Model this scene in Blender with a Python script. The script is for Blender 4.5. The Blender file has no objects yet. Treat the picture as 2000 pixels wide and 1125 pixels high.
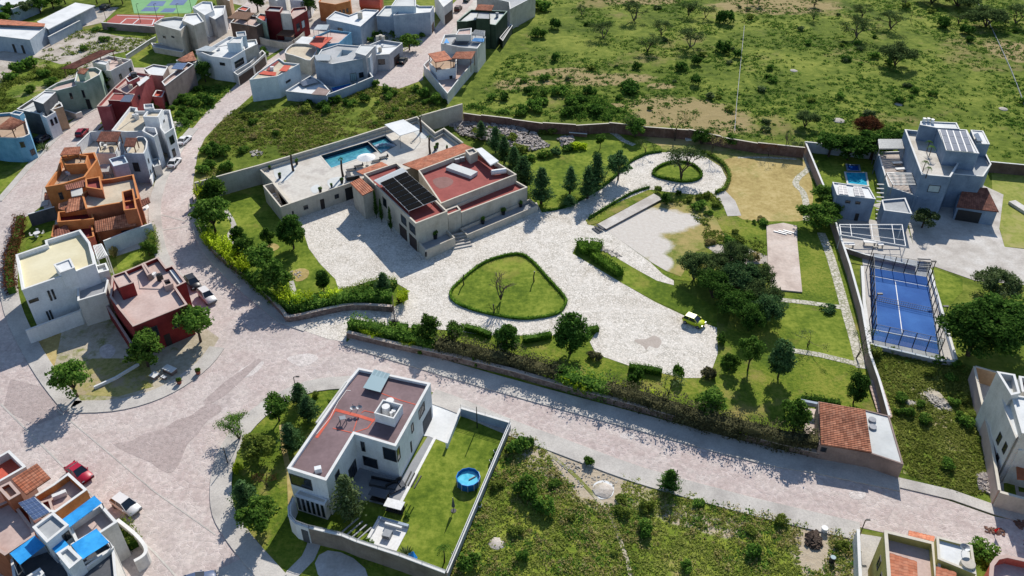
import bpy, math, random
import numpy as np
from mathutils import Vector, Matrix
from mathutils.geometry import tessellate_polygon

SC = bpy.context.scene
C = SC.collection
R = random.Random(11)
rad = math.radians

# ------------------------------------------------------------------ camera, sky, sun, exposure
FPX, CH = 1620.0, 82.0
TH = math.atan(FPX / 2237.5)
cd = bpy.data.cameras.new('camera'); cam = bpy.data.objects.new('camera', cd); C.objects.link(cam)
cam.location = (0, 0, CH); cam.rotation_euler = (math.pi / 2 - TH, 0, 0)
cd.sensor_width = 36; cd.lens = 36 * FPX / 2000; cd.clip_start = 1; cd.clip_end = 6000
SC.camera = cam
W = bpy.data.worlds.new('World'); SC.world = W; W.use_nodes = True
nt = W.node_tree; bg = nt.nodes['Background']
sky = nt.nodes.new('ShaderNodeTexSky'); sky.sky_type = 'NISHITA'; sky.sun_disc = False
SUN_EL, SUN_AZ = 35.5, 15.0          # azimuth clockwise from +Y
sky.sun_elevation = rad(SUN_EL); sky.sun_rotation = rad(SUN_AZ)
sky.air_density = 1.0; sky.dust_density = 0.3; sky.ozone_density = 2.0
nt.links.new(sky.outputs[0], bg.inputs[0]); bg.inputs[1].default_value = 0.112
sd = bpy.data.lights.new('sun', 'SUN'); sun = bpy.data.objects.new('sun', sd); C.objects.link(sun)
sd.energy = 4.8; sd.angle = rad(0.5); sd.color = (1.0, 0.94, 0.855)
sun.rotation_euler = (rad(90 - SUN_EL), 0, rad(180 - SUN_AZ)); sun.location = (40, 200, 150)
SC.view_settings.view_transform = 'Standard'; SC.view_settings.look = 'None'
SC.view_settings.exposure = 0.29; SC.view_settings.gamma = 1
try:
    SC.cycles.max_bounces = 5; SC.cycles.diffuse_bounces = 3; SC.cycles.transparent_max_bounces = 6
except Exception: pass

# ------------------------------------------------------------------ helpers
def G(px, py, z=0.0):
    """surveyed point of the place: where the sight line through a photo point meets height z"""
    a = (px - 1000) / FPX; b = (562.5 - py) / FPX
    c, s = math.cos(TH), math.sin(TH)
    Y = c + b * s; Z = -s + b * c; t = (CH - z) / -Z
    return Vector((a * t, Y * t, z))

def lin(h):
    h = h.lstrip('#'); o = []
    for i in (0, 2, 4):
        v = int(h[i:i + 2], 16) / 255
        o.append(v / 12.92 if v <= 0.04045 else ((v + 0.055) / 1.055) ** 2.4)
    return tuple(o) + (1.0,)

def props(o, label=None, cat=None, group=None, kind=None):
    if label: o['label'] = label
    if cat: o['category'] = cat
    if group: o['group'] = group
    if kind: o['kind'] = kind
    return o

def thing(name, label, cat, loc=(0, 0, 0), rz=0, group=None):
    o = bpy.data.objects.new(name, None); C.objects.link(o)
    o.location = loc; o.rotation_euler = (0, 0, rz); o.empty_display_size = 0.5
    return props(o, label, cat, group)

class MB:
    def __init__(s): s.v = []; s.f = []; s.uv = []; s.mi = []; s.m = 0
    def face(s, pts, uv=None):
        n = len(s.v); s.v += [tuple(p) for p in pts]; s.f.append(tuple(range(n, n + len(pts))))
        s.uv += (uv or [(0, 0)] * len(pts)); s.mi.append(s.m)
    def box(s, c, size, rz=0, top=1.0):
        x, y, z = size[0] / 2, size[1] / 2, size[2] / 2
        cr, sr = math.cos(rz), math.sin(rz)
        def T(a, b, d): return (c[0] + a * cr - b * sr, c[1] + a * sr + b * cr, c[2] + d)
        p = [T(-x, -y, -z), T(x, -y, -z), T(x, y, -z), T(-x, y, -z)]
        x *= top; y *= top
        q = [T(-x, -y, z), T(x, -y, z), T(x, y, z), T(-x, y, z)]
        s.face(p[::-1]); s.face(q)
        for i in range(4):
            j = (i + 1) % 4; s.face([p[i], p[j], q[j], q[i]])
    def prism(s, P, z0, z1, bottom=True):
        P = ccw([Vector((p[0], p[1], 0)) for p in P]); n = len(P)
        a = [(p.x, p.y, z0) for p in P]; b = [(p.x, p.y, z1) for p in P]
        for i in range(n):
            j = (i + 1) % n; s.face([a[i], a[j], b[j], b[i]])
        for t in tess(P):
            s.face([b[k] for k in t])
            if bottom: s.face([a[k] for k in t[::-1]])
    def slab(s, P, t):
        """quad of 3D points given a thickness below it"""
        a = [Vector(p) for p in P]; b = [p - Vector((0, 0, t)) for p in a]; n = len(a)
        u = (a[1] - a[0]).length; v = (a[-1] - a[0]).length
        s.face(a, [(0, 0), (u, 0), (u, v), (0, v)] if n == 4 else None); s.face(b[::-1])
        for i in range(n):
            j = (i + 1) % n; s.face([a[i], b[i], b[j], a[j]])
    def cyl(s, c, r, h, n=12, r2=None, cap=True):
        r2 = r if r2 is None else r2
        a = [(c[0] + r * math.cos(k * 2 * math.pi / n), c[1] + r * math.sin(k * 2 * math.pi / n), c[2]) for k in range(n)]
        b = [(c[0] + r2 * math.cos(k * 2 * math.pi / n), c[1] + r2 * math.sin(k * 2 * math.pi / n), c[2] + h) for k in range(n)]
        for i in range(n):
            j = (i + 1) % n; s.face([a[i], a[j], b[j], b[i]])
        if cap: s.face(b); s.face(a[::-1])
    def tube(s, path, rs, n=5):
        rings = []
        for i, p in enumerate(path):
            p = Vector(p)
            d = (Vector(path[min(i + 1, len(path) - 1)]) - Vector(path[max(i - 1, 0)]))
            if d.length < 1e-6: d = Vector((0, 0, 1))
            d.normalize(); u = d.orthogonal().normalized(); w = d.cross(u)
            r = rs[i] if isinstance(rs, (list, tuple)) else rs
            rings.append([p + u * r * math.cos(k * 2 * math.pi / n) + w * r * math.sin(k * 2 * math.pi / n) for k in range(n)])
        for a, b in zip(rings, rings[1:]):
            for i in range(n):
                j = (i + 1) % n; s.face([a[i], a[j], b[j], b[i]])
        s.face(rings[-1]); s.face(rings[0][::-1])
    def build(s, name, mats, parent=None, smooth=False, weld=False):
        me = bpy.data.meshes.new(name)
        me.from_pydata(s.v, [], s.f)
        uvl = me.uv_layers.new(name='UVMap')
        uvl.data.foreach_set('uv', np.array(s.uv, dtype=np.float32).ravel())
        if not isinstance(mats, (list, tuple)): mats = [mats]
        for m in mats: me.materials.append(m)
        if len(mats) > 1: me.polygons.foreach_set('material_index', s.mi)
        me.update()
        if weld:
            import bmesh
            bm = bmesh.new(); bm.from_mesh(me); bmesh.ops.remove_doubles(bm, verts=bm.verts, dist=0.002)
            bmesh.ops.recalc_face_normals(bm, faces=bm.faces); bm.to_mesh(me); bm.free()
        if smooth: me.polygons.foreach_set('use_smooth', [True] * len(me.polygons))
        o = bpy.data.objects.new(name, me); C.objects.link(o)
        if parent: o.parent = parent
        return o

def area2(P): return sum(P[i].x * P[(i + 1) % len(P)].y - P[(i + 1) % len(P)].x * P[i].y for i in range(len(P)))
def ccw(P): return P if area2(P) > 0 else P[::-1]
def tess(P, holes=()):
    loops = [[Vector((p[0], p[1], 0)) for p in P]] + [[Vector((p[0], p[1], 0)) for p in h] for h in holes]
    al = [p for l in loops for p in l]; out = []
    for t in tessellate_polygon(loops):
        a, b, c = (al[i] for i in t)
        out.append(tuple(t) if (b - a).cross(c - a).z > 0 else tuple(t[::-1]))
    return out
def offset(P, d, closed=True):
    """shift a polyline to its left (inward for ccw) by d"""
    n = len(P); out = []
    for i in range(n):
        a = P[(i - 1) % n] if closed or i else None
        b = P[(i + 1) % n] if closed or i < n - 1 else None
        p = P[i]; ns = []
        if a is not None and (p - a).xy.length > 1e-5: e = (p - a).xy.normalized(); ns.append(Vector((-e.y, e.x)))
        if b is not None and (b - p).xy.length > 1e-5: e = (b - p).xy.normalized(); ns.append(Vector((-e.y, e.x)))
        m = sum(ns, Vector((0, 0))); m = m.normalized() if m.length > 1e-5 else ns[0]
        k = d / max(0.35, m.dot(ns[0])); out.append(Vector((p.x + m.x * k, p.y + m.y * k, p.z)))
    return out
def smooth(pts, k=5, closed=False):
    n = len(pts); out = []
    for i in range(n if closed else n - 1):
        if closed: p0, p1, p2, p3 = (pts[(i + j) % n] for j in (-1, 0, 1, 2))
        else: p0, p1, p2, p3 = pts[max(i - 1, 0)], pts[i], pts[i + 1], pts[min(i + 2, n - 1)]
        for q in range(k):
            t = q / k
            out.append(tuple(0.5 * (2 * b + (c - a) * t + (2 * a - 5 * b + 4 * c - d) * t * t + (3 * b - a - 3 * c + d) * t ** 3) for a, b, c, d in zip(p0, p1, p2, p3)))
    if not closed: out.append(tuple(pts[-1]))
    return out

# ------------------------------------------------------------------ materials
def newmat(name):
    m = bpy.data.materials.new(name); m.use_nodes = True
    n = m.node_tree; b = n.nodes['Principled BSDF']
    b.inputs['Specular IOR Level'].default_value = 0.25
    return m, n, b
def N(n, t, **kw):
    x = n.nodes.new('ShaderNode' + t)
    for k, v in kw.items():
        if k.startswith('i_'): x.inputs[k[2:].replace('_', ' ')].default_value = v
        else: setattr(x, k, v)
    return x
def ramp(n, cols, pos=None):
    r = n.nodes.new('ShaderNodeValToRGB'); e = r.color_ramp.elements
    pos = pos or [i / (len(cols) - 1) for i in range(len(cols))]
    while len(e) < len(cols): e.new(0.5)
    for k, (c, p) in enumerate(zip(cols, pos)): e[k].position = p; e[k].color = c if not isinstance(c, str) else lin(c)
    return r
def mixc(n, fac, a, b, mode='MIX'):
    m = N(n, 'Mix', data_type='RGBA', blend_type=mode)
    for sck, val in ((0, fac), (6, a), (7, b)):
        if isinstance(val, (int, float)): m.inputs[sck].default_value = val
        elif isinstance(val, tuple): m.inputs[sck].default_value = val
        else: n.links.new(val, m.inputs[sck])
    return m.outputs[2]
def mottled(name, cols, scale=0.5, fine=6.0, fineamt=0.25, rough=0.85, bump=0.0, bscale=8.0, pos=None, spec=0.2, streak=0.0):
    m, n, b = newmat(name); L = n.links
    geo = N(n, 'NewGeometry')
    nz = N(n, 'TexNoise', i_Scale=scale, i_Detail=5.0, i_Roughness=0.6)
    L.new(geo.outputs['Position'], nz.inputs['Vector'])
    pos = pos or [0.32 + 0.36 * i / max(1, len(cols) - 1) for i in range(len(cols))]
    r = ramp(n, cols, pos); L.new(nz.outputs['Fac'], r.inputs['Fac'])
    nf = N(n, 'TexNoise', i_Scale=fine, i_Detail=3.0); L.new(geo.outputs['Position'], nf.inputs['Vector'])
    rf = ramp(n, [(1 - fineamt,) * 3 + (1,), (1 + 0 * fineamt,) * 3 + (1,)], [0.35, 0.62]); L.new(nf.outputs['Fac'], rf.inputs['Fac'])
    col = mixc(n, 1.0, r.outputs[0], rf.outputs[0], 'MULTIPLY')
    if streak:
        mp = N(n, 'Mapping'); mp.inputs['Scale'].default_value = (2.2, 2.2, 0.12); L.new(geo.outputs['Position'], mp.inputs['Vector'])
        ns = N(n, 'TexNoise', i_Scale=1.0, i_Detail=4.0); L.new(mp.outputs[0], ns.inputs['Vector'])
        rs = ramp(n, [(1 - streak,) * 3 + (1,), (1, 1, 1, 1)], [0.36, 0.56]); L.new(ns.outputs['Fac'], rs.inputs['Fac'])
        col = mixc(n, 1.0, col, rs.outputs[0], 'MULTIPLY')
    L.new(col, b.inputs['Base Color']); b.inputs['Roughness'].default_value = rough; b.inputs['Specular IOR Level'].default_value = spec
    if bump:
        nb = N(n, 'TexNoise', i_Scale=bscale, i_Detail=4.0); L.new(geo.outputs['Position'], nb.inputs['Vector'])
        bp = N(n, 'Bump', i_Strength=1.0, i_Distance=bump); L.new(nb.outputs['Fac'], bp.inputs['Height']); L.new(bp.outputs[0], b.inputs['Normal'])
    return m
def paving(name, stones, gap, scale, gw, patch, pscale=0.08, patchamt=0.6, rough=0.9, gvar=0.5):
    """irregular flat stones with joints, worn patches over them"""
    m, n, b = newmat(name); L = n.links
    geo = N(n, 'NewGeometry'); P = geo.outputs['Position']
    vc = N(n, 'TexVoronoi', i_Scale=scale); L.new(P, vc.inputs['Vector'])
    ve = N(n, 'TexVoronoi', feature='DISTANCE_TO_EDGE', i_Scale=scale); L.new(P, ve.inputs['Vector'])
    sx = N(n, 'SeparateColor'); L.new(vc.outputs['Color'], sx.inputs[0])
    rs = ramp(n, stones); L.new(sx.outputs[0], rs.inputs['Fac'])
    # joints open and close over the surface
    ng = N(n, 'TexNoise', i_Scale=0.35, i_Detail=4.0, i_Roughness=0.7); L.new(P, ng.inputs['Vector'])
    wv = N(n, 'MapRange'); wv.inputs[1].default_value = 0.4; wv.inputs[2].default_value = 0.62
    wv.inputs[3].default_value = gw * (1 - gvar); wv.inputs[4].default_value = gw * (1 + gvar); L.new(ng.outputs['Fac'], wv.inputs[0])
    dv = N(n, 'Math', operation='DIVIDE'); L.new(ve.outputs['Distance'], dv.inputs[0]); L.new(wv.outputs[0], dv.inputs[1])
    cl = N(n, 'Math', operation='MINIMUM'); L.new(dv.outputs[0], cl.inputs[0]); cl.inputs[1].default_value = 1.0
    col = mixc(n, cl.outputs[0], lin(gap), rs.outputs[0])
    np_ = N(n, 'TexNoise', i_Scale=pscale, i_Detail=6.0, i_Roughness=0.62, i_Distortion=0.6); L.new(P, np_.inputs['Vector'])
    rp = ramp(n, patch, [0.34, 0.45, 0.55, 0.66][:len(patch)]); L.new(np_.outputs['Fac'], rp.inputs['Fac'])
    col = mixc(n, patchamt, col, rp.outputs[0])
    nf = N(n, 'TexNoise', i_Scale=1.7, i_Detail=5.0, i_Roughness=0.7); L.new(P, nf.inputs['Vector'])
    rf = ramp(n, [(0.80, 0.80, 0.80, 1), (1.08, 1.07, 1.08, 1)], [0.36, 0.62]); L.new(nf.outputs['Fac'], rf.inputs['Fac'])
    col = mixc(n, 1.0, col, rf.outputs[0], 'MULTIPLY')
    L.new(col, b.inputs['Base Color']); b.inputs['Roughness'].default_value = rough
    bp = N(n, 'Bump', i_Strength=0.7, i_Distance=0.03); L.new(cl.outputs[0], bp.inputs['Height']); L.new(bp.outputs[0], b.inputs['Normal'])
    return m
def flat(name, col, rough=0.5, metal=0.0, spec=0.4, vary=0.12):
    m, n, b = newmat(name); L = n.links
    geo = N(n, 'NewGeometry'); nz = N(n, 'TexNoise', i_Scale=3.0, i_Detail=3.0); L.new(geo.outputs['Position'], nz.inputs['Vector'])
    c = lin(col); r = ramp(n, [tuple(v * (1 - vary) for v in c[:3]) + (1,), c], [0.35, 0.6]); L.new(nz.outputs['Fac'], r.inputs['Fac'])
    L.new(r.outputs[0], b.inputs['Base Color']); b.inputs['Roughness'].default_value = rough
    b.inputs['Metallic'].default_value = metal; b.inputs['Specular IOR Level'].default_value = spec
    return m
def water(name, deep, shallow, scale=1.2):
    m, n, b = newmat(name); L = n.links
    geo = N(n, 'NewGeometry'); nz = N(n, 'TexNoise', i_Scale=scale, i_Detail=3.0, i_Distortion=1.0); L.new(geo.outputs['Position'], nz.inputs['Vector'])
    r = ramp(n, [deep, shallow], [0.35, 0.65]); L.new(nz.outputs['Fac'], r.inputs['Fac']); L.new(r.outputs[0], b.inputs['Base Color'])
    b.inputs['Roughness'].default_value = 0.08; b.inputs['Specular IOR Level'].default_value = 0.5
    bp = N(n, 'Bump', i_Strength=0.2, i_Distance=0.05); L.new(nz.outputs['Fac'], bp.inputs['Height']); L.new(bp.outputs[0], b.inputs['Normal'])
    return m
def tilemat(name, c1, c2, c3, su=0.45, sv=0.42):
    """barrel tiles: rows and columns of fired clay in UV metres"""
    m, n, b = newmat(name); L = n.links
    uv = N(n, 'UVMap'); mp = N(n, 'Mapping'); mp.inputs['Scale'].default_value = (1 / su, 1 / sv, 1); L.new(uv.outputs[0], mp.inputs['Vector'])
    fl = N(n, 'VectorMath', operation='FLOOR'); L.new(mp.outputs[0], fl.inputs[0])
    wn = N(n, 'TexWhiteNoise'); L.new(fl.outputs[0], wn.inputs['Vector'])
    r = ramp(n, [c1, c2, c3]); L.new(wn.outputs['Value'], r.inputs['Fac'])
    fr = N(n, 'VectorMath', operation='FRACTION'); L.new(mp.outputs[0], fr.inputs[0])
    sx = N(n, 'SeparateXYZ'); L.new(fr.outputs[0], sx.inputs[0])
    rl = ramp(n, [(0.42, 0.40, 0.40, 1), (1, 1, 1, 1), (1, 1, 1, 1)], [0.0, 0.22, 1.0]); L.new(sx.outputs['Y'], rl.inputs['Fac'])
    geo = N(n, 'NewGeometry'); nz = N(n, 'TexNoise', i_Scale=0.7, i_Detail=4.0); L.new(geo.outputs['Position'], nz.inputs['Vector'])
    rn = ramp(n, [(0.68, 0.68, 0.7, 1), (1.05, 1.05, 1.05, 1)], [0.35, 0.6]); L.new(nz.outputs['Fac'], rn.inputs['Fac'])
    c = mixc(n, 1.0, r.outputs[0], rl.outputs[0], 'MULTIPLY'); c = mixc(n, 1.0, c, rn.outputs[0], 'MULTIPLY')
    L.new(c, b.inputs['Base Color']); b.inputs['Roughness'].default_value = 0.85
    return m
def panelmat(name, cell, line, su, sv, lw=0.06, rough=0.35, vary=0.1):
    """cells divided by thin lines, in UV metres"""
    m, n, b = newmat(name); L = n.links
    uv = N(n, 'UVMap'); mp = N(n, 'Mapping'); mp.inputs['Scale'].default_value = (1 / su, 1 / sv, 1); L.new(uv.outputs[0], mp.inputs['Vector'])
    fr = N(n, 'VectorMath', operation='FRACTION'); L.new(mp.outputs[0], fr.inputs[0])
    sx = N(n, 'SeparateXYZ'); L.new(fr.outputs[0], sx.inputs[0])
    a = N(n, 'Math', operation='LESS_THAN'); L.new(sx.outputs['X'], a.inputs[0]); a.inputs[1].default_value = lw
    d = N(n, 'Math', operation='LESS_THAN'); L.new(sx.outputs['Y'], d.inputs[0]); d.inputs[1].default_value = lw
    mx = N(n, 'Math', operation='MAXIMUM'); L.new(a.outputs[0], mx.inputs[0]); L.new(d.outputs[0], mx.inputs[1])
    geo = N(n, 'NewGeometry'); nz = N(n, 'TexNoise', i_Scale=0.9, i_Detail=3.0); L.new(geo.outputs['Position'], nz.inputs['Vector'])
    c = lin(cell); r = ramp(n, [tuple(v * (1 - vary) for v in c[:3]) + (1,), c], [0.4, 0.6]); L.new(nz.outputs['Fac'], r.inputs['Fac'])
    col = mixc(n, mx.outputs[0], r.outputs[0], lin(line))
    L.new(col, b.inputs['Base Color']); b.inputs['Roughness'].default_value = rough; b.inputs['Specular IOR Level'].default_value = 0.5
    return m
def leafmat(name, dark, mid, light, tr=0.35, scale=0.6):
    m, n, b = newmat(name); L = n.links
    n.nodes.remove(b); out = [x for x in n.nodes if x.type == 'OUTPUT_MATERIAL'][0]
    geo = N(n, 'NewGeometry'); oi = N(n, 'ObjectInfo')
    nz = N(n, 'TexNoise', i_Scale=scale, i_Detail=3.0); L.new(geo.outputs['Position'], nz.inputs['Vector'])
    ad = N(n, 'Math', operation='MULTIPLY_ADD'); L.new(geo.outputs['Random Per Island'], ad.inputs[0]); ad.inputs[1].default_value = 0.55
    sb = N(n, 'Math', operation='ADD'); L.new(nz.outputs['Fac'], sb.inputs[0]); sb.inputs[1].default_value = -0.27; L.new(sb.outputs[0], ad.inputs[2])
    r = ramp(n, [dark, mid, light], [0.12, 0.5, 0.9]); L.new(ad.outputs[0], r.inputs['Fac'])
    hs = N(n, 'HueSaturation'); L.new(r.outputs[0], hs.inputs['Color'])
    mr = N(n, 'MapRange'); mr.inputs[3].default_value = 0.78; mr.inputs[4].default_value = 1.2; L.new(oi.outputs['Random'], mr.inputs[0]); L.new(mr.outputs[0], hs.inputs['Value'])
    d = N(n, 'BsdfDiffuse'); t = N(n, 'BsdfTranslucent'); x = N(n, 'MixShader'); x.inputs[0].default_value = tr
    L.new(hs.outputs[0], d.inputs[0]); L.new(hs.outputs[0], t.inputs[0]); L.new(d.outputs[0], x.inputs[1]); L.new(t.outputs[0], x.inputs[2]); L.new(x.outputs[0], out.inputs[0])
    return m

M = {}
# ground
def groundmat(name, a, b_, c, tan, tanlo, tanhi, s1=0.05, s2=0.9, bump=0.25, spots=(), spotcols=('a39984', 'bdb5a3'), edge=0.5):
    """spots: bare patches of ground (px, py, rx, ry in m, turn) with ragged edges"""
    m, n, b = newmat(name); L = n.links
    geo = N(n, 'NewGeometry'); P = geo.outputs['Position']
    n1 = N(n, 'TexNoise', i_Scale=s1, i_Detail=7.0, i_Roughness=0.62, i_Distortion=0.4); L.new(P, n1.inputs['Vector'])
    n2 = N(n, 'TexNoise', i_Scale=s2, i_Detail=6.0, i_Roughness=0.7); L.new(P, n2.inputs['Vector'])
    ad = N(n, 'Math', operation='MULTIPLY_ADD'); L.new(n2.outputs['Fac'], ad.inputs[0]); ad.inputs[1].default_value = 0.9; 
    sb = N(n, 'Math', operation='ADD'); L.new(n1.outputs['Fac'], sb.inputs[0]); sb.inputs[1].default_value = -0.45; L.new(sb.outputs[0], ad.inputs[2])
    r = ramp(n, [a, b_, c], [0.32, 0.5, 0.68]); L.new(ad.outputs[0], r.inputs['Fac'])
    n3 = N(n, 'TexNoise', i_Scale=s1 * 0.8, i_Detail=9.0, i_Roughness=0.72); 
    mp = N(n, 'Mapping'); mp.inputs['Location'].default_value = (37, 91, 5); L.new(P, mp.inputs['Vector']); L.new(mp.outputs[0], n3.inputs['Vector'])
    rt = ramp(n, [(0, 0, 0, 1), (1, 1, 1, 1)], [tanlo, tanhi]); L.new(n3.outputs['Fac'], rt.inputs['Fac'])
    col = mixc(n, rt.outputs[0], r.outputs[0], lin(tan))
    if spots:
        n4 = N(n, 'TexNoise', i_Scale=0.35, i_Detail=8.0, i_Roughness=0.72); L.new(P, n4.inputs['Vector'])
        tot = None
        for px, py, rx, ry, rot in spots:
            c0 = G(px, py); mq = N(n, 'Mapping', vector_type='TEXTURE'); mq.inputs['Location'].default_value = (c0.x, c0.y, 0); mq.inputs['Rotation'].default_value = (0, 0, rot); mq.inputs['Scale'].default_value = (rx, ry, 1e3)
            L.new(P, mq.inputs['Vector']); ln = N(n, 'VectorMath', operation='LENGTH'); L.new(mq.outputs[0], ln.inputs[0])
            if tot is None: tot = ln.outputs['Value']
            else:
                mn = N(n, 'Math', operation='MINIMUM'); L.new(tot, mn.inputs[0]); L.new(ln.outputs['Value'], mn.inputs[1]); tot = mn.outputs[0]
        ma = N(n, 'Math', operation='MULTIPLY_ADD'); L.new(n4.outputs['Fac'], ma.inputs[0]); ma.inputs[1].default_value = 2.2 * edge; L.new(tot, ma.inputs[2])
        rs_ = ramp(n, [(1, 1, 1, 1), (0, 0, 0, 1)], [0.0, 1.0]); mr2 = N(n, 'MapRange'); mr2.inputs[1].default_value = .92 + edge; mr2.inputs[2].default_value = 1.2 + edge; mr2.inputs[3].default_value = 1; mr2.inputs[4].default_value = 0; L.new(ma.outputs[0], mr2.inputs[0])
        rc_ = ramp(n, list(spotcols), None); L.new(n2.outputs['Fac'], rc_.inputs['Fac']); col = mixc(n, mr2.outputs[0], col, rc_.outputs[0])
    L.new(col, b.inputs['Base Color']); b.inputs['Roughness'].default_value = 0.95; b.inputs['Specular IOR Level'].default_value = 0.05
    if bump:
        bp = N(n, 'Bump', i_Strength=1.0, i_Distance=bump); L.new(n2.outputs['Fac'], bp.inputs['Height']); L.new(bp.outputs[0], b.inputs['Normal'])
    return m
M['field'] = groundmat('field grass', '47581e', '62712a', '80883c', '8c7e54', 0.56, 0.68, s2=0.45, spots=[(1340,215,14,7,-.3),(1390,235,9,8,0),(1290,230,8,5,0),(1185,155,12,4,.1),(1140,150,7,3,0),(1015,165,6,4,0),(1075,160,3,2,0),(1290,168,3.5,2,0),(1200,208,3,2,0),(1090,140,8,2.5,.2),(1515,12,20,8,0),(1980,100,7,9,0),(1250,2,12,4,0)], spotcols=('85784e', 'a3926c'), edge=.55)
M['scrub'] = groundmat('scrub weeds', '4a5e22', '687a2e', '878f40', 'a39874', 0.57, 0.62, s1=0.12, s2=1.6)
M['lawn'] = groundmat('mown lawn', '4b601f', '667829', '848f3a', '918946', 0.54, 0.74, s1=0.13, s2=1.1, bump=0.05)
M['lawnrough'] = groundmat('rough lawn', '4a5f20', '667828', '858a3a', '938650', 0.52, 0.66, s1=0.14, s2=1.8, bump=0.16)
M['lotw'] = groundmat('empty lot weeds', '566a24', '748430', '90963e', '9c8f60', 0.57, 0.66, s1=0.12, s2=1.3, bump=.15, spots=[(1100,905,6,3,-.3),(1150,930,8,4,-.4),(1190,955,4,3.5,0),(1085,880,4,2,-.3),(1595,1070,3,5.5,0),(1340,1010,4,1.6,-.3),(1420,1030,3,1.5,0),(1655,1075,1.2,6,0)], spotcols=('a08f76', 'c0b5a2'), edge=.45)
M['slabg'] = groundmat('bleached slab in rough grass', '5f7030', '808442', '94905a', 'a3935f', .46, .6, .15, 1.6, .08, spots=[(1225,450,6.5,5,-.2),(1285,432,6.5,4.5,0),(1335,430,3.5,2.5,0),(1262,480,4.5,4,0),(1290,510,2,3,.2)], spotcols=('93897d', 'cdc8c0', 'c0b8ae', 'a0958a'), edge=.36)
M['drylawn'] = groundmat('dry lawn', '988656', 'ab9964', 'bba977', '84854a', 0.54, 0.70, s1=0.16, s2=1.2, bump=0.06)
M['dirt'] = groundmat('bare dirt', 'a39984', 'b5ab98', 'c6beac', '7c8048', 0.53, 0.60, s1=0.10, s2=1.3, bump=0.1)
M['gravel'] = groundmat('pale gravel', '9c9388', 'b3aaa0', 'c4bcb2', '8a8068', 0.54, 0.68, s1=0.2, s2=2.5, bump=0.06)
M['road'] = paving('pink stone street', ['b0a39d', 'bfb1aa', 'cfc4bb', 'b6a8a0'], 'd6cdc7', 1.5, 0.07, ['afa4a0', 'c1b6b0', 'b2a29d', 'cabfb9'], 0.09, 0.6, gvar=.9)
M['roadpale'] = paving('pale stone repair', ['c0b7b1', 'cdc5bf', 'd6cfc9'], 'b0a7a1', 1.6, 0.07, ['bdb4ae', 'cbc3bd', 'd2cac4'], 0.2, 0.5)
M['roadred'] = paving('red stone street', ['a0928e', 'afa19c', 'a59792'], 'bbb0aa', 1.6, 0.06, ['a19390', 'afa29d', 'a89a95'], 0.15, 0.6)
M['drive'] = paving('white flagstones', ['cfc8bb', 'dbd5ca', 'e3ded4', 'd4cdc1'], '7f7765', 2.4, 0.10, ['bfb7aa', 'd1cbc0', 'd9d4ca', 'd3cdc2'], 0.09, 0.45, gvar=0.8)
M['flag'] = paving('loose flagstones in grass', ['b5b1a2', 'c5c0b2', 'd0ccbf'], '6d7440', 1.5, 0.14, ['b8b2a2', 'c2bdb0'], 0.3, 0.2)
M['walk'] = mottled('pavement concrete', ['a9a49e', 'bbb6af', 'c7c2ba'], 0.25, 5, 0.16, bump=0.01)
M['concrete'] = mottled('old concrete', ['aaa39b', 'bdb7af', 'ccc8c2'], 0.3, 3, 0.14)
M['slab'] = mottled('weathered slab', ['a79d96', 'bdb8b4', 'cfcfce', 'c3bfba'], 0.16, 2, 0.1)
M['pinkslab'] = mottled('pink slab', ['b3a297', 'c6b6aa', 'd1c3b8'], 0.25, 2.5, 0.14)
M['patio'] = mottled('grey patio', ['8e9093', 'a0a1a3'], 0.4, 4, 0.08)
M['stonewall'] = mottled('rough stone wall', ['6b5b52', '84716a', '9a8a80'], 1.6, 5, 0.35, bump=0.06, bscale=4)
M['brick'] = mottled('brick wall', ['6d4f44', '7f6053', '8f7264'], 0.8, 5, 0.25, streak=0.2)
# plaster
def pl(k, *cols, st=0.06): M[k] = mottled(k + ' plaster', list(cols), 0.5, 4, 0.07, streak=st)
pl('white', 'd2d4d6', 'dddfe1', 'e4e6e8'); pl('offwhite', 'c2bfb8', 'd0cdc6', 'd8d5cf'); pl('cream', 'aea698', 'bdb5a8', 'c6bfb2')
pl('grey', '94969b', 'a5a7ab', 'b0b2b6'); pl('bluegrey', '8b98a7', '9aa7b5', 'a6b2be'); pl('dkgrey', '46484d', '55575b', '606165')
pl('slate', '6c7d92', '798a9f', '8595a9'); pl('paleblue', 'b2c3cd', 'c2d0d8', 'ccd8de'); pl('blue', '5b8fae', '6a9fbd', '77a9c4'); pl('mint', '82988a', '91a798', '9cb0a2')
pl('red', '6f2626', '7f2c2b', '8a3331'); pl('pinkred', '98494a', 'a95656', 'b36160'); pl('maroon', '5c1d20', '6b2225', '752829')
pl('orange', 'b06d3c', 'c07b47', 'c98854'); pl('rust', '95553a', 'a56244', 'b06e4e'); pl('coral', 'ba5a4a', 'c86a56', 'cf7563')
pl('yellow', 'a89a56', 'b6a862', 'bfb16c'); pl('dkgreen', '26342a', '2f3f32', '38483a'); pl('brown', '5d4c43', '6b5950', '766459')
pl('greybrown', '75695f', '85796f', '90857b'); pl('tan', 'a08469', 'b09377', 'ba9e83'); pl('rose', '83726c', '928079', '9d8b84'); pl('lilac', '86869a', '9595a8', 'a0a0b0')
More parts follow.
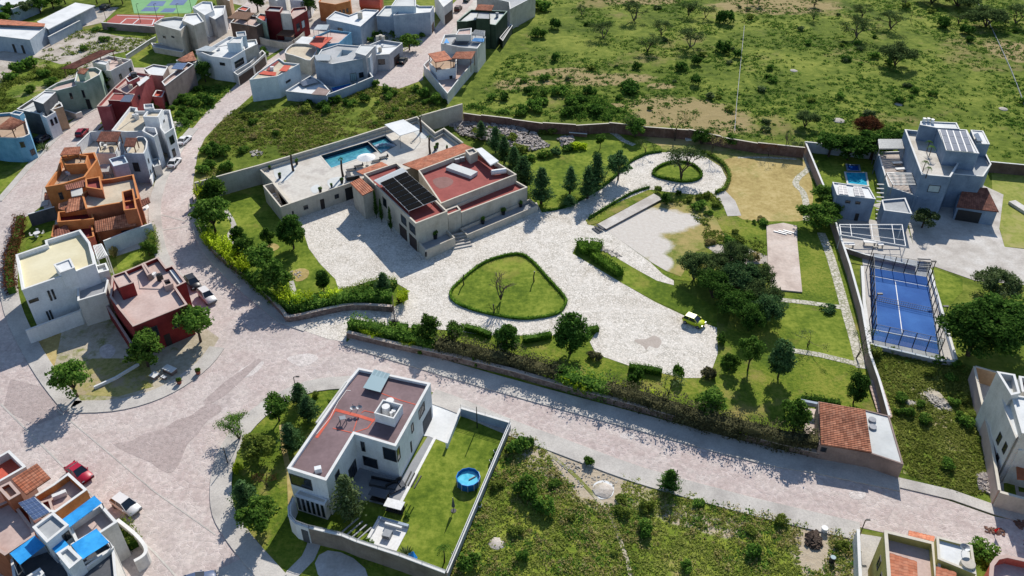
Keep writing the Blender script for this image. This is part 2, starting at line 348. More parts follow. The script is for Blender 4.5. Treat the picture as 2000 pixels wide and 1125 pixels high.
# roofs
def rf(k, *cols, a=0.12): M[k] = mottled(k + ' roof', list(cols), 0.22, 2.5, a)
rf('r_white', 'c6c8c8', 'd6d8d7', 'dfe0df', a=0.06); rf('r_red', '84423e', '954c47', '9f5751'); rf('r_mauve', '6d5b5c', '7a6769', '857173')
rf('r_beige', 'b5a893', 'c4b8a2', 'cfc4ae'); rf('r_cream', 'c9bf9d', 'd2c9a8', 'd9d1b2', a=0.04); rf('r_pink', 'b39b92', 'c3ada4', 'ccb9b0')
rf('r_grey', '96999b', 'a8abac', 'b3b5b6'); rf('r_tan', 'a08872', 'b0977f', 'baa38c'); rf('r_deck', 'b0a99d', 'c1bab0', 'ccc7bd', 'b5aea6')
rf('r_gw', 'b4b7b6', 'c5c8c6', 'cfd1cf', a=0.05); rf('r_coral', 'b9503e', 'c65c49', 'cd6955'); rf('r_stain', '7d5a55', '8f6a64')
M['tile'] = tilemat('terracotta tiles', '9a6248', 'b5775a', 'c48a6c')
M['tileorange'] = tilemat('salmon tiles', 'b06a4c', 'bd785a', 'c58567')
M['tilebrown'] = tilemat('brown tiles', '74483a', '8b5746', '986452')
M['woodslat'] = mottled('weathered timber', ['5d4334', '70523f', '7f604b'], 3, 12, 0.2)
M['cop'] = mottled('white coping', ['cfcfcc', 'dbdbd8'], 0.8, 5, 0.05)
M['copcream'] = mottled('cream coping', ['c3bbab', 'cfc8b9'], 0.8, 5, 0.05)
M['coppink'] = mottled('pinkish coping', ['b39c92', 'c0aaa0'], 0.8, 5, 0.05)
M['coporange'] = mottled('orange coping', ['bd7a48', 'cb8854'], 0.8, 5, 0.05)
M['glass'] = flat('window glass', '18202a', 0.06, spec=0.8); M['glass_painted_sky'] = flat('glass with painted sky reflection', '8fa9b2', 0.08, spec=0.8)  # second glass has a sky reflection painted in as a pale base colour
M['frame'] = flat('window frame', '3a3b3d', 0.5); M['framewhite'] = flat('white frame', 'd6d6d4', 0.5)
M['steel'] = flat('grey steel', '8b8f93', 0.4, 0.6); M['dark'] = flat('dark metal', '222326', 0.5); M['brownmetal'] = flat('brown metal', '3b2d29', 0.6)
M['whitepaint'] = flat('white paint', 'd9d9d7', 0.5); M['wood'] = flat('wood', '6a4a35', 0.7); M['door'] = flat('dark door', '2b2322', 0.6)
M['pv'] = panelmat('dark solar cells', '08090b', '15171a', 0.5, 0.5, 0.05, 0.6); M['pv'].node_tree.nodes['Principled BSDF'].inputs['Specular IOR Level'].default_value = .04; M['pv'].node_tree.nodes['Principled BSDF'].inputs['Roughness'].default_value = .9; M['pvgrey'] = panelmat('grey solar cells', '4a5060', '6c7380', 0.35, 0.35, 0.08, 0.3)
M['pvblue'] = panelmat('blue solar cells', '46587a', '7b8aa6', 0.4, 0.4, 0.08, 0.3)
M['teal'] = panelmat('ribbed polycarbonate', '758f97', '869fa6', 0.6, 9.0, 0.3, 0.4); M['polygrey'] = panelmat('grey sheet roof', 'a9b0b3', '939a9e', 0.5, 9, 0.2, 0.5)
M['awning'] = mottled('blue shade cloth', ['1f7fc0', '2b92d6', '3ba4e2'], 0.5, 3, 0.1, rough=0.6)
M['pool'] = water('pool water', '387f92', '529fad'); M['poolblue'] = water('bright pool water', '1b86ad', '3fb6cf'); M['pooldark'] = water('deep blue water', '10418f', '1d5cb0')
M['pooltile'] = flat('shade darkened pool tiles', '1a2c3c', 0.3)  # colour darkened to stand for shade on the inner basin walls
M['court'] = mottled('blue court turf', ['1c4a8c', '245699', '3568aa'], 0.12, 4, 0.08)
M['courtred'] = mottled('clay court', ['9c5048', 'a95a52'], 0.2, 3, 0.06); M['courtgreen'] = mottled('green court', ['6f9f6a', '7fae7a'], 0.2, 3, 0.06); M['courtblue'] = mottled('slate court', ['5d6f92', '6b7da0'], 0.2, 3, 0.06)
M['bark'] = mottled('bark', ['3a3029', '4d4037', '5d5046'], 3, 10, 0.25); M['barkpale'] = mottled('pale bark', ['5b5048', '6f645b'], 3, 10, 0.25)
M['l_round'] = leafmat('broad leaves', '2c481a', '4b6c2a', '86a44c', 0.45); M['l_dark'] = leafmat('dark leaves', '243e18', '3f6026', '6a8c40', 0.4)
M['l_conifer'] = leafmat('conifer needles', '30482c', '4b6c40', '7c9a62', 0.4); M['l_mesq'] = leafmat('feathery leaves', '3b4d2e', '57693e', '86946a', 0.4)
M['l_bamboo'] = leafmat('yellow green leaves', '7d941c', 'b0c630', 'd4e252', 0.6); M['l_red'] = leafmat('russet leaves', '3d261a', '5c3a28', '78523a', 0.3)
M['l_purple'] = leafmat('purple leaves', '3a3c28', '585840', '7e7c56', 0.42); M['l_hedge'] = leafmat('hedge leaves', '3c5c22', '557a2a', '7ea03e', 0.35)
M['l_weed'] = leafmat('tall weeds', '6a7836', '8f9a48', 'b0b466', 0.5, 0.25); M['l_mesqd'] = leafmat('dark feathery leaves', '33452a', '50643a', '7a8c54', 0.48); M['l_scrub'] = leafmat('weed leaves', '57682a', '75863a', '9ca552', 0.45, 0.3); M['l_dry'] = leafmat('dry stems', '807848', '9c925c', 'b8ac7c', 0.4); M['l_bush'] = leafmat('bush leaves', '3c5c26', '587c32', '8aa84c', 0.45)
M['clay'] = flat('clay pot', '8a4a38', 0.7); M['rubble'] = mottled('broken concrete', ['8a7f78', 'a79e97', 'c2bab4'], 2, 8, 0.3)
M['rock'] = mottled('pale rock', ['a19a90', 'b8b2a8'], 1.2, 6, 0.2, bump=0.05); M['tarp'] = flat('blue tarpaulin', '1f86d8', 0.5); M['cushion'] = flat('grey cushion', '55585e', 0.8)
M['linen'] = flat('white canvas', 'dededc', 0.8); M['stain'] = mottled('oil stain', ['a89d93', 'b5aaa0'], 1, 4, 0.1)
# ------------------------------------------------------------------ builders
def sheet(name, px, z, mat, kind='structure', label=None, cat=None, holes=(), parent=None, sm=0):
    P = [G(x, y, z) for x, y in (smooth(px, sm, True) if sm else px)]
    H = [[G(x, y, z) for x, y in h] for h in holes]
    al = P + [p for h in H for p in h]; mb = MB()
    for t in tess(P, H): mb.face([al[k] for k in t])
    o = mb.build(name, mat, parent)
    if not parent: props(o, label, cat, None, kind)
    return o
def strip(name, px, w, z1, mat, z0=0.0, sm=0, label=None, cat=None, kind='structure', zp=None, parent=None, both=False, ov=0.0):
    """band of width w (m) to the left of a line, with real thickness"""
    pts = smooth(px, sm) if sm else px
    A = [G(x, y, z1 if zp is None else zp) for x, y in pts]
    if both: A2 = offset(A, -abs(w) / 2, False); B = offset(A, abs(w) / 2, False); A = A2
    else: B = offset(A, w, False); A = offset(A, -ov * (1 if w > 0 else -1), False)
    if (not both) and w < 0: A, B = B, A
    mb = MB()
    up = lambda p, z: (p.x, p.y, z)
    for i in range(len(A) - 1):
        a, b, c, d = A[i], A[i + 1], B[i + 1], B[i]
        mb.face([up(a, z1), up(b, z1), up(c, z1), up(d, z1)])
        mb.face([up(a, z0), up(b, z0), up(b, z1), up(a, z1)]); mb.face([up(c, z0), up(d, z0), up(d, z1), up(c, z1)])
    for a, d in ((A[0], B[0]), (B[-1], A[-1])): mb.face([up(d, z0), up(a, z0), up(a, z1), up(d, z1)])
    o = mb.build(name, mat, parent)
    if not parent: props(o, label, cat, None, kind)
    return o
def wall(label, px, H, th, mat, cap=None, cat='wall', name='boundary_wall', sm=0, z0=-0.3, stepped=0, rail=None):
    t = thing(name, label, cat, G(*px[0]))
    pts = smooth(px, sm) if sm else px
    A = [G(x, y, H) for x, y in pts]
    def loc(o): o.parent = t; o.matrix_parent_inverse = Matrix.Translation(-t.location); return o
    def band(w, za, zb, dz=0):
        mb = MB(); L = offset(A, w / 2, False); Rr = offset(A, -w / 2, False)
        for i in range(len(A) - 1):
            s = (i % 2) * stepped + dz; n = len(A) - 1
            a, b, c, d = Rr[i], Rr[i + 1], L[i + 1], L[i]
            z, y = zb + s, za + (s if za > 0 else 0)
            mb.face([(p.x, p.y, z) for p in (a, b, c, d)])
            mb.face([(a.x, a.y, y), (b.x, b.y, y), (b.x, b.y, z), (a.x, a.y, z)]); mb.face([(c.x, c.y, y), (d.x, d.y, y), (d.x, d.y, z), (c.x, c.y, z)])
            mb.face([(p.x, p.y, y) for p in (d, c, b, a)])
            if i == 0 or stepped: mb.face([(d.x, d.y, y), (a.x, a.y, y), (a.x, a.y, z), (d.x, d.y, z)])
            if i == n - 1 or stepped: mb.face([(b.x, b.y, y), (c.x, c.y, y), (c.x, c.y, z), (b.x, b.y, z)])
        return mb
    loc(band(th, z0, H).build('wall_body', mat))
    if cap: loc(band(th + 0.1, H + 0.003, H + 0.07).build('coping', cap))
    if rail:
        mb = MB()
        for k in (0.25, 0.5, 0.75): mb.tube([(p.x, p.y, H + rail * k + 0.1) for p in A], 0.025, 4)
        for p in A + [(a + b) / 2 for a, b in zip(A, A[1:])]: mb.tube([(p.x, p.y, H), (p.x, p.y, H + rail)], 0.03, 4)
        loc(mb.build('railing', M['steel']))
    return t

class Bld:
    """a building: an Empty at its base, its blocks, windows and so on as parts"""
    def __init__(s, name, label, cat='house', at=None):
        s.t = thing(name, label, cat, G(*at) if at else (0, 0, 0)); s.at = bool(at)
    def own(s, o, par=None):
        if par is None: o.parent = s.t; o.matrix_parent_inverse = Matrix.Translation(-s.t.location)
        else: o.parent = par; o.matrix_parent_inverse = Matrix.Identity(4)
        return o
    def block(s, px, H, wm, rm, ph=0.5, th=0.22, z0=0.0, cap='cop', holes=(), sm=0):
        px = smooth(px, sm, True) if sm else px
        O = [G(x, y, H) for x, y in px]; P = ccw(O); n = len(P); I = offset(P, th); mb = MB(); f = H - ph
        for i in range(n):
            j = (i + 1) % n; a, b, c, d = P[i], P[j], I[j], I[i]
            mb.face([(a.x, a.y, z0), (b.x, b.y, z0), (b.x, b.y, H), (a.x, a.y, H)])
            mb.face([(d.x, d.y, H), (c.x, c.y, H), (c.x, c.y, f), (d.x, d.y, f)])
            mb.face([(p.x, p.y, H) for p in (a, b, c, d)])
        w = s.own(mb.build('wall', M[wm]))
        mb = MB(); al = [(p.x, p.y, f) for p in I]; hs = []
        for h in holes: q = [G(x, y, f) for x, y in h]; hs.append(q); al += [(p.x, p.y, f) for p in q]
        for t in tess(I, hs): mb.face([al[k] for k in t])
        s.own(mb.build('roof', M[rm]))
        if cap and ph > 0:
            mb = MB(); Q = offset(P, -0.04); J = offset(P, th + 0.03); z1, z2 = H + 0.004, H + 0.07
            for i in range(n):
                j = (i + 1) % n; a, b, c, d = Q[i], Q[j], J[j], J[i]
                mb.face([(p.x, p.y, z2) for p in (a, b, c, d)]); mb.face([(p.x, p.y, z1) for p in (d, c, b, a)])
                mb.face([(a.x, a.y, z1), (b.x, b.y, z1), (b.x, b.y, z2), (a.x, a.y, z2)]); mb.face([(c.x, c.y, z1), (d.x, d.y, z1), (d.x, d.y, z2), (c.x, c.y, z2)])
            s.own(mb.build('coping', M[cap]))
        return dict(O=O, ccw=area2(O) > 0, H=H, f=f, w=w)
    def _edge(s, b, i):
        a = b['O'][i]; c = b['O'][(i + 1) % len(b['O'])]; e = (c - a); L = e.length; e = e / L
        n = Vector((e.y, -e.x, 0)) if b['ccw'] else Vector((-e.y, e.x, 0))
        return a, e, L, n
    def win(s, b, i, u0, u1, z0, z1, glass='glass', frame='frame', mull=1, name='window', fw=0.09):
        a, e, L, n = s._edge(b, i); w = (u1 - u0) * L
        if w < 0: return
        rz = math.atan2(e.y, e.x); c = a + e * (u0 + u1) / 2 * L; zc = (z0 + z1) / 2; h = z1 - z0
        mb = MB(); o = c + n * 0.03
        for (dx, dz, sx, sz) in ((0, h / 2, w + fw, fw), (0, -h / 2, w + fw, fw), (-w / 2, 0, fw, h - fw), (w / 2, 0, fw, h - fw)):
            q = o + e * dx; mb.box((q.x, q.y, zc + dz), (sx, 0.1, sz), rz)
        for k in range(mull):
            q = o + e * (-w / 2 + w * (k + 1) / (mull + 1)); mb.box((q.x, q.y, zc), (fw * 0.6, 0.08, h - fw), rz)
        fr = s.own(mb.build(name, M[frame]))
        mb = MB(); q = c + n * 0.015; mb.box((q.x, q.y, zc), (w - fw, 0.03, h - fw), rz)
        p = mb.build('pane', M[glass]); p.parent = fr
        return fr
    def door(s, b, i, u0, u1, z0, z1, mat='door', name='door', ribs=0):
        a, e, L, n = s._edge(b, i); w = (u1 - u0) * L; rz = math.atan2(e.y, e.x); c = a + e * (u0 + u1) / 2 * L + n * 0.03
        mb = MB(); mb.box((c.x, c.y, (z0 + z1) / 2), (w, 0.08, z1 - z0), rz)
        for k in range(ribs):
            q = c + n * 0.05; mb.box((q.x, q.y, z0 + (z1 - z0) * (k + 0.5) / ribs), (w * 0.96, 0.03, (z1 - z0) / ribs * 0.75), rz)
        return s.own(mb.build(name, M[mat]))
    def tiles(s, px, z, mat='tile', th=0.12, posts=False, name='tiled_roof', zp=0.0, postmat='woodslat', ridge=0.35, par=None):
        zs = z if isinstance(z, (list, tuple)) else [z] * 4
        Q = [G(x, y, h) for (x, y), h in zip(px, zs)]; mb = MB()
        W_, D_ = (Q[1] - Q[0]).length, (Q[3] - Q[0]).length; k = max(2, int(W_ / ridge / 1.0)) * 2
        pt = lambda u, v, dz=0: (Q[0] * (1 - u) * (1 - v) + Q[1] * u * (1 - v) + Q[2] * u * v + Q[3] * (1 - u) * v) + Vector((0, 0, dz))
        if (Q[1] - Q[0]).cross(Q[3] - Q[0]).z < 0: Q = [Q[1], Q[0], Q[3], Q[2]]
        for i in range(k):
            u, u2 = i / k, (i + 1) / k; a, b = (0, 0.07) if i % 2 == 0 else (0.07, 0)
            mb.face([pt(u, 0, a), pt(u2, 0, b), pt(u2, 1, b), pt(u, 1, a)], [(u * W_, 0), (u2 * W_, 0), (u2 * W_, D_), (u * W_, D_)])
        for e in ((0, 0, 1, 0), (1, 0, 1, 1), (1, 1, 0, 1), (0, 1, 0, 0)):
            a, b = pt(e[0], e[1], 0.01), pt(e[2], e[3], 0.01); d = Vector((0, 0, th)); mb.face([a - d, b - d, b, a])
        mb.face([pt(0, 1, -th), pt(1, 1, -th), pt(1, 0, -th), pt(0, 0, -th)])
        o = s.own(mb.build(name, M[mat]))
        if posts:
            for u, v in ((.06, .06), (.94, .06), (.94, .94), (.06, .94)):
                p = pt(u, v); mb = MB(); mb.box((p.x, p.y, (p.z - th + zp) / 2), (0.16, 0.16, p.z - th - zp)); s.own(mb.build('post', M[postmat]))
        return o
    def slats(s, px, z, n, w=0.1, h=0.12, mat='whitepaint', along=True, name='slat_roof', posts=0, zp=0.0, frame=True):
        Q = [G(x, y, z) for x, y in px]; mb = MB()
        if not along: Q = Q[1:] + Q[:1]
        for k in range(n):
            t = (k + 0.5) / n; a = Q[0].lerp(Q[1], t); b = Q[3].lerp(Q[2], t); c = (a + b) / 2; d = b - a
            mb.box((c.x, c.y, z), (d.length, w, h), math.atan2(d.y, d.x))
        if frame:
            for a, b in ((Q[0], Q[1]), (Q[3], Q[2]), (Q[1], Q[2]), (Q[0], Q[3])):
                c = (a + b) / 2; d = b - a; mb.box((c.x, c.y, z - 0.1), (d.length, 0.12, 0.16), math.atan2(d.y, d.x))
        o = s.own(mb.build(name, M[mat]))
        if posts:
            for p in Q:
                mb = MB(); mb.box((p.x, p.y, (z + zp) / 2 - 0.1), (0.14, 0.14, z - zp - 0.2)); s.own(mb.build('post', M[mat]))
        return o
    def quad(s, px, z, mat, name, th=0.08, posts=0, zp=0.0, pm='steel'):
        zs = z if isinstance(z, (list, tuple)) else [z] * len(px)
        Q = [G(x, y, h) for (x, y), h in zip(px, zs)]
        if (Q[1] - Q[0]).cross(Q[-1] - Q[0]).z < 0: Q = Q[::-1]
        mb = MB(); mb.slab(Q, th); o = s.own(mb.build(name, M[mat]))
        if posts:
            for p in Q:
                mb = MB(); mb.box((p.x, p.y, (p.z - th + zp) / 2), (0.1, 0.1, p.z - th - zp)); s.own(mb.build('post', M[pm]))
        return o
    def boxat(s, px, z, size, mat, name, rz=0, par=None):
        p = G(px[0], px[1], z); mb = MB(); mb.box((p.x, p.y, z + size[2] / 2), size, rz); return s.own(mb.build(name, M[mat]))
    def cyl(s, px, z, r, h, mat, name, n=14, r2=None):
        p = G(px[0], px[1], z); mb = MB(); mb.cyl((p.x, p.y, z), r, h, n, r2); return s.own(mb.build(name, M[mat], smooth=False))

def solar(label, px, z, cols, rows, mat='pvgrey', frame='steel', th=0.05, gap=0.1, tilt=0.0, leg=None):
    zs = z if isinstance(z, (list, tuple)) else [z] * 4
    Q = [G(x, y, h) for (x, y), h in zip(px, zs)]
    if (Q[1] - Q[0]).cross(Q[3] - Q[0]).z < 0: Q = [Q[1], Q[0], Q[3], Q[2]]
    o = thing('solar_array', label, 'solar panels', Q[0])
    pt = lambda u, v, dz=0: (Q[0] * (1 - u) * (1 - v) + Q[1] * u * (1 - v) + Q[2] * u * v + Q[3] * (1 - u) * v) + Vector((0, 0, dz)) - Q[0]
    mb = MB(); mb.slab([pt(0, 0, -.03), pt(1, 0, -.03), pt(1, 1, -.03), pt(0, 1, -.03)], 0.06)
    for u, v in ((0.1, .1), (.9, .1), (.9, .9), (.1, .9)):
        p = pt(u, v); l = 0.35 if leg is None else leg; mb.box((p.x, p.y, p.z - l / 2 - 0.05), (0.06, 0.06, l))
    mb.build('rack', M[frame], o)
    W_, D_ = (Q[1] - Q[0]).length, (Q[3] - Q[0]).length; gu, gv = gap / W_ / 2, gap / D_ / 2
    for i in range(cols):
        for j in range(rows):
            a, b, c, d = i / cols + gu, (i + 1) / cols - gu, j / rows + gv, (j + 1) / rows - gv
            mb = MB(); mb.slab([pt(a, c, .03), pt(b, c, .03), pt(b, d, .03), pt(a, d, .03)], 0.05); mb.build('solar_panel', M[mat], o)
    return o

# ------------------------------------------------------------------ leaves and trees
def quads_mesh(name, V, mats, extra=None, mi=None):
    """V: (n,4,3) array of leaf quads; extra: MB with wood"""
    n = len(V); v = V.reshape(-1, 3); nv = n * 4; me = bpy.data.meshes.new(name)
    faces = np.arange(nv).reshape(-1, 4)
    ev = np.array(extra.v, dtype=float).reshape(-1, 3) if extra and extra.v else np.zeros((0, 3))
    ef = extra.f if extra else []
    me.vertices.add(nv + len(ev)); me.vertices.foreach_set('co', np.concatenate([v, ev]).astype(np.float32).ravel())
    li = list(faces.ravel()) + [nv + k for f in ef for k in f]; tot = [4] * n + [len(f) for f in ef]
    me.loops.add(len(li)); me.loops.foreach_set('vertex_index', np.array(li, dtype=np.int32))
    me.polygons.add(len(tot)); st = np.concatenate([[0], np.cumsum(tot)[:-1]]).astype(np.int32)
    me.polygons.foreach_set('loop_start', st); me.polygons.foreach_set('loop_total', np.array(tot, dtype=np.int32))
    for m in mats: me.materials.append(m)
    if ef: me.polygons.foreach_set('material_index', np.array([0] * n + [1] * len(ef), dtype=np.int32))
    me.update(calc_edges=True); me.validate()
    return me
def leafquads(rng, c, nrm, size, aspect=0.6, jit=0.6):
    n = len(c); nn = nrm + rng.normal(0, jit, (n, 3)); nn /= np.linalg.norm(nn, axis=1)[:, None] + 1e-9
    r = rng.normal(0, 1, (n, 3)); u = np.cross(nn, r); u /= np.linalg.norm(u, axis=1)[:, None] + 1e-9; w = np.cross(nn, u)
    s = (size * rng.uniform(0.6, 1.3, n))[:, None]
    return np.stack([c - u * s, c - w * s * aspect, c + u * s, c + w * s * aspect], 1)
def dirs(rng, n):
    d = rng.normal(0, 1, (n, 3)); return d / np.linalg.norm(d, axis=1)[:, None]
def blob(rng, R3, nclump, nleaf, size, cs=(0.3, 0.45), low=-0.5, zc=0.0, jit=0.6, rmin=0.35, rmax=0.8):
    """uneven crown of leaf clumps inside an ellipsoid"""
    R3 = np.array(R3); d = dirs(rng, nclump); d = d[np.ones(nclump, bool)]; d[:, 2] = np.where(d[:, 2] < low, -d[:, 2] * 0.6, d[:, 2])
    cen = d * rng.uniform(rmin, rmax, (len(d), 1)) * R3; out = []
    for c in cen:
        r = rng.uniform(*cs) * min(R3[0], R3[2] * 1.15); k = int(nleaf * rng.uniform(0.7, 1.3)); q = dirs(rng, k)
        q[:, 2] = np.where((q[:, 2] < -0.3) & (rng.random(k) < 0.6), -q[:, 2], q[:, 2])
        p = c + q * r * rng.uniform(0.55, 1.12, (k, 1)) * np.array([1, 1, 0.85]); out.append(leafquads(rng, p, q, size, jit=jit))
    V = np.concatenate(out); V[:, :, 2] += zc
    return V
def branchy(rng, mb, p, d, L, r, depth, spread=0.6, n=4, split=3, ends=None):
    q = p + d * L; mid = p + d * L * 0.5 + Vector(rng.normal(0, L * 0.06, 3))
    mb.tube([p, mid, q], [r, r * 0.82, r * 0.62], n)
    if depth == 0:
        if ends is not None: ends.append(q)
        return
    for k in range(split if depth > 1 else max(2, split)):
        e = (d + Vector(rng.normal(0, spread, 3))); e.z = abs(e.z) * 0.75 + 0.12; e.normalize()
        branchy(rng, mb, q, e, L * rng.uniform(0.6, 0.85), r * 0.6, depth - 1, spread, n, split, ends)
TREES = {}
def proto(kind, var):
    key = (kind, var)
    if key in TREES: return TREES[key]
    rng = np.random.default_rng(hash((kind, var)) % 9973 if False else sum(ord(c) for c in kind) * 31 + var)
    wood = MB(); bk = 'bark'; lm = 'l_round'
    if kind == 'round':      # unit: height 5, crown radius 2
        V = blob(rng, (1.7, 1.7, 1.9), 36, 95, 0.16, (0.24, 0.46), low=-.8, zc=2.75, rmin=.3, rmax=.95); wood.tube([(0, 0, 0), (0.05, 0.02, 1.2), (0, 0, 3)], [0.14, 0.11, 0.06])
        for k in range(5):
            a = k * 1.256; wood.tube([(0, 0, 1.2), (math.cos(a) * .9, math.sin(a) * .9, 2.6 + (k % 2) * .7)], [0.08, 0.03], 4)
    elif kind == 'ball':     # clipped standard
        V = blob(rng, (1.75, 1.75, 2.3), 56, 78, 0.14, (0.24, 0.32), low=-1, zc=2.6, rmin=0.62, rmax=0.78); V = np.concatenate([V, blob(rng, (1.2, 1.2, 1.5), 8, 60, 0.2, (.4, .5), zc=2.75)])
        wood.tube([(0, 0, 0), (0.04, 0, 1.0), (0, 0, 2.6)], [0.13, 0.10, 0.06]); lm = 'l_dark'
    elif kind == 'big':
        V = blob(rng, (1.75, 1.75, 1.9), 95, 110, 0.085, (0.18, 0.28), low=-.8, zc=2.75, rmin=.45, rmax=.9); V = np.concatenate([V, blob(rng, (1.3, 1.3, 1.5), 14, 90, 0.16, (.35, .5), low=-.8, zc=2.7)]); wood.tube([(0, 0, 0), (0.05, 0.02, 1.2), (0, 0, 3)], [0.12, 0.09, 0.05]); lm = 'l_dark'
    elif kind == 'conifer':  # height 7
        out = []
        for k in range(170):
            h = rng.random() ** 1.25; a = rng.uniform(0, 6.283); rr = (1 - h) ** 0.8 * 1.65 * rng.uniform(0.6, 1.15) * (0.75 + 0.25 * min(1, h * 6)); z = 0.7 + h * 5.9
            m = 26; t = rng.random(m); q = np.stack([np.cos(a) * rr * t, np.sin(a) * rr * t, z + t * 0.75 * rr * 0.7 + t * 0.25], 1) + rng.normal(0, 0.13, (m, 3))
            d = q.copy(); d[:, 2] = 0.6; out.append(leafquads(rng, q, d, 0.15, 0.45, 0.7))
        V = np.concatenate(out); wood.tube([(0, 0, 0), (0, 0, 3), (0, 0, 6.6)], [0.16, 0.1, 0.02]); lm = 'l_conifer'
    elif kind == 'mesq':     # wide feathery crown, height 5
        ends = []; bk = 'barkpale' if var % 2 else 'bark'
        for k in range(3):
            a = k * 2.1 + rng.uniform(0, 1); branchy(rng, wood, Vector((0, 0, 0)), Vector((math.cos(a) * .45, math.sin(a) * .45, 1)).normalized(), 1.7, 0.13, 2, 0.75, 4, 3, ends)
        out = []
        for e in ends:
            k = 62; q = dirs(rng, k); p = np.array(e) + q * np.array([0.95, 0.95, 0.42]) * rng.uniform(0.2, 1.05, (k, 1)) + np.array([0, 0, .12]); out.append(leafquads(rng, p, q * 0.3 + np.array([0, 0, 1]), 0.13, 0.5, 0.8))
        V = np.concatenate(out); lm = 'l_mesq'
    elif kind == 'bigmesq':
        ends = []
        for k in range(4):
            a = k * 1.57 + rng.uniform(0, .6); branchy(rng, wood, Vector((0, 0, 0)), Vector((math.cos(a) * .5, math.sin(a) * .5, 1)).normalized(), 1.6, 0.15, 2, 0.8, 4, 4, ends)
        out = []
        for e in ends:
            k = 110; q = dirs(rng, k); p = np.array(e) + q * np.array([0.85, 0.85, 0.5]) * rng.uniform(0.3, 1.05, (k, 1)); out.append(leafquads(rng, p, q * 0.5 + np.array([0, 0, .6]), 0.14, 0.55, 0.7))
        V = np.concatenate(out); lm = 'l_mesq'
    elif kind == 'bare':
        ends = []
        for k in range(4):
            a = k * 1.6; branchy(rng, wood, Vector((0, 0, 0.2)), Vector((math.cos(a) * .3, math.sin(a) * .3, 1)).normalized(), 1.5, 0.10, 3, 0.32, 3, 3, ends)
        q = np.array([list(e) for e in ends]); q = q[rng.integers(0, len(q), 60)] + rng.normal(0, .15, (60, 3)); V = leafquads(rng, q, dirs(rng, 60), 0.06); lm = 'l_dry'; bk = 'barkpale'
    elif kind == 'wispy':
        ends = []
        for k in range(2): branchy(rng, wood, Vector((0, 0, 0)), Vector((rng.normal(0, .15), rng.normal(0, .15), 1)).normalized(), 1.8, 0.09, 3, 0.35, 3, 2, ends)
        out = [leafquads(rng, np.array(e) + rng.normal(0, .28, (22, 3)), dirs(rng, 22), 0.1) for e in ends]; V = np.concatenate(out); lm = 'l_mesq'
    elif kind == 'palm':
        wood.tube([(0, 0, 0), (0.1, 0, 1.4), (0.05, 0, 2.8)], [0.16, 0.12, 0.12], 6); out = []
        for k in range(16):
            a = k * 0.393 * 1.0 + rng.uniform(-.1, .1); l = rng.uniform(1.1, 1.5)
            for t in np.linspace(0.08, 1, 10):
                c = np.array([[math.cos(a) * l * t, math.sin(a) * l * t, 2.9 + 0.55 * t * (1 - t) * 2.2 - 0.55 * t * t]]); out.append(leafquads(rng, np.repeat(c, 3, 0) + rng.normal(0, .04, (3, 3)), np.array([[0, 0, 1]] * 3) * 1.0, 0.15, 0.3, 0.3))
        V = np.concatenate(out); lm = 'l_bush'
    elif kind == 'shrub':    # radius 1 dome, no trunk
        V = blob(rng, (0.95, 0.95, 0.7), 12, 60, 0.12, (0.3, 0.5), low=-0.05, zc=0.25); lm = 'l_bush'
    elif kind == 'bamboo':
        out = []
        for k in range(26):
            a = rng.uniform(0, 6.28); r0 = rng.uniform(0, .5); tip = np.array([math.cos(a) * (r0 + .7), math.sin(a) * (r0 + .7), rng.uniform(1.6, 2.6)]); b = np.array([math.cos(a) * r0, math.sin(a) * r0, 0])
            t = rng.random((26, 1)) ** 0.6; p = b + (tip - b) * t + rng.normal(0, .1, (26, 3)); out.append(leafquads(rng, p, dirs(rng, 26) + [0, 0, 1], 0.17, 0.4, .6))
        V = np.concatenate(out); lm = 'l_bamboo'
    elif kind == 'agave':
        out = []
        for k in range(70):
            a = rng.uniform(0, 6.28); e = rng.uniform(0.15, 1.4); d = np.array([math.cos(a) * math.cos(e), math.sin(a) * math.cos(e), math.sin(e)]); s = np.array([-math.sin(a), math.cos(a), 0]) * .05
            out.append(np.array([[-s, d * .5 + s * 1.2, d * rng.uniform(.8, 1.1), d * .5 - s * 1.2]]))
        V = np.concatenate(out); lm = 'l_mesq'
    me = quads_mesh('crown', V, [M[lm]]); wm = None
    if wood.v:
        wm = bpy.data.meshes.new('trunk'); wm.from_pydata(wood.v, [], wood.f); wm.materials.append(M[bk]); wm.update()
    TREES[key] = (me, wm, lm); return TREES[key]
NV = dict(big=2, round=5, ball=3, conifer=4, mesq=5, bigmesq=3, bare=2, wispy=3, palm=2, shrub=6, bamboo=4, agave=2)
NMAP = dict(big='broadleaf_tree', round='broadleaf_tree', ball='clipped_tree', conifer='conifer_tree', mesq='mesquite_tree', bigmesq='mesquite_tree', bare='bare_tree', wispy='wispy_tree', palm='palm_tree', shrub='shrub', bamboo='bamboo_clump', agave='agave_plant')
_tc = [0]
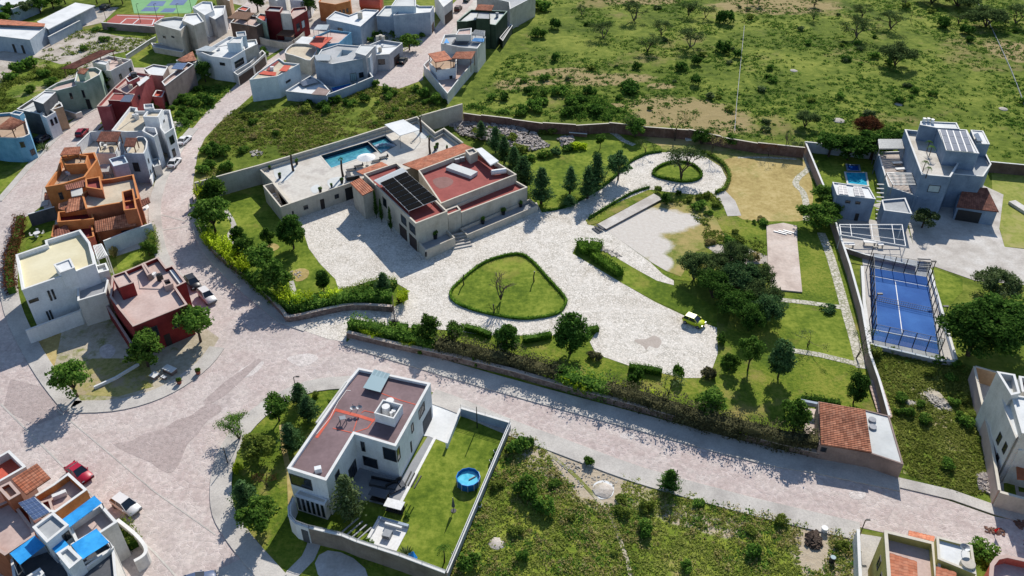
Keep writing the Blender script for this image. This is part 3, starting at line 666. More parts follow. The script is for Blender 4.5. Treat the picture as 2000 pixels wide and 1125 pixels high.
def tree(px, kind, h, r, label, cat=None, group=None, mat=None, z=0.0, name=None):
    """px: foot of the tree; h height in m; r crown radius in m"""
    _tc[0] += 1; var = _tc[0] % NV[kind]; me, wm, lm = proto(kind, var)
    H0 = dict(big=5.0, round=5.0, ball=5.0, conifer=7.2, mesq=4.9, bigmesq=5.0, bare=5.6, wispy=5.0, palm=3.2, shrub=1.0, bamboo=2.6, agave=1.0)[kind]
    R0 = dict(big=1.75, round=1.75, ball=1.8, conifer=1.5, mesq=3.1, bigmesq=3.1, bare=1.7, wispy=1.4, palm=1.5, shrub=1.1, bamboo=1.1, agave=1.0)[kind]; h *= {'shrub': 1, 'ball': 1.35, 'round': 1.28, 'conifer': 1.2}.get(kind, 1.15)
    loc = px if isinstance(px, Vector) else G(px[0], px[1], z)
    rz = R.uniform(0, 6.28); sc = (r / R0, r / R0 * R.uniform(0.9, 1.1), h / H0)
    nm = name or NMAP[kind]; cat = cat or {'shrub': 'shrub', 'agave': 'plant', 'bamboo': 'bamboo', 'palm': 'palm tree'}.get(kind, 'tree')
    def skin(o):
        if mat:
            o.material_slots[0].link = 'OBJECT'; o.material_slots[0].material = M[mat]
    if wm is None:
        o = bpy.data.objects.new(nm, me); C.objects.link(o); o.location = loc; o.rotation_euler = (0, 0, rz); o.scale = sc; skin(o); return props(o, label, cat, group)
    t = thing(nm, label, cat, loc, rz, group); t.scale = sc
    o = bpy.data.objects.new('crown', me); C.objects.link(o); o.parent = t; skin(o)
    o = bpy.data.objects.new('trunk', wm); C.objects.link(o); o.parent = t
    return t
def inpoly(x, y, P):
    c = False; n = len(P)
    for i in range(n):
        a, b = P[i], P[(i + 1) % n]
        if (a.y > y) != (b.y > y) and x < (b.x - a.x) * (y - a.y) / (b.y - a.y) + a.x: c = not c
    return c
def scatter_pts(px, n, rng, avoid=(), clump=0.0):
    P = [G(x, y) for x, y in px]; A = [[G(x, y) for x, y in a] for a in avoid]
    x0, x1, y0, y1 = min(p.x for p in P), max(p.x for p in P), min(p.y for p in P), max(p.y for p in P); out = []; tries = 0
    from mathutils import noise
    while len(out) < n and tries < n * 60:
        tries += 1; x, y = rng.uniform(x0, x1), rng.uniform(y0, y1)
        if not inpoly(x, y, P) or any(inpoly(x, y, a) for a in A): continue
        if clump and noise.noise(Vector((x * 0.07, y * 0.07, 3.3))) + 0.5 * noise.noise(Vector((x * 0.3, y * 0.3, 1))) < rng.uniform(-0.6, 0.6) * (2 - clump) * 0.5 + (clump - 1) * 0.2: continue
        out.append((x, y))
    return out
def tufts(name, label, px, n, size, mat, seed, leaves=14, ls=0.22, hgt=0.5, avoid=(), clump=1.0, cat='ground cover', pts=None):
    """countless low weeds as one stuff object"""
    rng = np.random.default_rng(seed); pts = pts or scatter_pts(px, n, rng, avoid, clump); out = []
    for x, y in pts:
        s = size * rng.uniform(0.5, 1.5); k = int(leaves * (0.6 + s / size * 0.5)); q = dirs(rng, k); q[:, 2] = np.abs(q[:, 2])
        p = q * np.array([s, s, s * hgt]) * rng.uniform(0.3, 1.0, (k, 1)) + np.array([x, y, 0.02]); out.append(leafquads(rng, p, q * .5 + [0, 0, 1.1], ls * (0.7 + 0.3 * s / size), 0.55, .6))
    me = quads_mesh(name, np.concatenate(out), [M[mat]]); o = bpy.data.objects.new(name, me); C.objects.link(o)
    return props(o, label, cat, None, 'stuff')
def hedge(label, px, w, h, mat='l_hedge', sm=3, closed=False, rough=0.12, ls=0.13, dens=42, name='hedge', core='l_hedge'):
    """clipped or loose hedge: dark twiggy body under a skin of leaves"""
    rng = np.random.default_rng(len(label) * 7 + int(px[0][0])); pts = smooth(px, sm, closed) if sm else px
    A = [G(x, y) for x, y in pts]; mb = MB(); out = []
    if closed: A.append(A[0])
    for a, b in zip(A, A[1:]):
        e = b - a; L = e.length
        if L < 1e-3: continue
        e = e / L; nn = Vector((-e.y, e.x, 0)); c = (a + b) / 2; mb.box((c.x, c.y, h * 0.42), (L * 1.02, w * 0.72, h * 0.8), math.atan2(e.y, e.x))
        k = int(max(6, dens * L * (w + 2 * h) * 0.9)); t = rng.random(k) * L; s = rng.random(k) * (w + 2 * h)
        lump = 1 + rough * np.sin(t * 2.1 + a.x) * np.cos(s * 3 + a.y)
        off = np.where(s < h, -w / 2, np.where(s > h + w, w / 2, s - h - w / 2)); z = np.where(s < h, s, np.where(s > h + w, 2 * h + w - s, h)) * lump
        nr = np.where((s < h)[:, None], -np.array(nn), np.where((s > h + w)[:, None], np.array(nn), [0, 0, 1.0]))
        p = np.array(a) + np.outer(t, np.array(e)) + np.outer(off * lump, np.array(nn)); p[:, 2] = z; p += rng.normal(0, 0.04 + rough * 0.5, p.shape); p[:, 2] = np.maximum(p[:, 2], 0.03)
        out.append(leafquads(rng, p, nr, ls, 0.6, 0.5))
    me = quads_mesh(name, np.concatenate(out), [M[mat], M[core]], mb); o = bpy.data.objects.new(name, me); C.objects.link(o)
    return props(o, label, 'hedge')
def rubble(label, px, n, smin, smax, hmax, seed, mat='rubble', name='rubble_heap'):
    rng = np.random.default_rng(seed); pts = scatter_pts(px, n, rng); P = [G(x, y) for x, y in px]; cx = sum(p.x for p in P) / len(P); cy = sum(p.y for p in P) / len(P)
    mb = MB(); rr = max((p - Vector((cx, cy, 0))).length for p in P)
    for x, y in pts:
        d = min(1, math.hypot(x - cx, y - cy) / rr); s = rng.uniform(smin, smax); z = hmax * (1 - d) * rng.uniform(0.3, 1)
        a, b = rng.uniform(0, 3), rng.uniform(-.6, .6); m = Matrix.Translation((x, y, z)) @ Matrix.Rotation(a, 4, 'Z') @ Matrix.Rotation(b, 4, 'X')
        sx, sy, sz = s, s * rng.uniform(.5, 1), s * rng.uniform(.2, .5)
        q = [m @ Vector((i * sx / 2, j * sy / 2, k * sz / 2)) for k in (-1, 1) for i, j in ((-1, -1), (1, -1), (.8, 1), (-1, .7))]
        for f in ((3, 2, 1, 0), (4, 5, 6, 7), (0, 1, 5, 4), (1, 2, 6, 5), (2, 3, 7, 6), (3, 0, 4, 7)): mb.face([q[k] for k in f])
    return props(mb.build(name, M[mat]), label, 'rubble', None, 'stuff')

# ------------------------------------------------------------------ cars
def car(px0, px1, label, col, style='hatch', L=None, glass='glass'):
    """px0 rear, px1 front of the car on the ground"""
    a, b = G(*px0), G(*px1); c = (a + b) / 2; d = b - a; rz = math.atan2(d.y, d.x)
    o = thing('parked_car', label, 'car', c, rz)
    L = L or 4.2; k = L / 4.2; paint = flat('car paint ' + col, col, 0.42, 0.0, 0.4, 0.03)
    if style == 'sedan': prof = [(-2.1, .55, .78), (-1.9, .35, .92), (-1.45, .3, 1.0), (-.6, .3, 1.0), (.5, .3, .98), (1.0, .3, .95), (1.75, .32, .82), (2.05, .4, .68), (2.12, .5, .6)]; cab = [(-1.55, 1.0), (-.85, 1.42), (.1, 1.45), (.95, .97)]
    elif style == 'suv': prof = [(-2.1, .5, .9), (-2.0, .38, 1.05), (-1.4, .35, 1.1), (-.6, .35, 1.1), (.5, .35, 1.08), (1.1, .35, 1.05), (1.8, .36, .95), (2.05, .42, .8), (2.12, .5, .7)]; cab = [(-1.98, 1.08), (-1.7, 1.62), (.15, 1.66), (.95, 1.06)]
    else: prof = [(-2.0, .5, .85), (-1.92, .35, .98), (-1.4, .3, 1.02), (-.6, .3, 1.02), (.5, .3, 1.0), (1.15, .3, .95), (1.75, .32, .82), (2.0, .4, .68), (2.08, .5, .58)]; cab = [(-1.9, 1.0), (-1.6, 1.47), (.2, 1.5), (1.15, .95)]
    W_ = 0.88; rings = []
    for i, (x, z0, z1) in enumerate(prof):
        w = W_ * (0.86 if i in (0, 8) else 0.95 if i in (1, 7) else 1.0); x *= k
        rings.append([(x, -w * .9, z0), (x, -w, z0 + .18), (x, -w * .99, z1 - .22), (x, -w * .86, z1 - .03), (x, 0, z1 + .03), (x, w * .86, z1 - .03), (x, w * .99, z1 - .22), (x, w, z0 + .18), (x, w * .9, z0)])
    mb = MB()
    for p, q in zip(rings, rings[1:]):
        for i in range(9): j = (i + 1) % 9; mb.face([p[i], q[i], q[j], p[j]])
    mb.face(rings[0]); mb.face(rings[-1][::-1]); mb.build('body', paint, o, smooth=True, weld=True)
    (x0, z0), (x1, z1), (x2, z2), (x3, z3) = [(x * k, z) for x, z in cab]; w, t = .80, .62
    mb = MB(); mb.slab([(x1, -t, z1), (x2, -t, z2), (x2, t, z2), (x1, t, z1)], .05)
    for s_ in (-1, 1):
        for (xa, za, xb, zb) in ((x0, z0, x1, z1), (x2, z2, x3, z3)):
            ya, yb = (w if za < zb else t) * s_, (t if za < zb else w) * s_; mb.tube([(xa, ya, za), (xb, yb, zb)], .045, 4)
        xm = (x1 + x2) / 2; mb.tube([(xm, w * s_, z0), (xm, t * s_, z1)], .035, 4)
    mb.build('roof', paint, o)
    G_ = M['glass']
    mb = MB(); mb.face([(x3, -w, z3 - .02), (x3, w, z3 - .02), (x2, t, z2 - .02), (x2, -t, z2 - .02)]); mb.build('windscreen', G_, o)
    mb = MB(); mb.face([(x0, w, z0 - .02), (x0, -w, z0 - .02), (x1, -t, z1 - .02), (x1, t, z1 - .02)]); mb.build('rear_window', G_, o)
    for s_ in (-1, 1):
        mb = MB(); mb.face([(x0, w * s_, z0 - .02), (x3, w * s_, z3 - .02), (x2, t * s_, z2 - .02), (x1, t * s_, z1 - .02)][::s_]); mb.build('side_window', G_, o)
        mb = MB(); mb.box((2.03 * k, .62 * s_, .66), (.12, .34, .16)); mb.build('headlight', M['steel'], o)
        mb = MB(); mb.box((-2.03 * k, .66 * s_, .80), (.1, .24, .2)); mb.build('taillight', M['red'], o)
        mb = MB(); mb.box((x3 - .3, .93 * s_, 1.0), (.16, .14, .12)); mb.build('wing_mirror', paint, o)
        for x in (-1.3 * k, 1.3 * k):
            mb = MB(); n = 12
            for r_, y0, y1 in ((.33, .66, .90),):
                A_ = [(x + r_ * math.cos(q * 2 * math.pi / n), y0 * s_, .33 + r_ * math.sin(q * 2 * math.pi / n)) for q in range(n)]; B_ = [(p[0], y1 * s_, p[2]) for p in A_]
                for i in range(n): j = (i + 1) % n; mb.face([A_[i], A_[j], B_[j], B_[i]])
                mb.face(B_)
            wh = mb.build('wheel', M['dark'], o)
            mb = MB(); mb.face([(x + .2 * math.cos(q), .905 * s_, .33 + .2 * math.sin(q)) for q in np.linspace(0, 5.5, 8)]); mb.build('rim', M['steel'], wh)
    return o
# ================================================================== THE SETTING
mb = MB(); S_ = 2600
mb.face([(-S_, -400, -.01), (S_, -400, -.01), (S_, 3500, -.01), (-S_, 3500, -.01)]); props(mb.build('ground', M['field']), kind='structure')
sheet('road', [(646,44),(610,64),(564,90),(520,120),(468,158),(430,195),(402,220),(377,250),(356,275),(338,305),(318,340),(306,375),(300,405),(302,440),(308,480),(322,515),(345,545),(330,560),
  (137,740),(60,690),(25,620),(10,560),(15,500),(35,430),(58,420),(84,400),(88,366),(112,330),(152,280),(196,240),(222,200),(262,160),(330,118),(405,82),(455,54),(505,20),(530,-8),(505,-14),(470,14),(430,42),(385,68),(300,100),(235,150),(186,212),(160,226),(120,260),(80,300),(0,392),(-200,520),(-300,1300),(560,1300),
  (540,1140),(480,1080),(450,1040),(428,1000),(424,950),(433,900),(455,855),(500,805),(560,768),(620,748),(690,745),(842,765),(900,785),(1000,828),(1100,865),(1250,920),(1400,962),(1500,988),(1680,1030),(1760,1048),(2300,1190),(2300,1110),(2050,1030),(1940,1008),(1860,980),(1765,950),(1600,905),(1480,893),(1230,826),(960,752),(678,668),
  (640,648),(600,646),(550,630),(520,607),(480,577),(440,540),(405,497),(383,450),(376,400),(378,350),(386,300),(400,270),(430,238),(452,222),(492,186),(560,112)], .02, M['road'])
sheet('road', [(722,150),(738,167),(780,173),(826,156),(828,130),(862,98),(893,45),(940,-20),(912,-20),(882,10),(860,40),(845,62),(820,82),(775,107)], .03, M['road'])
sheet('road', [(995,44),(1018,42),(1012,52),(990,56)], .03, M['road'])
for q in ([(195,680),(212,672),(226,684),(214,700),(198,696)], [(25,770),(40,765),(36,790),(22,800),(14,788)], [(465,725),(500,706),(516,708),(500,728),(476,738)], [(330,240),(352,236),(372,242),(352,248)], [(1215,845),(1240,848),(1232,858),(1212,854)], [(1660,960),(1690,962),(1684,975),(1662,972)], [(300,860),(330,850),(338,866),(312,880)], [(560,700),(600,690),(622,700),(590,716)]): sheet('road_patch', smooth(q, 4, True), .031, M['roadpale'])
# redder bands and pale joints in the stone street
sheet('road_patch', smooth([(222,868),(252,862),(285,846),(318,838),(345,820),(372,812),(400,792),(425,790),(432,803),(405,822),(384,850),(366,868),(350,905),(332,924),(312,916),(292,902),(262,890)], 3, True), .032, M['roadred'])
sheet('road_patch', [(397,783),(440,745),(505,700),(512,704),(470,745),(440,772),(402,795)], .033, M['roadred'])
sheet('road_patch', [(20,740),(100,760),(135,805),(70,830),(5,800)], .032, M['roadred'])
for i, (p, w) in enumerate([([(0,790),(60,850),(200,990),(300,1080),(345,1130)], .22), ([(305,418),(376,436)], .3), ([(305,452),(382,440)], .3), ([(110,800),(300,960),(420,1045)], .16)]):
    strip('kerb_joint', p, w, .045, M['walk'], z0=.02)
sheet('road', [(400,1125),(500,1078),(530,1120),(470,1160)], .036, M['walk'])
# pavements
def pave(px, w, **k): return strip('pavement', px, w, .14, M['walk'], sm=3, ov=.95, **k)
pave([(377,250),(356,275),(338,305),(318,340),(306,375),(300,405),(302,440),(308,480),(322,515),(345,545)], 1.3)
pave([(137,797),(95,745),(60,690),(25,620),(12,560),(18,500)][::-1], 1.7)
pave([(137,797),(220,794),(290,778),(350,750),(400,712),(427,678)], 1.5)
pave([(378,395),(384,440),(405,485),(440,528),(480,565),(520,597),(552,622),(600,640)], 1.6)
pave([(678,668),(960,752),(1230,826),(1480,893),(1600,915),(1757,948)], 2.3)
strip('pavement', [(1757,946),(1860,970),(1940,998),(2200,1070)], 1.2, .14, M['walk'], ov=.5)
pave([(690,742),(620,748),(560,768),(500,805),(455,855),(433,900),(425,950),(430,1000),(452,1040),(482,1080),(535,1140)], 1.7)
pave([(845,768),(900,788),(1000,830),(1100,867),(1250,922),(1400,964),(1500,990),(1680,1032)], -1.9)
strip('kerb', [(1000,845),(1100,885),(1250,940),(1400,982),(1500,1008),(1672,1050)], .5, .10, M['walk'])
strip('pavement', [(0,392),(80,300),(120,260),(160,226),(186,212)], 1.0, .14, M['walk'], ov=.4)
strip('pavement', [(84,402),(88,368),(112,332),(152,282),(196,242)], -.9, .14, M['walk'], ov=.4)
sheet('road', [(262,318),(312,300),(338,292),(345,308),(318,338),(306,352)], .05, mottled('sandy forecourt', ['b7a88c', 'c6b99e'], .3))
# villa grounds
sheet('lawn', [(382,385),(386,440),(403,490),(438,535),(478,571),(520,600),(562,620),(640,607),(765,595),(800,578),(700,480),(560,425),(505,360)], .025, M['lawn'])
sheet('lawn', [(1018,320),(1060,300),(1105,270),(1150,255),(1200,250),(1290,285),(1300,320),(1180,390),(1058,425),(1030,400)], .025, M['lawn'])
sheet('lawn', [(682,655),(1160,632),(1420,640),(1440,560),(1310,545),(1215,500),(1120,470),(1160,440),(1290,372),(1420,352),(1500,285),(1575,288),(1640,470),(1695,700),(1763,925),(1600,885),(1480,878),(1230,810),(960,737)], .022, M['lawnrough'])
sheet('lawn', [(1188,252),(1410,268),(1570,290),(1600,350),(1430,330),(1290,290)], .024, groundmat('thin grass', '5d6e32', '7c8244', '99925a', 'ab9a6a', .46, .58, .14, 1.4, .08))
sheet('lawn', [(1180,490),(1215,497),(1260,535),(1320,560),(1400,600),(1400,640),(1340,616),(1280,588),(1215,553)], .03, M['lawn'])
sheet('lawn', [(1518,600),(1655,612),(1672,704),(1545,685)], .03, M['lawn'])
sheet('driveway', [(560,628),(640,612),(700,601),(768,600),(798,585),(795,565),(775,553),(700,568),(664,575),(655,545),(625,515),(603,485),(592,450),(575,425),(560,410),(690,350),(760,400),(840,440),(960,420),(1048,395),(1058,415),(1100,408),(1135,392),(1175,368),(1203,345),(1232,318),(1262,303),(1292,298),(1340,295),(1380,308),(1408,326),(1420,350),(1412,366),(1395,375),(1360,380),(1300,374),(1272,370),(1200,398),(1150,428),(1146,438),(1180,446),(1270,512),(1295,536),(1316,548),(1316,557),(1283,548),(1250,530),(1212,508),(1185,490),(1160,476),(1125,480),(1118,495),(1215,553),(1280,590),(1340,618),(1400,640),(1402,690),(1392,718),(1368,738),(1338,738),(1240,718),(1165,692),(1152,668),(1165,648),(1090,655),(950,655),(880,645),(800,640),(700,632),(678,640),(676,668),(640,662),(600,648)], .04, M['drive'])
sheet('oil_stain', smooth([(1238,664),(1262,662),(1278,655),(1292,666),(1284,680),(1268,676),(1262,684),(1256,676)], 4, True), .045, M['stain'])
sheet('lawn', smooth([(880,572),(905,545),(950,512),(1010,497),(1040,512),(1070,545),(1103,582),(1103,598),(1085,615),(1030,624),(985,620),(930,608),(890,592)], 3, True), .05, M['lawn'])
sheet('lawn', smooth([(1275,342),(1297,322),(1335,318),(1360,328),(1370,345),(1352,355),(1320,355)], 3, True), .05, M['lawn'])
sheet('lawn', [(1143,430),(1150,440),(1166,436),(1278,378),(1268,370),(1200,398)], .05, M['lawnrough'])
sheet('slab_floor', [(1182,448),(1200,432),(1285,398),(1300,392),(1375,395),(1400,430),(1420,470),(1360,490),(1330,540),(1303,530),(1272,512),(1230,482)], .052, M['slabg'])
sheet('dry_lawn', smooth([(1408,318),(1440,306),(1500,303),(1560,310),(1582,340),(1588,390),(1575,428),(1520,432),(1450,428),(1420,400),(1400,378),(1420,350)], 3, True), .03, M['drylawn'])
sheet('path', [(1390,376),(1412,368),(1436,392),(1448,421),(1421,422),(1412,400)], .05, M['walk'])
sheet('path', smooth([(1380,482),(1430,478),(1500,500),(1500,514),(1440,518),(1432,532),(1415,505)], 2, True), .045, M['gravel'])
mb = MB(); Q = [G(x, y, .25) for x, y in [(1497,440),(1530,435),(1557,441),(1557,470),(1562,520),(1567,570),(1506,564),(1500,515)]]
mb.prism(Q, 0, .25); props(mb.build('raised_slab', M['pinkslab']), kind='structure')
strip('path', [(1612,455),(1630,500),(1648,560),(1665,620),(1680,670),(1692,720)], -1.5, .055, M['flag'], sm=2)
strip('path', [(1517,588),(1580,595),(1660,606)], 1.1, .058, M['flag']); strip('path', [(1545,688),(1600,697),(1670,714)], 1.1, .058, M['flag'])
strip('path', [(1562,300),(1574,325),(1553,345),(1548,360),(1562,375),(1568,400),(1568,430)], 1.3, .06, M['flag'], sm=3)
strip('path', [(1555,309),(1500,306),(1440,306)], .7, .058, M['flag']); strip('path', [(1180,254),(1200,265),(1212,275),(1235,285)], 1.3, .06, M['flag'], sm=2)
strip('path', [(436,412),(452,440),(443,462),(462,483)], .9, .06, M['walk'], sm=3); strip('path', [(563,550),(570,575),(560,590)], .9, .06, M['walk'])
sheet('lawn', smooth([(520,480),(535,475),(546,482),(535,490),(522,488)], 2, True), .06, M['drylawn'])
sheet('lawn', smooth([(565,535),(585,524),(603,528),(600,542),(580,550)], 2, True), .06, M['drylawn'])
# other lots
sheet('lot_ground', [(385,352),(370,355),(386,300),(402,270),(440,225),(492,190),(560,200),(730,170),(830,175),(880,205),(840,225),(505,325)], .012, M['field'])
sheet('lot_ground', [(1000,838),(1100,882),(1250,935),(1400,978),(1500,1003),(1672,1045),(1676,1300),(860,1300),(885,1118)], .012, M['lotw'])
sheet('dirt', smooth([(1160,945),(1180,938),(1198,948),(1196,968),(1175,975),(1160,965)], 3, True), .045, M['r_white'])
strip('path', [(1058,872),(1080,895),(1120,930),(1165,978),(1190,1010),(1205,1050),(1222,1100),(1235,1160)], .5, .05, M['dirt'], sm=3)
sheet('lot_ground', [(1700,672),(1870,705),(1905,716),(1950,965),(1940,990),(1765,925),(1738,800)], .012, M['scrub'])
sheet('dirt', smooth([(1800,762),(1822,757),(1850,782),(1860,805),(1835,800),(1800,785)], 2, True), .03, M['dirt'])
sheet('lot_ground', [(66,672),(200,612),(260,650),(400,640),(428,660),(410,690),(345,742),(285,768),(220,782),(145,785),(105,742)], .025, M['dirt'])
sheet('lawn', [(110,735),(130,770),(230,775),(300,755),(290,700),(180,700)], .035, groundmat('dry verge', '75793c', '96905a', 'a89c68', 'a5957c', .5, .6, .3, 2, .05))
sheet('lot_ground', [(100,612),(66,672),(100,740),(110,700),(122,640)], .033, M['drylawn'])
sheet('lawn', [(690,750),(624,756),(566,777),(508,812),(466,858),(446,902),(438,950),(444,998),(465,1036),(500,1085),(560,1160),(800,1300),(720,1000)], .028, M['lawnrough'])
strip('path', [(545,830),(550,880),(560,930),(562,985)], .7, .045, M['drylawn'], sm=2)
sheet('dirt', smooth([(640,1075),(690,1090),(720,1130),(640,1140),(615,1100)], 2, True), .04, M['concrete'])
strip('path', [(603,1052),(590,1085),(560,1115),(540,1150)], 1.6, .06, M['walk'], sm=2)
sheet('lawn', [(896,800),(998,828),(884,1116),(690,1055),(705,990),(760,990),(790,940),(845,855),(872,862)], .03, M['lawn'])
sheet('driveway', [(835,772),(900,790),(902,800),(873,866),(838,852),(800,850)], .055, M['r_white'])
sheet('patio', [(640,965),(692,850),(780,940),(838,848),(848,852),(773,993),(712,977),(650,1000)], .05, M['patio'])
strip('kerb', [(848,852),(773,993)], .4, .09, M['whitepaint'])
# upper left
sheet('lot_paving', [(592,62),(637,40),(700,50),(735,34),(850,14),(846,60),(830,78),(775,104),(722,148),(712,130),(640,188),(560,186),(585,128),(560,118),(540,112),(600,70)], .016, M['concrete'])
sheet('lot_paving', [(380,-10),(420,-30),(640,-30),(735,-30),(730,15),(637,40),(600,62),(560,88),(520,112),(466,150),(380,105),(400,82),(455,52),(505,18)], .014, M['gravel'])
sheet('lot_paving', [(828,130),(874,186),(936,112),(952,76),(1000,50),(1020,20),(1000,-30),(925,-30),(893,45),(862,98)], .016, M['concrete'])
sheet('lot_paving', [(160,290),(200,250),(250,205),(300,200),(345,250),(335,300),(300,350),(292,440),(200,472),(105,470),(84,400),(112,332)], .016, M['gravel'])
sheet('lot_paving', [(105,262),(40,215),(90,178),(180,112),(260,115),(300,126),(370,122),(320,168),(250,185),(212,210),(190,214),(120,240)], .016, M['gravel'])
sheet('lot_paving', [(1790,380),(1850,330),(1960,380),(1952,445),(1830,432),(1772,428),(1700,400)], .034, M['concrete'])
sheet('lot_ground', [(0,232),(-200,330),(-200,60),(0,80),(60,78),(150,60),(205,50),(305,60),(345,70),(300,95),(230,130),(120,160),(60,200)], .012, M['scrub'])
sheet('gravel_lot', smooth([(-60,250),(-60,92),(0,92),(60,96),(90,88),(125,66),(175,60),(240,72),(290,78),(265,95),(225,105),(180,118),(118,125),(70,112),(30,128),(12,160),(-10,190)], 2, True), .03, M['gravel'])
sheet('lawn', [(262,132),(255,110),(300,78),(362,100),(318,132)], .03, M['lawn'])
sheet('lawn', [(200,205),(90,280),(60,325),(40,305),(150,190)], .012, M['lawnrough'])
sheet('lawn', [(70,300),(78,308),(50,335),(38,322)], .03, M['lawn'])
sheet('lawn', [(58,440),(108,430),(104,465),(88,475),(48,488)], .03, M['lawn']); sheet('lawn', [(226,498),(290,482),(294,504),(230,530)], .03, M['lawn'])
sheet('path', [(225,480),(294,458),(290,480),(228,500)], .04, M['walk'])
sheet('lawn', [(355,262),(300,330),(290,200),(380,170),(460,165),(430,195),(380,245)], .012, M['lawnrough'])
sheet('lawn', [(-100,480),(-60,430),(0,345),(45,340),(10,385),(-80,470)], .012, M['lawn'])
sheet('sports_court', [(228,28),(322,30),(304,56),(198,50)], .03, M['courtred'])
sheet('sports_court', [(250,-25),(400,-25),(372,26),(262,26)], .03, M['courtgreen'])
for q in ([(296,2),(325,2),(318,12),(285,12)], [(340,-2),(368,-2),(358,10),(330,10)], [(284,14),(312,14),(306,22),(274,22)], [(322,16),(345,16),(338,24),(312,24)]): sheet('court_marking', q, .04, M['courtblue'])
for p in ([(248,36),(300,38),(296,48),(236,46),(248,36)], [(270,37),(258,47)], [(228,30),(320,33)]): strip('court_marking', p, .35, .045, M['whitepaint'], z0=.03)
sheet('parking', [(95,55),(190,14),(232,14),(200,44),(130,60)], .025, M['gravel'])
# east houses
sheet('lawn', [(1578,282),(1700,305),(1735,420),(1640,455),(1610,365)], .03, M['lawn'])
sheet('patio', [(1632,418),(1772,440),(1790,500),(1825,520),(1800,532),(1690,505),(1648,484)], .05, M['walk'])
sheet('driveway', [(1772,425),(1830,430),(1950,440),(1962,482),(2120,500),(2150,570),(1990,555),(1905,548),(1830,522),(1790,508)], .04, M['concrete'])
sheet('lawn', [(1936,330),(2200,335),(2200,500),(1962,482),(1940,400)], .03, groundmat('pale lawn', '72803a', '8a9048', '9a9a56', 'a59c68', .5, .62, .12, 1.2, .04))
sheet('lawn', [(1822,524),(1880,545),(1880,570),(1830,620)], .03, M['lawn'])
sheet('court_surround', [(1684,505),(1815,520),(1868,706),(1834,700),(1700,672)], .035, M['walk'])
sheet('sports_court', [(1703,663),(1834,692),(1810,541),(1698,522)], .05, M['court'])
for p, w in (([(1697,538),(1812,560)], .12), ([(1702,643),(1830,668)], .12), ([(1748,550),(1762,655)], .12)): strip('court_marking', p, w, .062, M['whitepaint'], z0=.05)
sheet('patio', [(1905,730),(1950,728),(1990,960),(2200,1000),(2200,1060),(1990,1010),(1950,1000),(1940,870)], .04, M['concrete'])
sheet('lawn', [(1958,900),(1975,905),(1988,985),(1962,978)], .05, M['lawn'])
sheet('path', [(1678,1042),(1728,1050),(1700,1110),(1710,1200),(1680,1200)], .04, M['walk'])

# ================================================================== WALLS
wall('tall plastered perimeter wall running behind the pool terrace', [(380,357),(505,323),(660,277),(815,228),(903,203)], 4.2, .25, M['cream'], M['copcream'])
wall('plastered wall at the far end of the pool terrace', [(815,229),(850,260),(867,251),(904,279)], 4.2, .22, M['cream'], M['copcream'])
wall('stepped brick wall along the back of the villa grounds', [(905,221),(940,226),(1000,233),(1060,241),(1125,245),(1190,241),(1250,247),(1345,254),(1410,268),(1480,280),(1572,290)], 2.3, .25, M['brick'], M['copcream'], stepped=.18)
wall('long side wall between the villa garden and the padel court', [(1573,277),(1611,368),(1626,415),(1640,458),(1660,516),(1684,602),(1699,690),(1717,741),(1737,812)], 2.2, .25, M['rose'], M['cop'], stepped=.0)
wall('low rough stone wall beside the straight street', [(678,648),(780,672),(886,694),(1000,722),(1140,762),(1288,802),(1480,854),(1600,883)], 1.1, .55, M['stonewall'], M['pinkslab'], name='stone_wall')
wall('curved low stone wall below the bamboo hedge', [(379,372),(390,440),(422,492),(490,544),(550,604),(565,618),(630,604),(690,594),(766,598)], 1.1, .45, M['stonewall'], M['pinkslab'], name='stone_wall', sm=3)
wall('grey brown retaining wall below the white house garden', [(604,1030),(668,1045),(697,1057),(780,1084),(870,1118)], 2.8, .3, M['greybrown'], M['cop'], name='retaining_wall', rail=.5)
rw = wall('curved white end of the garden wall with a grey door', [(573,972),(565,990),(566,1008),(578,1021),(603,1030)], 2.8, .3, M['white'], M['cop'], name='retaining_wall', rail=.5)
mb = MB(); a, b = G(586,1024,2.8), G(600,1029,2.8); c = (a + b) / 2; e = b - a; mb.box((c.x + .05, c.y - .2, 1.1), (e.length * .9, .12, 2.2), math.atan2(e.y, e.x)); o = mb.build('door', M['dkgrey'], rw); o.matrix_parent_inverse = Matrix.Translation(-rw.location)

wall('grey garden wall right of the round pool', [(872,1119),(996,826)], 1.3, .25, M['grey'], M['cop'], rail=.4)
wall('grey railed wall at the top of the round pool lawn', [(900,797),(996,825)], 1.5, .25, M['bluegrey'], M['cop'], rail=.7)
wall('short white wall between the white driveway and the lawn', [(899,798),(872,866)], 1.0, .25, M['white'], M['cop'])
wall('white wall of the yard below the cream roofed house', [(50,646),(100,627),(155,607),(198,570)], 2.6, .25, M['white'], M['cop'])
wall('dark faced wall beside the small lawn with white table', [(54,419),(106,404)], 2.6, .2, M['dkgrey'], M['cop'])
wall('pale blue wall below the big terracotta roof', [(202,471),(250,452),(296,436)], 3.0, .2, M['paleblue'], M['cop'])
wall('maroon lot wall beside the red house', [(193,574),(225,622),(257,672)], 2.6, .25, M['maroon'], M['coppink'])
wall('white kerb wall crossing the bare lot', [(183,755),(225,736),(270,709)], .5, .25, M['white'], None, name='low_wall')
wall('grey wall around the triangular pool yard', [(636,186),(690,166),(728,150),(712,128)], 2.2, .2, M['bluegrey'], M['cop'])
wall('curved grey wall in front of the dark red house', [(505,72),(530,78),(562,82),(585,70),(598,55)], 2.0, .2, M['cream'], None, sm=3)
wall('low white wall at the end of the tile roofed mint house', [(126,215),(148,222),(159,218)], 1.4, .25, M['offwhite'], M['cop'])
wall('white garden wall behind the dark hedge of orange house', [(150,283),(176,258),(200,255)], 2.2, .2, M['white'], M['cop'])
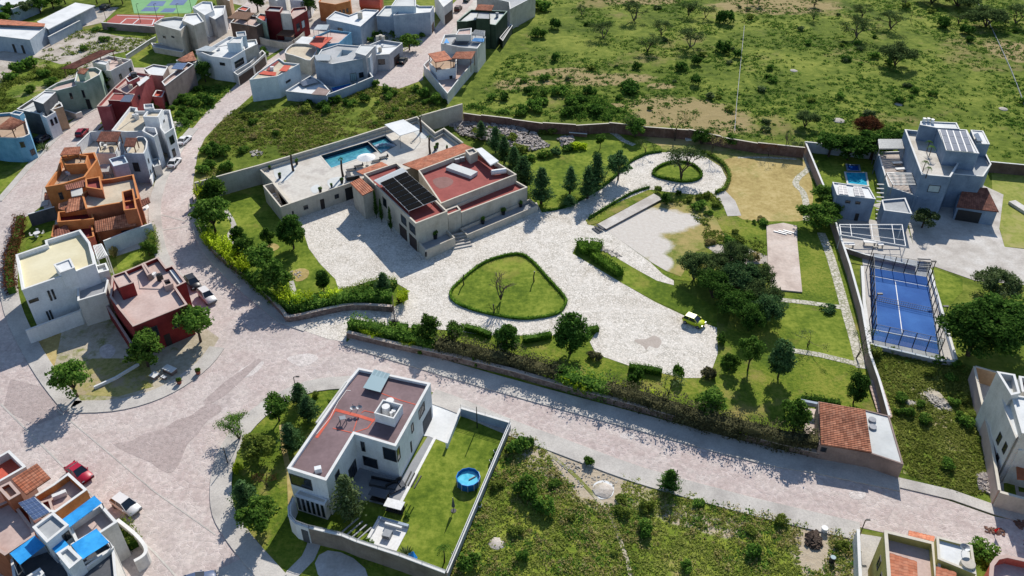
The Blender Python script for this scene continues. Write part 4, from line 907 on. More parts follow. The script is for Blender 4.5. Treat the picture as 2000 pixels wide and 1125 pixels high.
wall('long pink wall of the cream house at the right edge', [(1903,716),(1914,768),(1925,815),(1937,868),(1952,958)], 2.6, .25, M['coppink'], M['copcream'])
wall('cream front wall of the house at the right edge', [(1953,961),(1985,970),(2120,1005)], 2.6, .3, M['cream'], M['copcream'])
wall('cream rear wall of the house at the right edge', [(1905,716),(1948,728)], 2.6, .25, M['tan'], M['copcream'])
wall('brown wall behind the grey modern house', [(1935,316),(2000,322),(2150,330)], 2.4, .25, M['brown'], M['cop'])
wall('pale wall behind the pool of the grey modern house', [(1573,277),(1640,284),(1720,292)], 2.4, .25, M['grey'], M['cop'])
wall('white wall left of the yellow house', [(1676,1034),(1680,1125),(1684,1200)], 2.4, .25, M['offwhite'], M['cop'])
wall('white wall with pier beside the blue house driveway', [(294,350),(303,310),(312,302)], 1.5, .25, M['white'], M['cop'])
wall('dark retaining wall below the steel pergola', [(1650,484),(1690,497),(1790,520)], .9, .25, M['rose'], M['cop'], name='retaining_wall')
wall('low white wall right of the blue court', [(1816,525),(1826,560),(1868,703)], .7, .3, M['white'], M['cop'], name='low_wall')
wall('low grey wall below the blue court', [(1700,672),(1834,703),(1867,706)], .8, .3, M['grey'], M['cop'], name='low_wall')
wall('white wall beside the court strip of grass', [(1684,520),(1688,590),(1699,668)], .9, .4, M['white'], M['cop'], name='low_wall')
wall('blue rimmed wall of the warehouse yard', [(94,72),(156,40)], 2.5, .3, M['bluegrey'], M['cop'])
wall('pink wall below the red clay court', [(198,44),(302,52)], 2.0, .3, M['rose'], M['cop'])
wall('grey wall along the bright lawn beside the grey house', [(246,108),(292,78),(304,72)], 1.2, .25, M['grey'], M['cop'])
wall('pale fence line crossing the open field', [(1435,255),(1439,200),(1447,120),(1454,50)], .3, .1, M['grey'], None, name='field_fence', cat='fence')
wall('pale fence line at the right end of the field', [(2006,215),(1975,135),(1938,55),(1910,5)], .3, .1, M['grey'], None, name='field_fence', cat='fence')
wall('curved white garden wall of the blue awning house', [(229,1015),(257,1037),(275,1055),(285,1072),(280,1085),(262,1096)], 2.0, .3, M['offwhite'], M['cop'], sm=3)
# ================================================================== BUILDINGS
def win_row(B, b, i, us, z0, z1, **k):
    for u0, u1 in us: B.win(b, i, u0, u1, z0, z1, **k)
def clutter(B, b, seed):
    """tanks, pipes and vents standing on a flat roof"""
    rr = random.Random(seed); O = b['O']; c = sum(O, Vector((0, 0, 0))) / len(O); z = b['f']
    p = c.lerp(O[rr.randrange(len(O))], rr.uniform(.25, .5)); mb = MB(); mb.cyl((p.x, p.y, z), .5, 1.1, 12, .48); mb.cyl((p.x, p.y, z + 1.1), .25, .12, 8); B.own(mb.build('water_tank', M[rr.choice(['dark', 'cream', 'whitepaint'])]))
    p = c.lerp(O[rr.randrange(len(O))], rr.uniform(.3, .6)); mb = MB(); mb.tube([(p.x, p.y, z), (p.x, p.y, z + .7)], .06, 6); B.own(mb.build('vent_pipe', M['dark']))
    a, d = c.lerp(O[0], .75), c.lerp(O[len(O) // 2], .7); m_ = Vector((a.x, d.y, 0)) * .5 + Vector((c.x, c.y, 0)) * .5; mb = MB(); mb.tube([(a.x, a.y, z + .06), (m_.x, m_.y, z + .06), (d.x, d.y, z + .06)], .05, 5); B.own(mb.build('roof_pipe', M['steel']))
    p = c.lerp(O[1], .4); mb = MB(); mb.box((p.x, p.y, z + .3), (.9, .5, .6), rr.uniform(0, 3)); B.own(mb.build('roof_unit', M['whitepaint']))
# ---- the villa
B = Bld('villa', 'large cream villa with red flat roofs and a pool terrace', 'house', (820,480))
pool_px = [(627,304),(718,277),(737,296),(647,328)]; spa_px = [(722,276),(752,266),(772,284),(745,298)]
dk = B.block([(507,331),(815,236),(850,268),(867,259),(904,288),(790,335),(700,352),(548,405),(567,397),(534,357)], 3.5, 'cream', 'r_deck', .5, cap='copcream', holes=[pool_px, spa_px])
def basin(B, px, zt, dep, wmat, surf, rim=None):
    P = ccw([G(x, y, zt) for x, y in px]); mb = MB()
    for i in range(len(P)):
        a, b = P[i], P[(i + 1) % len(P)]; mb.face([(b.x, b.y, zt), (a.x, a.y, zt), (a.x, a.y, zt - dep), (b.x, b.y, zt - dep)])
    B.own(mb.build('pool_basin', M[wmat]))
    mb = MB()
    for t in tess(P): mb.face([(P[k].x, P[k].y, zt - dep * .55) for k in t])
    B.own(mb.build('pool_water', M[surf]))
    if rim:
        mb = MB(); Q = offset(P, -.35)
        for i in range(len(P)):
            j = (i + 1) % len(P); mb.face([(Q[i].x, Q[i].y, zt + .03), (Q[j].x, Q[j].y, zt + .03), (P[j].x, P[j].y, zt + .03), (P[i].x, P[i].y, zt + .03)])
        B.own(mb.build('pool_edge', M[rim]))
basin(B, pool_px, 3.0, 1.5, 'pooltile', 'pool', 'r_deck'); basin(B, spa_px, 3.0, .9, 'pooltile', 'pool', 'pooltile')
mb = MB()
for k in range(9):
    a = math.pi * (.1 + k / 10); c = G(752, 284, 3.0); mb.box((c.x + 2.0 * math.cos(a), c.y - .8 + 1.6 * math.sin(a), 2.9), (.5, .7, .35), a + 1.57)
B.own(mb.build('curved_bench', M['bluegrey']))
for px in ([(535,325),(560,316),(578,330),(560,352),(540,350)], [(606,368),(620,360),(625,370),(615,378)], [(640,352),(668,345),(672,360),(648,370)], [(795,240),(818,236),(840,262),(822,270)]):
    mb = MB(); P = [G(x, y, 3.02) for x, y in smooth(px, 4, True)]
    for t in tess(ccw(P)): mb.face([ccw(P)[k] for k in t])
    B.own(mb.build('pale_patch', M['r_gw']))
sb = B.block([(514,363),(534,357),(567,398),(548,405)], 3.6, 'cream', 'r_deck', 2.0, .2, cap='copcream')
mb = MB()
for k in range(8):
    t = .25 + k * .085; c = G(514 + 10 + 33 * t, 360 + 41 * t, 3.6); mb.box((c.x, c.y, 2.6 - k * .26), (1.1, .35, .08), .75)
B.own(mb.build('stair', M['concrete']))
B.win(dk, 6, .68, .73, 1.3, 2.1); B.door(dk, 6, .47, .52, .05, 2.2); B.win(dk, 6, .28, .33, 1.3, 2.1); B.door(dk, 6, .0, .19, .05, 2.7, 'dark', 'garage_opening'); B.door(dk, 6, .86, .95, .05, 1.9, 'dark', 'garage_door', 4)
Cb = B.block([(710,340),(775,318),(874,413),(812,437)], 6.0, 'cream', 'r_red', .6, cap='copcream')
A_ = B.block([(817,333),(929,291),(1009,341),(886,388),(861,398)], 5.6, 'cream', 'r_red', .9, cap='copcream')
b2 = B.block([(868,410),(1005,352),(1030,366),(902,415)], 4.2, 'cream', 'r_red', .5, cap='copcream')
E_ = B.block([(866,412),(893,402),(900,410),(875,420)], 4.9, 'cream', 'r_red', .2, cap='copcream')
B.block([(909,294),(925,289),(933,297),(918,304)], 6.6, 'cream', 'concrete', .3, cap='copcream')
B.tiles([(786,321),(904,280),(927,290),(818,333)], [4.4, 4.4, 5.4, 5.4], 'tileorange', name='tiled_roof')
B.tiles([(696,335),(745,316),(759,323),(709,341)], [4.4, 4.4, 5.3, 5.3], 'tileorange')
tw = B.block([(687,359),(704,351),(728,372),(709,381)], 5.3, 'cream', 'tileorange', 0)
B.tiles([(683,357),(704,347),(731,371),(708,382)], [5.6, 5.9, 5.9, 5.4], 'tileorange')
B.boxat((902,337), 4.7, (6.2, 2.2, .7), 'r_gw', 'skylight', -.62); B.quad([(929,291),(941,288),(974,314),(958,322)], 6.5, 'r_white', 'white_canopy', .25)
for q in ((893,318), (903,315)): B.boxat(q, 4.7, (1.0, .5, .9), 'steel', 'air_conditioner', .4)
mb = MB(); c = G(974, 335, 5.4); mb.tube([(c.x - 1.4, c.y - .4, c.z), (c.x + 1.4, c.y + .4, c.z)], .55, 10); B.own(mb.build('gas_tank', M['whitepaint']))
mb = MB(); P = [G(x, y, 4.72) for x, y in smooth([(845,352),(868,345),(885,352),(880,362),(858,368)], 3, True)]
for t in tess(ccw(P)): mb.face([ccw(P)[k] for k in t])
B.own(mb.build('roof_stain', M['r_stain']))
B.win(Cb, 3, .02, .12, 3.4, 5.0, mull=0); B.win(Cb, 3, .18, .27, 3.4, 5.0, mull=0)
B.door(Cb, 3, .01, .14, .05, 2.5, 'brownmetal', 'garage_door', 5); B.door(Cb, 3, .19, .32, .05, 2.5, 'brownmetal', 'garage_door', 5)
B.win(Cb, 3, .55, .62, 3.2, 5.0, mull=0)
B.door(E_, 3, .1, .85, .9, 4.6, 'brownmetal', 'front_door', 0)
B.win(b2, 3, .80, .90, 1.4, 2.9, 'glass_painted_sky'); B.win(b2, 3, .28, .31, 2.4, 3.1, mull=0)
t1 = B.block([(812,466),(831,489),(889,464),(873,448)], 2.1, 'cream', 'patio', .7, cap=None); t2 = B.block([(899,446),(912,459),(1051,401),(1035,388)], 1.4, 'cream', 'patio', .6, cap=None)
mb = MB()
for k in range(5):
    z = 1.2 - k * .24
    for (x, y) in ((891 + 3 * k, 457 + 6 * k),): c = G(x, y, z); mb.box((c.x, c.y, z / 2), (3.6, .5, z), .35)
B.own(mb.build('entrance_steps', M['concrete']))
B.boxat((832,500), 1.0, (.3, .5, .7), 'dark', 'meter_box')
solar('black solar array on a white frame over the villa roof', [(742,357),(793,335),(856,389),(798,412)], 6.95, 2, 7, 'pv', 'whitepaint', gap=.14, leg=1.3)
B.quad([(730,352),(786,327),(797,336),(742,361)], 6.9, 'polygrey', 'clear_roof_sheets', .04, posts=1, zp=5.4)
# ---- white house with the mauve roof
B = Bld('white_house', 'white modern house with mauve flat roof in an L shape', 'house', (720,900))
w = B.block([(700,719),(841,749),(773,872),(692,848),(637,939),(561,915),(676,748)], 6.2, 'white', 'r_mauve', .35, .3)
B.block([(581,930),(643,948),(668,908),(600,905)], 3.0, 'bluegrey', 'concrete', 0)
B.quad([(731,721),(762,730),(743,766),(709,757)], 6.5, 'teal', 'polycarbonate_cover', .05)
k_ = B.block([(748,781),(786,791),(769,818),(731,807)], 7.4, 'white', 'concrete', 1.3, .12, z0=5.9)
for q, r_ in (((763,794), .62), ((755,806), .62)): B.cyl(q, 6.2, r_, 1.15, 'whitepaint', 'water_tank', 14, r_ * .85)
B.cyl((770,810), 6.2, .3, .8, 'whitepaint', 'water_filter', 10); B.cyl((765,814), 6.2, .22, .8, 'whitepaint', 'water_filter', 10)
for k, (px, q) in enumerate([([(684,765),(741,768)], 0)]): pass
def roofline(B, pts, z, w_, mat='r_coral', name='red_sealant'):
    A = [G(x, y, z) for x, y in pts]; L = offset(A, w_ / 2, False); Rr = offset(A, -w_ / 2, False); mb = MB()
    for i in range(len(A) - 1): mb.face([Rr[i], Rr[i + 1], L[i + 1], L[i]])
    return B.own(mb.build(name, M[mat]))
roofline(B, [(654,800),(700,812),(731,822)], 5.87, .5); roofline(B, [(654,800),(637,828),(618,855)], 5.872, .38)
roofline(B, [(745,768),(780,781),(812,790)], 5.874, .14); roofline(B, [(758,734),(745,766)], 5.876, .14); roofline(B, [(735,814),(718,836),(690,845)], 5.878, .14); roofline(B, [(650,836),(692,846)], 5.880, .14); roofline(B, [(700,812),(690,842)], 5.882, .12); roofline(B, [(706,806),(712,802),(730,806)], 5.884, .12)
roofline(B, [(685,763),(677,762),(660,785),(645,815),(618,848)], 5.9, .07, 'whitepaint', 'roof_cable')
for q in ((690,797), (702,796)):
    B.cyl(q, 5.85, .04, .8, 'steel', 'dish_pole', 6); c = G(q[0], q[1], 6.6); mb = MB(); mb.cyl((c.x, c.y - .1, c.z), .12, .16, 12, .4, False); B.own(mb.build('satellite_dish', M['steel']))
B.quad([(662,813),(674,811),(676,818),(664,820)], 6.7, 'steel', 'roof_vent_table', .06, posts=1, zp=5.85)
B.boxat((622,921), 5.85, (.8, .6, .7), 'white', 'chimney', .3)
mb = MB(); a, b = G(676,746,6.3), G(618,826,6.3)
for dx in (0,): mb.tube([a, b], .16, 6)
B.own(mb.build('roof_beam', M['offwhite']))
B.win(w, 4, .42, .97, 3.6, 5.4, mull=0); B.win(w, 2, .02, .32, 3.4, 5.4, mull=0); B.win(w, 2, .52, .86, 1.0, 2.6, mull=0); B.win(w, 2, .78, .86, 3.6, 5.2, mull=0)
B.win(w, 1, .93, .995, 3.4, 5.4, mull=0); B.win(w, 1, .22, .38, 3.8, 5.3, mull=3); B.win(w, 1, .55, .6, 3.8, 5.2, mull=0); B.win(w, 1, .64, .66, 1.0, 2.8, mull=0); B.door(w, 1, .05, .3, .05, 2.4, 'dkgrey', 'garage_opening')
B.win(w, 3, .1, .35, .3, 2.5, mull=2); B.win(w, 3, .62, .75, 3.5, 5.0, mull=0)
lo = B.block([(575,966),(634,985),(640,975),(585,955)], 2.9, 'white', 'concrete', 0)
for k in range(6): B.win(lo, 0, .04 + k * .16, .17 + k * .16, .25, 2.7, mull=0, frame='framewhite')
B.slats([(800,920),(826,931),(812,955),(788,945)][::-1], 2.3, 4, .14, .2, 'dark', True, 'pergola_beams', frame=False)
# ---- red house SW
B = Bld('red_house', 'maroon house with a flat pinkish roof beside parked cars', 'house', (280,640))
r1 = B.block([(258,524),(309,502),(325,523),(338,518),(363,551),(343,561),(366,595),(260,638),(232,603),(215,580),(219,540)], 5.8, 'red', 'r_pink', .6, .25, cap='coppink')
B.block([(219,539),(245,530),(261,552),(233,562)], 7.6, 'red', 'r_pink', .25, .15, cap='coppink')
B.block([(276,516),(282,513),(296,534),(288,538)], 6.3, 'rose', 'r_pink', .1, z0=5, cap='coppink'); B.block([(316,548),(332,543),(338,554),(322,560)], 6.2, 'coppink', 'dark', .35, .2, z0=5, cap='coppink')
B.quad([(331,528),(338,526),(357,551),(350,554)], 5.5, 'r_white', 'light_slot', .1)
clutter(B, r1, 3); B.win(r1, 6, .25, .33, 2.6, 4.3, mull=1); B.win(r1, 6, .62, .8, 2.6, 4.4); B.door(r1, 6, .45, .56, .05, 2.2)
mb = MB()
for k in range(9): c = G(214 + k * 1.6, 568 + k * 5, 3 - k * .3); mb.box((c.x, c.y, c.z), (1.1, .25, .1), .3)
B.own(mb.build('outdoor_stair', M['concrete']))
# ---- white L house
B = Bld('cream_roof_house', 'tall white house with a pale yellow flat roof', 'house', (90,640))
h = B.block([(31,498),(90,478),(88,470),(157,449),(176,474),(186,516),(149,530),(118,541),(43,567)], 8.0, 'white', 'r_cream', .7, .3)
st = B.block([(105,517),(137,505),(146,523),(118,533)], 8.8, 'white', 'r_white', .12, z0=6)
an = B.block([(150,538),(186,524),(212,548),(206,572),(152,588)], 5.0, 'offwhite', 'patio', .6)
B.block([(186,520),(207,514),(213,528),(190,534)], 6.2, 'offwhite', 'r_gw', .4)
B.slats([(182,480),(198,476),(210,499),(190,506)], 6.0, 7, .12, .12, 'whitepaint', True, 'white_pergola', posts=1)
for u in ((.55, .585), (.63, .665)): B.win(h, 7, u[0], u[1], 1.0, 3.0, mull=0)
for u in ((.30, .34), (.40, .44)): B.win(h, 7, u[0], u[1], 4.6, 6.4, mull=0)
B.win(h, 7, .72, .95, 5.4, 5.9, mull=2); B.door(h, 7, .05, .3, .05, 1.2, 'dark', 'low_opening'); B.win(h, 6, .2, .5, 3.3, 3.7, mull=0)
# ---- orange cluster
B = Bld('orange_house', 'orange and rust coloured house with stepped roof terraces', 'house', (180,430))
o1 = B.block([(88,366),(112,332),(120,305),(185,298),(191,312),(166,346),(122,360)], 6.0, 'orange', 'r_tan', 1.1, .3, cap='coporange')
o2 = B.block([(195,352),(220,349),(261,341),(272,388),(255,393),(212,400),(168,408),(160,380)], 5.9, 'rust', 'r_beige', .8, .25, cap='coporange')
B.block([(167,350),(195,345),(200,371),(168,366)], 7.0, 'rust', 'r_red', .7, .2, cap='coporange'); B.block([(238,375),(260,369),(267,408),(242,411)], 6.6, 'rust', 'r_red', 1.2, .2, cap='coporange')
B.block([(120,312),(150,302),(172,304),(168,320),(128,322)], 7.0, 'orange', 'r_tan', .5, .2, cap='coporange')
o3 = B.block([(114,414),(178,407),(183,428),(112,434)], 4.6, 'orange', 'maroon', 1.0, .2, cap='coporange')
o4 = B.block([(186,444),(262,426),(264,436),(187,450)], 3.2, 'rust', 'tile', .1, .2, cap='coporange')
B.block([(105,440),(135,434),(180,440),(184,462),(150,470),(100,462)], 3.4, 'coral', 'maroon', .6, .2, cap='coporange')
B.tiles([(117,303),(126,288),(157,286),(155,301)], 8.2, 'tileorange', posts=True, zp=6.0, postmat='wood'); B.tiles([(126,362),(165,351),(168,364),(130,372)], 6.6, 'tilebrown')
B.tiles([(134,389),(166,384),(164,408),(128,416)], [5.6, 5.6, 4.8, 4.8], 'tile'); B.tiles([(184,432),(262,414),(266,441),(186,454)], [4.6, 4.6, 3.5, 3.5], 'tile', posts=True); B.tiles([(114,398),(134,392),(130,412),(114,408)], [4.8, 4.8, 4.4, 4.4], 'tile')
B.tiles([(106,450),(130,438),(138,455),(104,464)], [3.9, 3.9, 3.4, 3.4], 'tilebrown'); B.tiles([(258,398),(290,385),(294,395),(262,412)], [3.6, 3.6, 3.0, 3.0], 'maroon' if False else 'tilebrown'); B.tiles([(87,376),(103,374),(104,388),(86,390)], [3.4, 3.4, 2.9, 2.9], 'tileorange')
B.quad([(138,372),(160,366),(162,380),(140,384)], 4.6, 'r_gw', 'small_terrace', .2)
clutter(B, o1, 5); B.win(o1, 6, .2, .4, 3, 4.4); B.win(o3, 3, .3, .5, 1.5, 3); B.door(o4, 2, .2, .4, .05, 2.2, 'dark')
# ---- blue and white house
B = Bld('blue_white_house', 'pale blue and white house with brown tiled roof shelters', 'house', (250,350))
q1 = B.block([(213,311),(242,303),(250,318),(222,325)], 6.6, 'lilac', 'r_gw', .5, .15, cap='paleblue')
q2 = B.block([(242,300),(262,272),(270,267),(282,267),(288,276),(286,290),(281,300)], 6.6, 'bluegrey', 'r_beige', .6, .18)
q3 = B.block([(188,300),(196,278),(236,274),(226,300)], 4.6, 'white', 'r_beige', .5, .18)
B.tiles([(188,276),(197,257),(236,257),(229,277)], [6.6, 7.0, 7.0, 6.6], 'tilebrown', posts=True, zp=4.4); B.tiles([(242,286),(246,269),(268,269),(263,287)], [8.0, 8.4, 8.4, 8.0], 'tilebrown', posts=True, zp=6.2)
B.quad([(186,337),(197,321),(215,320),(212,335)], 3.0, 'r_grey', 'metal_canopy', .1, posts=1)
clutter(B, q3, 11); B.door(q2, 6, .42, .72, 2.6, 4.6, 'dark', 'balcony_door'); B.win(q2, 5, .3, .45, 3.8, 4.8, mull=0); B.win(q2, 5, .6, .7, 1.4, 2.6, mull=0)
B.block([(294,312),(310,308),(314,322),(300,326)], 2.4, 'offwhite', 'r_grey', .3, .15)
# ---- white cubic house
B = Bld('cubic_house', 'bright white house of stacked cubes with a beige roof', 'house', (290,300))
c1 = B.block([(218,255),(254,209),(268,211),(266,217),(296,217),(288,240),(302,256),(246,258)], 6.0, 'white', 'r_beige', .6, .25)
c2 = B.block([(279,228),(290,214),(318,214),(309,229)], 8.4, 'white', 'r_beige', .5, .25); c3 = B.block([(312,225),(320,215),(332,215),(339,250),(322,262),(313,250)], 6.6, 'white', 'r_grey', .6, .2)
B.block([(281,204),(299,203),(300,211),(282,213)], 8.8, 'white', 'r_grey', .3, .15, z0=5); c4 = B.block([(278,256),(283,248),(304,250),(308,262),(300,268)], 7.2, 'white', 'patio', 1.0, .2)
clutter(B, c1, 4); B.win(c3, 3, .25, .7, 3.7, 5.4, mull=1); B.win(c3, 3, .45, .75, .9, 2.6, mull=1); B.win(c2, 2, .2, .4, 4.5, 6.5, mull=0)
# ---- big red house NW
B = Bld('pinkish_red_house', 'long pinkish red house with terraces and a sunroom', 'house', (250,240))
ra = B.block([(189,208),(222,172),(247,180),(214,208)], 5.8, 'pinkred', 'r_pink', .6, .2, cap='coppink'); rb = B.block([(222,172),(258,140),(296,146),(280,158),(248,184)], 7.0, 'pinkred', 'r_pink', .5, .2, cap='coppink')
rc = B.block([(211,196),(222,182),(263,184),(256,198)], 6.8, 'maroon', 'r_red', .1, .2, cap='coppink'); B.block([(245,152),(262,144),(272,150),(252,160)], 8.2, 'pinkred', 'r_coral', .2, .15)
B.quad([(234,198),(244,185),(262,185),(254,199)], 7.1, 'pvgrey', 'skylight', .08); B.quad([(266,160),(286,148),(292,152),(272,168)], 7.3, 'r_white', 'white_canopy', .08)
B.cyl((263,152), 8.0, .7, 1.2, 'dark', 'water_tank', 12); B.win(rb, 3, .4, .5, 4, 5, mull=0); clutter(B, rb, 6); B.win(ra, 2, .3, .5, 3.5, 4.6, mull=0)
B.block([(305,176),(322,178),(316,190),(298,188)], 3.2, 'pinkred', 'r_coral', .5, .2)
solar('small blue solar collector on the pinkish red house', [(250,147),(256,141),(268,143),(262,149)], 8.7, 2, 1, 'pvblue'); 
# ---- mint house
B = Bld('mint_house', 'mint green house under a long brown tiled shelter', 'house', (150,210))
m1 = B.block([(88,176),(112,162),(150,152),(164,162),(140,170),(112,177)], 6.0, 'mint', 'r_pink', .6, .2); m2 = B.block([(146,160),(150,140),(170,133),(188,132),(198,138),(194,146),(166,161)], 6.8, 'mint', 'r_beige', .6, .2)
m3 = B.block([(180,121),(212,109),(256,117),(216,139),(204,137)], 6.0, 'offwhite', 'r_pink', .5, .2); B.block([(180,122),(190,117),(212,121),(206,127)], 7.2, 'offwhite', 'r_white', .1, .15)
B.tiles([(118,134),(195,98),(226,97),(146,134)], [7.8, 8.2, 8.2, 7.8], 'tilebrown', posts=True, zp=5.5); B.tiles([(150,143),(158,133),(174,134),(164,145)], [8.6, 8.9, 8.9, 8.6], 'tile'); B.block([(151,143),(160,136),(172,137),(163,146)], 8.4, 'mint', 'r_pink', 0)
clutter(B, m3, 7); B.win(m1, 4, .15, .3, 3.3, 4.7, mull=0); B.win(m2, 6, .4, .6, 3.0, 4.8, mull=0); B.door(m2, 6, .1, .5, .05, 2.6, 'dark', 'garage_opening'); B.win(m3, 2, .1, .2, 3, 4.4, mull=0); B.win(m3, 2, .6, .7, 3, 4.2, mull=0)
# ---- charcoal and white house
B = Bld('charcoal_house', 'white and charcoal house with tan side wall', 'house', (90,250))
d1 = B.block([(33,213),(88,177),(117,200),(78,223)], 5.4, 'dkgrey', 'r_gw', .6, .2); d2 = B.block([(64,196),(86,179),(109,180),(92,196),(84,203)], 7.6, 'dkgrey', 'r_white', .15, .2)
d3 = B.block([(78,224),(99,214),(109,219),(90,230)], 5.3, 'white', 'r_gw', .6, .2); d4 = B.block([(100,215),(108,206),(119,200),(123,208)], 5.4, 'tan', 'r_gw', .5, .2)
clutter(B, d1, 8); B.win(d3, 2, .15, .35, 3.0, 4.4, mull=0); B.win(d3, 2, .55, .75, 3.0, 4.4, mull=0)
# ---- sky blue house, left edge
B = Bld('sky_blue_house', 'sky blue house with a curved front at the left edge', 'house', (40,290))
s1 = B.block([(-50,262),(-40,225),(22,220),(48,224),(58,262),(46,268),(30,270),(0,269)], 5.6, 'blue', 'r_tan', .5, .2, sm=0); B.tiles([(-10,252),(22,228),(50,238),(24,253)], [7.6, 8.0, 8.0, 7.6], 'tile', posts=True, zp=5.2)
B.block([(20,222),(30,216),(46,219),(38,226)], 7.0, 'blue', 'r_gw', .3, .15); B.win(s1, 4, .2, .8, 1.2, 2.4); B.win(s1, 5, .2, .7, 3.4, 4.6)
# ---- white house 12
B = Bld('terrace_house', 'white and grey house with white roof above brown garage gates', 'house', (450,150))
e1 = B.block([(382,98),(412,92),(448,71),(474,76),(478,98),(450,115),(412,110)], 6.2, 'white', 'r_white', .6, .2); e2 = B.block([(443,84),(456,73),(474,73),(470,84)], 8.2, 'paleblue', 'r_gw', .2, .15)
e3 = B.block([(476,99),(480,79),(500,77),(503,86)], 5.8, 'cream', 'r_white', .4, .15); B.block([(461,63),(479,61),(481,70),(463,72)], 8.4, 'paleblue', 'r_grey', .3, .12, z0=5)
e4 = B.block([(456,141),(488,122),(512,98),(519,104),(494,127),(464,147)], 2.8, 'offwhite', 'patio', 1.2, .2); B.door(e4, 4, .05, .95, .1, 2.3, 'brownmetal', 'garage_gate', 4); B.door(e4, 3, .1, .9, .1, 2.3, 'brownmetal', 'garage_gate', 4)
clutter(B, e1, 9); B.win(e1, 4, .2, .8, 3.2, 4.8, mull=3); B.win(e1, 5, .35, .6, 4.2, 4.9, mull=2)
B.quad([(382,98),(402,89),(424,93),(412,101)], 6.5, 'polygrey', 'sheet_roof', .06)
# ---- white mid block
B = Bld('white_corner_house', 'plain white house with red striped roof terraces at the street bend', 'house', (540,190))
f1 = B.block([(487,156),(503,142),(545,114),(556,122),(585,125),(542,149)], 5.6, 'paleblue', 'r_beige', .35, .2)
B.quad([(520,136),(540,118),(545,120),(526,138)], 5.4, 'r_red', 'red_strip', .05); B.quad([(505,144),(515,138),(540,141),(538,148)], 5.45, 'r_coral', 'red_strip', .05); B.quad([(545,138),(555,127),(568,128),(560,139)], 6.0, 'r_coral', 'red_canopy', .1); B.win(f1, 4, .5, .7, 2.8, 3.3, mull=0)
B.boxat((532,137), 5.3, (.8, .8, .9), 'whitepaint', 'vent_box')
# ---- grey L house with courtyard
B = Bld('grey_courtyard_house', 'large grey house with an open courtyard in its roof', 'house', (680,160))
g1 = B.block([(614,119),(628,97),(660,87),(700,90),(735,88),(722,112),(650,125)], 6.0, 'bluegrey', 'r_grey', .25, .2, holes=[[(657,112),(668,97),(690,99),(678,108)]])
B.block([(657,112),(668,97),(690,99),(678,108)], 5.7, 'paleblue', 'dkgrey', 3.0, .05, z0=2, cap=None)
g2 = B.block([(694,103),(704,88),(733,89),(714,109)], 7.0, 'grey', 'r_gw', .1, .15)
g3 = B.block([(556,103),(566,90),(580,85),(614,88),(618,100),(606,118),(590,114),(572,108)], 4.0, 'cream', 'r_beige', .5, .2, sm=2)
B.quad([(604,85),(618,70),(650,73),(626,94)], 5.6, 'r_coral', 'red_roof', .15); g4 = B.block([(611,72),(645,58),(686,63),(662,84),(640,86)], 5.2, 'blue', 'r_pink', .5, .2, cap=None)
B.quad([(576,83),(590,71),(612,73),(603,86)], 3.2, 'r_white', 'white_canopy', .1, posts=1); B.quad([(612,58),(620,48),(643,48),(638,58)], 8.0, 'polygrey', 'sheet_roof', .1, posts=1, zp=5); B.quad([(614,108),(630,105),(646,108),(644,118),(618,118)], 6.8, 'polygrey', 'small_pergola', .08, posts=1, zp=5.8)
g5 = B.block([(558,178),(606,148),(628,160),(645,178),(638,187)], 2.4, 'bluegrey', 'r_white', .5, .2); B.quad([(584,160),(612,152),(622,160),(592,168)], 2.5, 'pvgrey', 'pergola_roof', .08); B.quad([(608,184),(622,170),(644,176),(636,186)], 2.6, 'rose', 'brown_roof', .1)
basin(B, [(647,171),(684,163),(687,168),(652,181)], .35, .3, 'poolblue', 'pooldark', 'r_grey')
B.win(g1, 5, .22, .34, 1.2, 2.5, mull=0); B.win(g1, 5, .42, .58, .6, 2.7, 'glass_painted_sky', mull=2)
gg = B.block([(716,90),(745,78),(786,84),(760,106),(728,108)], 4.4, 'grey', 'r_white', .6, .2); clutter(B, gg, 10); B.door(gg, 2, .3, .7, .05, 2.5, 'brownmetal', 'garage_gate', 3); B.win(gg, 3, .3, .7, 1.8, 3.2)
for q in ((738,80), (744,78), (749,80)): B.cyl(q, 4.0, .5, 1.4, 'cream', 'water_tank', 10)
# ---- further houses at the top
B = Bld('white_roof_house', 'blue grey building with white stepped roofs behind the courtyard house', 'house', (690,60)); b = B.block([(637,37),(655,22),(682,30),(712,18),(740,20),(704,52),(680,46)], 5.6, 'bluegrey', 'r_white', .3, .2); B.win(b, 6, .3, .5, 2.5, 3.8, mull=0); B.boxat((704,36), 5.3, (1.2, 1.2, 1.8), 'cream', 'chimney')
B = Bld('slate_house', 'slate grey house with two white roof terraces left of the cul de sac', 'house', (800,50)); b = B.block([(735,31),(752,12),(782,10),(784,32),(768,33)], 5.6, 'bluegrey', 'r_gw', .5, .2); b = B.block([(768,30),(782,17),(800,4),(820,12),(847,12),(840,24)], 6.6, 'bluegrey', 'r_white', .4, .2); B.block([(764,12),(775,-4),(812,-6),(812,12)], 8.2, 'paleblue', 'r_gw', .3, .2); B.door(b, 4, .2, .8, .05, 2.6, 'brownmetal', 'garage_gate', 3)
B = Bld('row_house', 'pale house with dark garage at the top of the cul de sac street', 'house', (870,20)); b = B.block([(848,-12),(880,-20),(884,0),(866,14)], 5.5, 'offwhite', 'r_white', .4, .2); B.door(b, 2, .1, .9, .05, 2.8, 'brownmetal', 'garage_gate', 3)
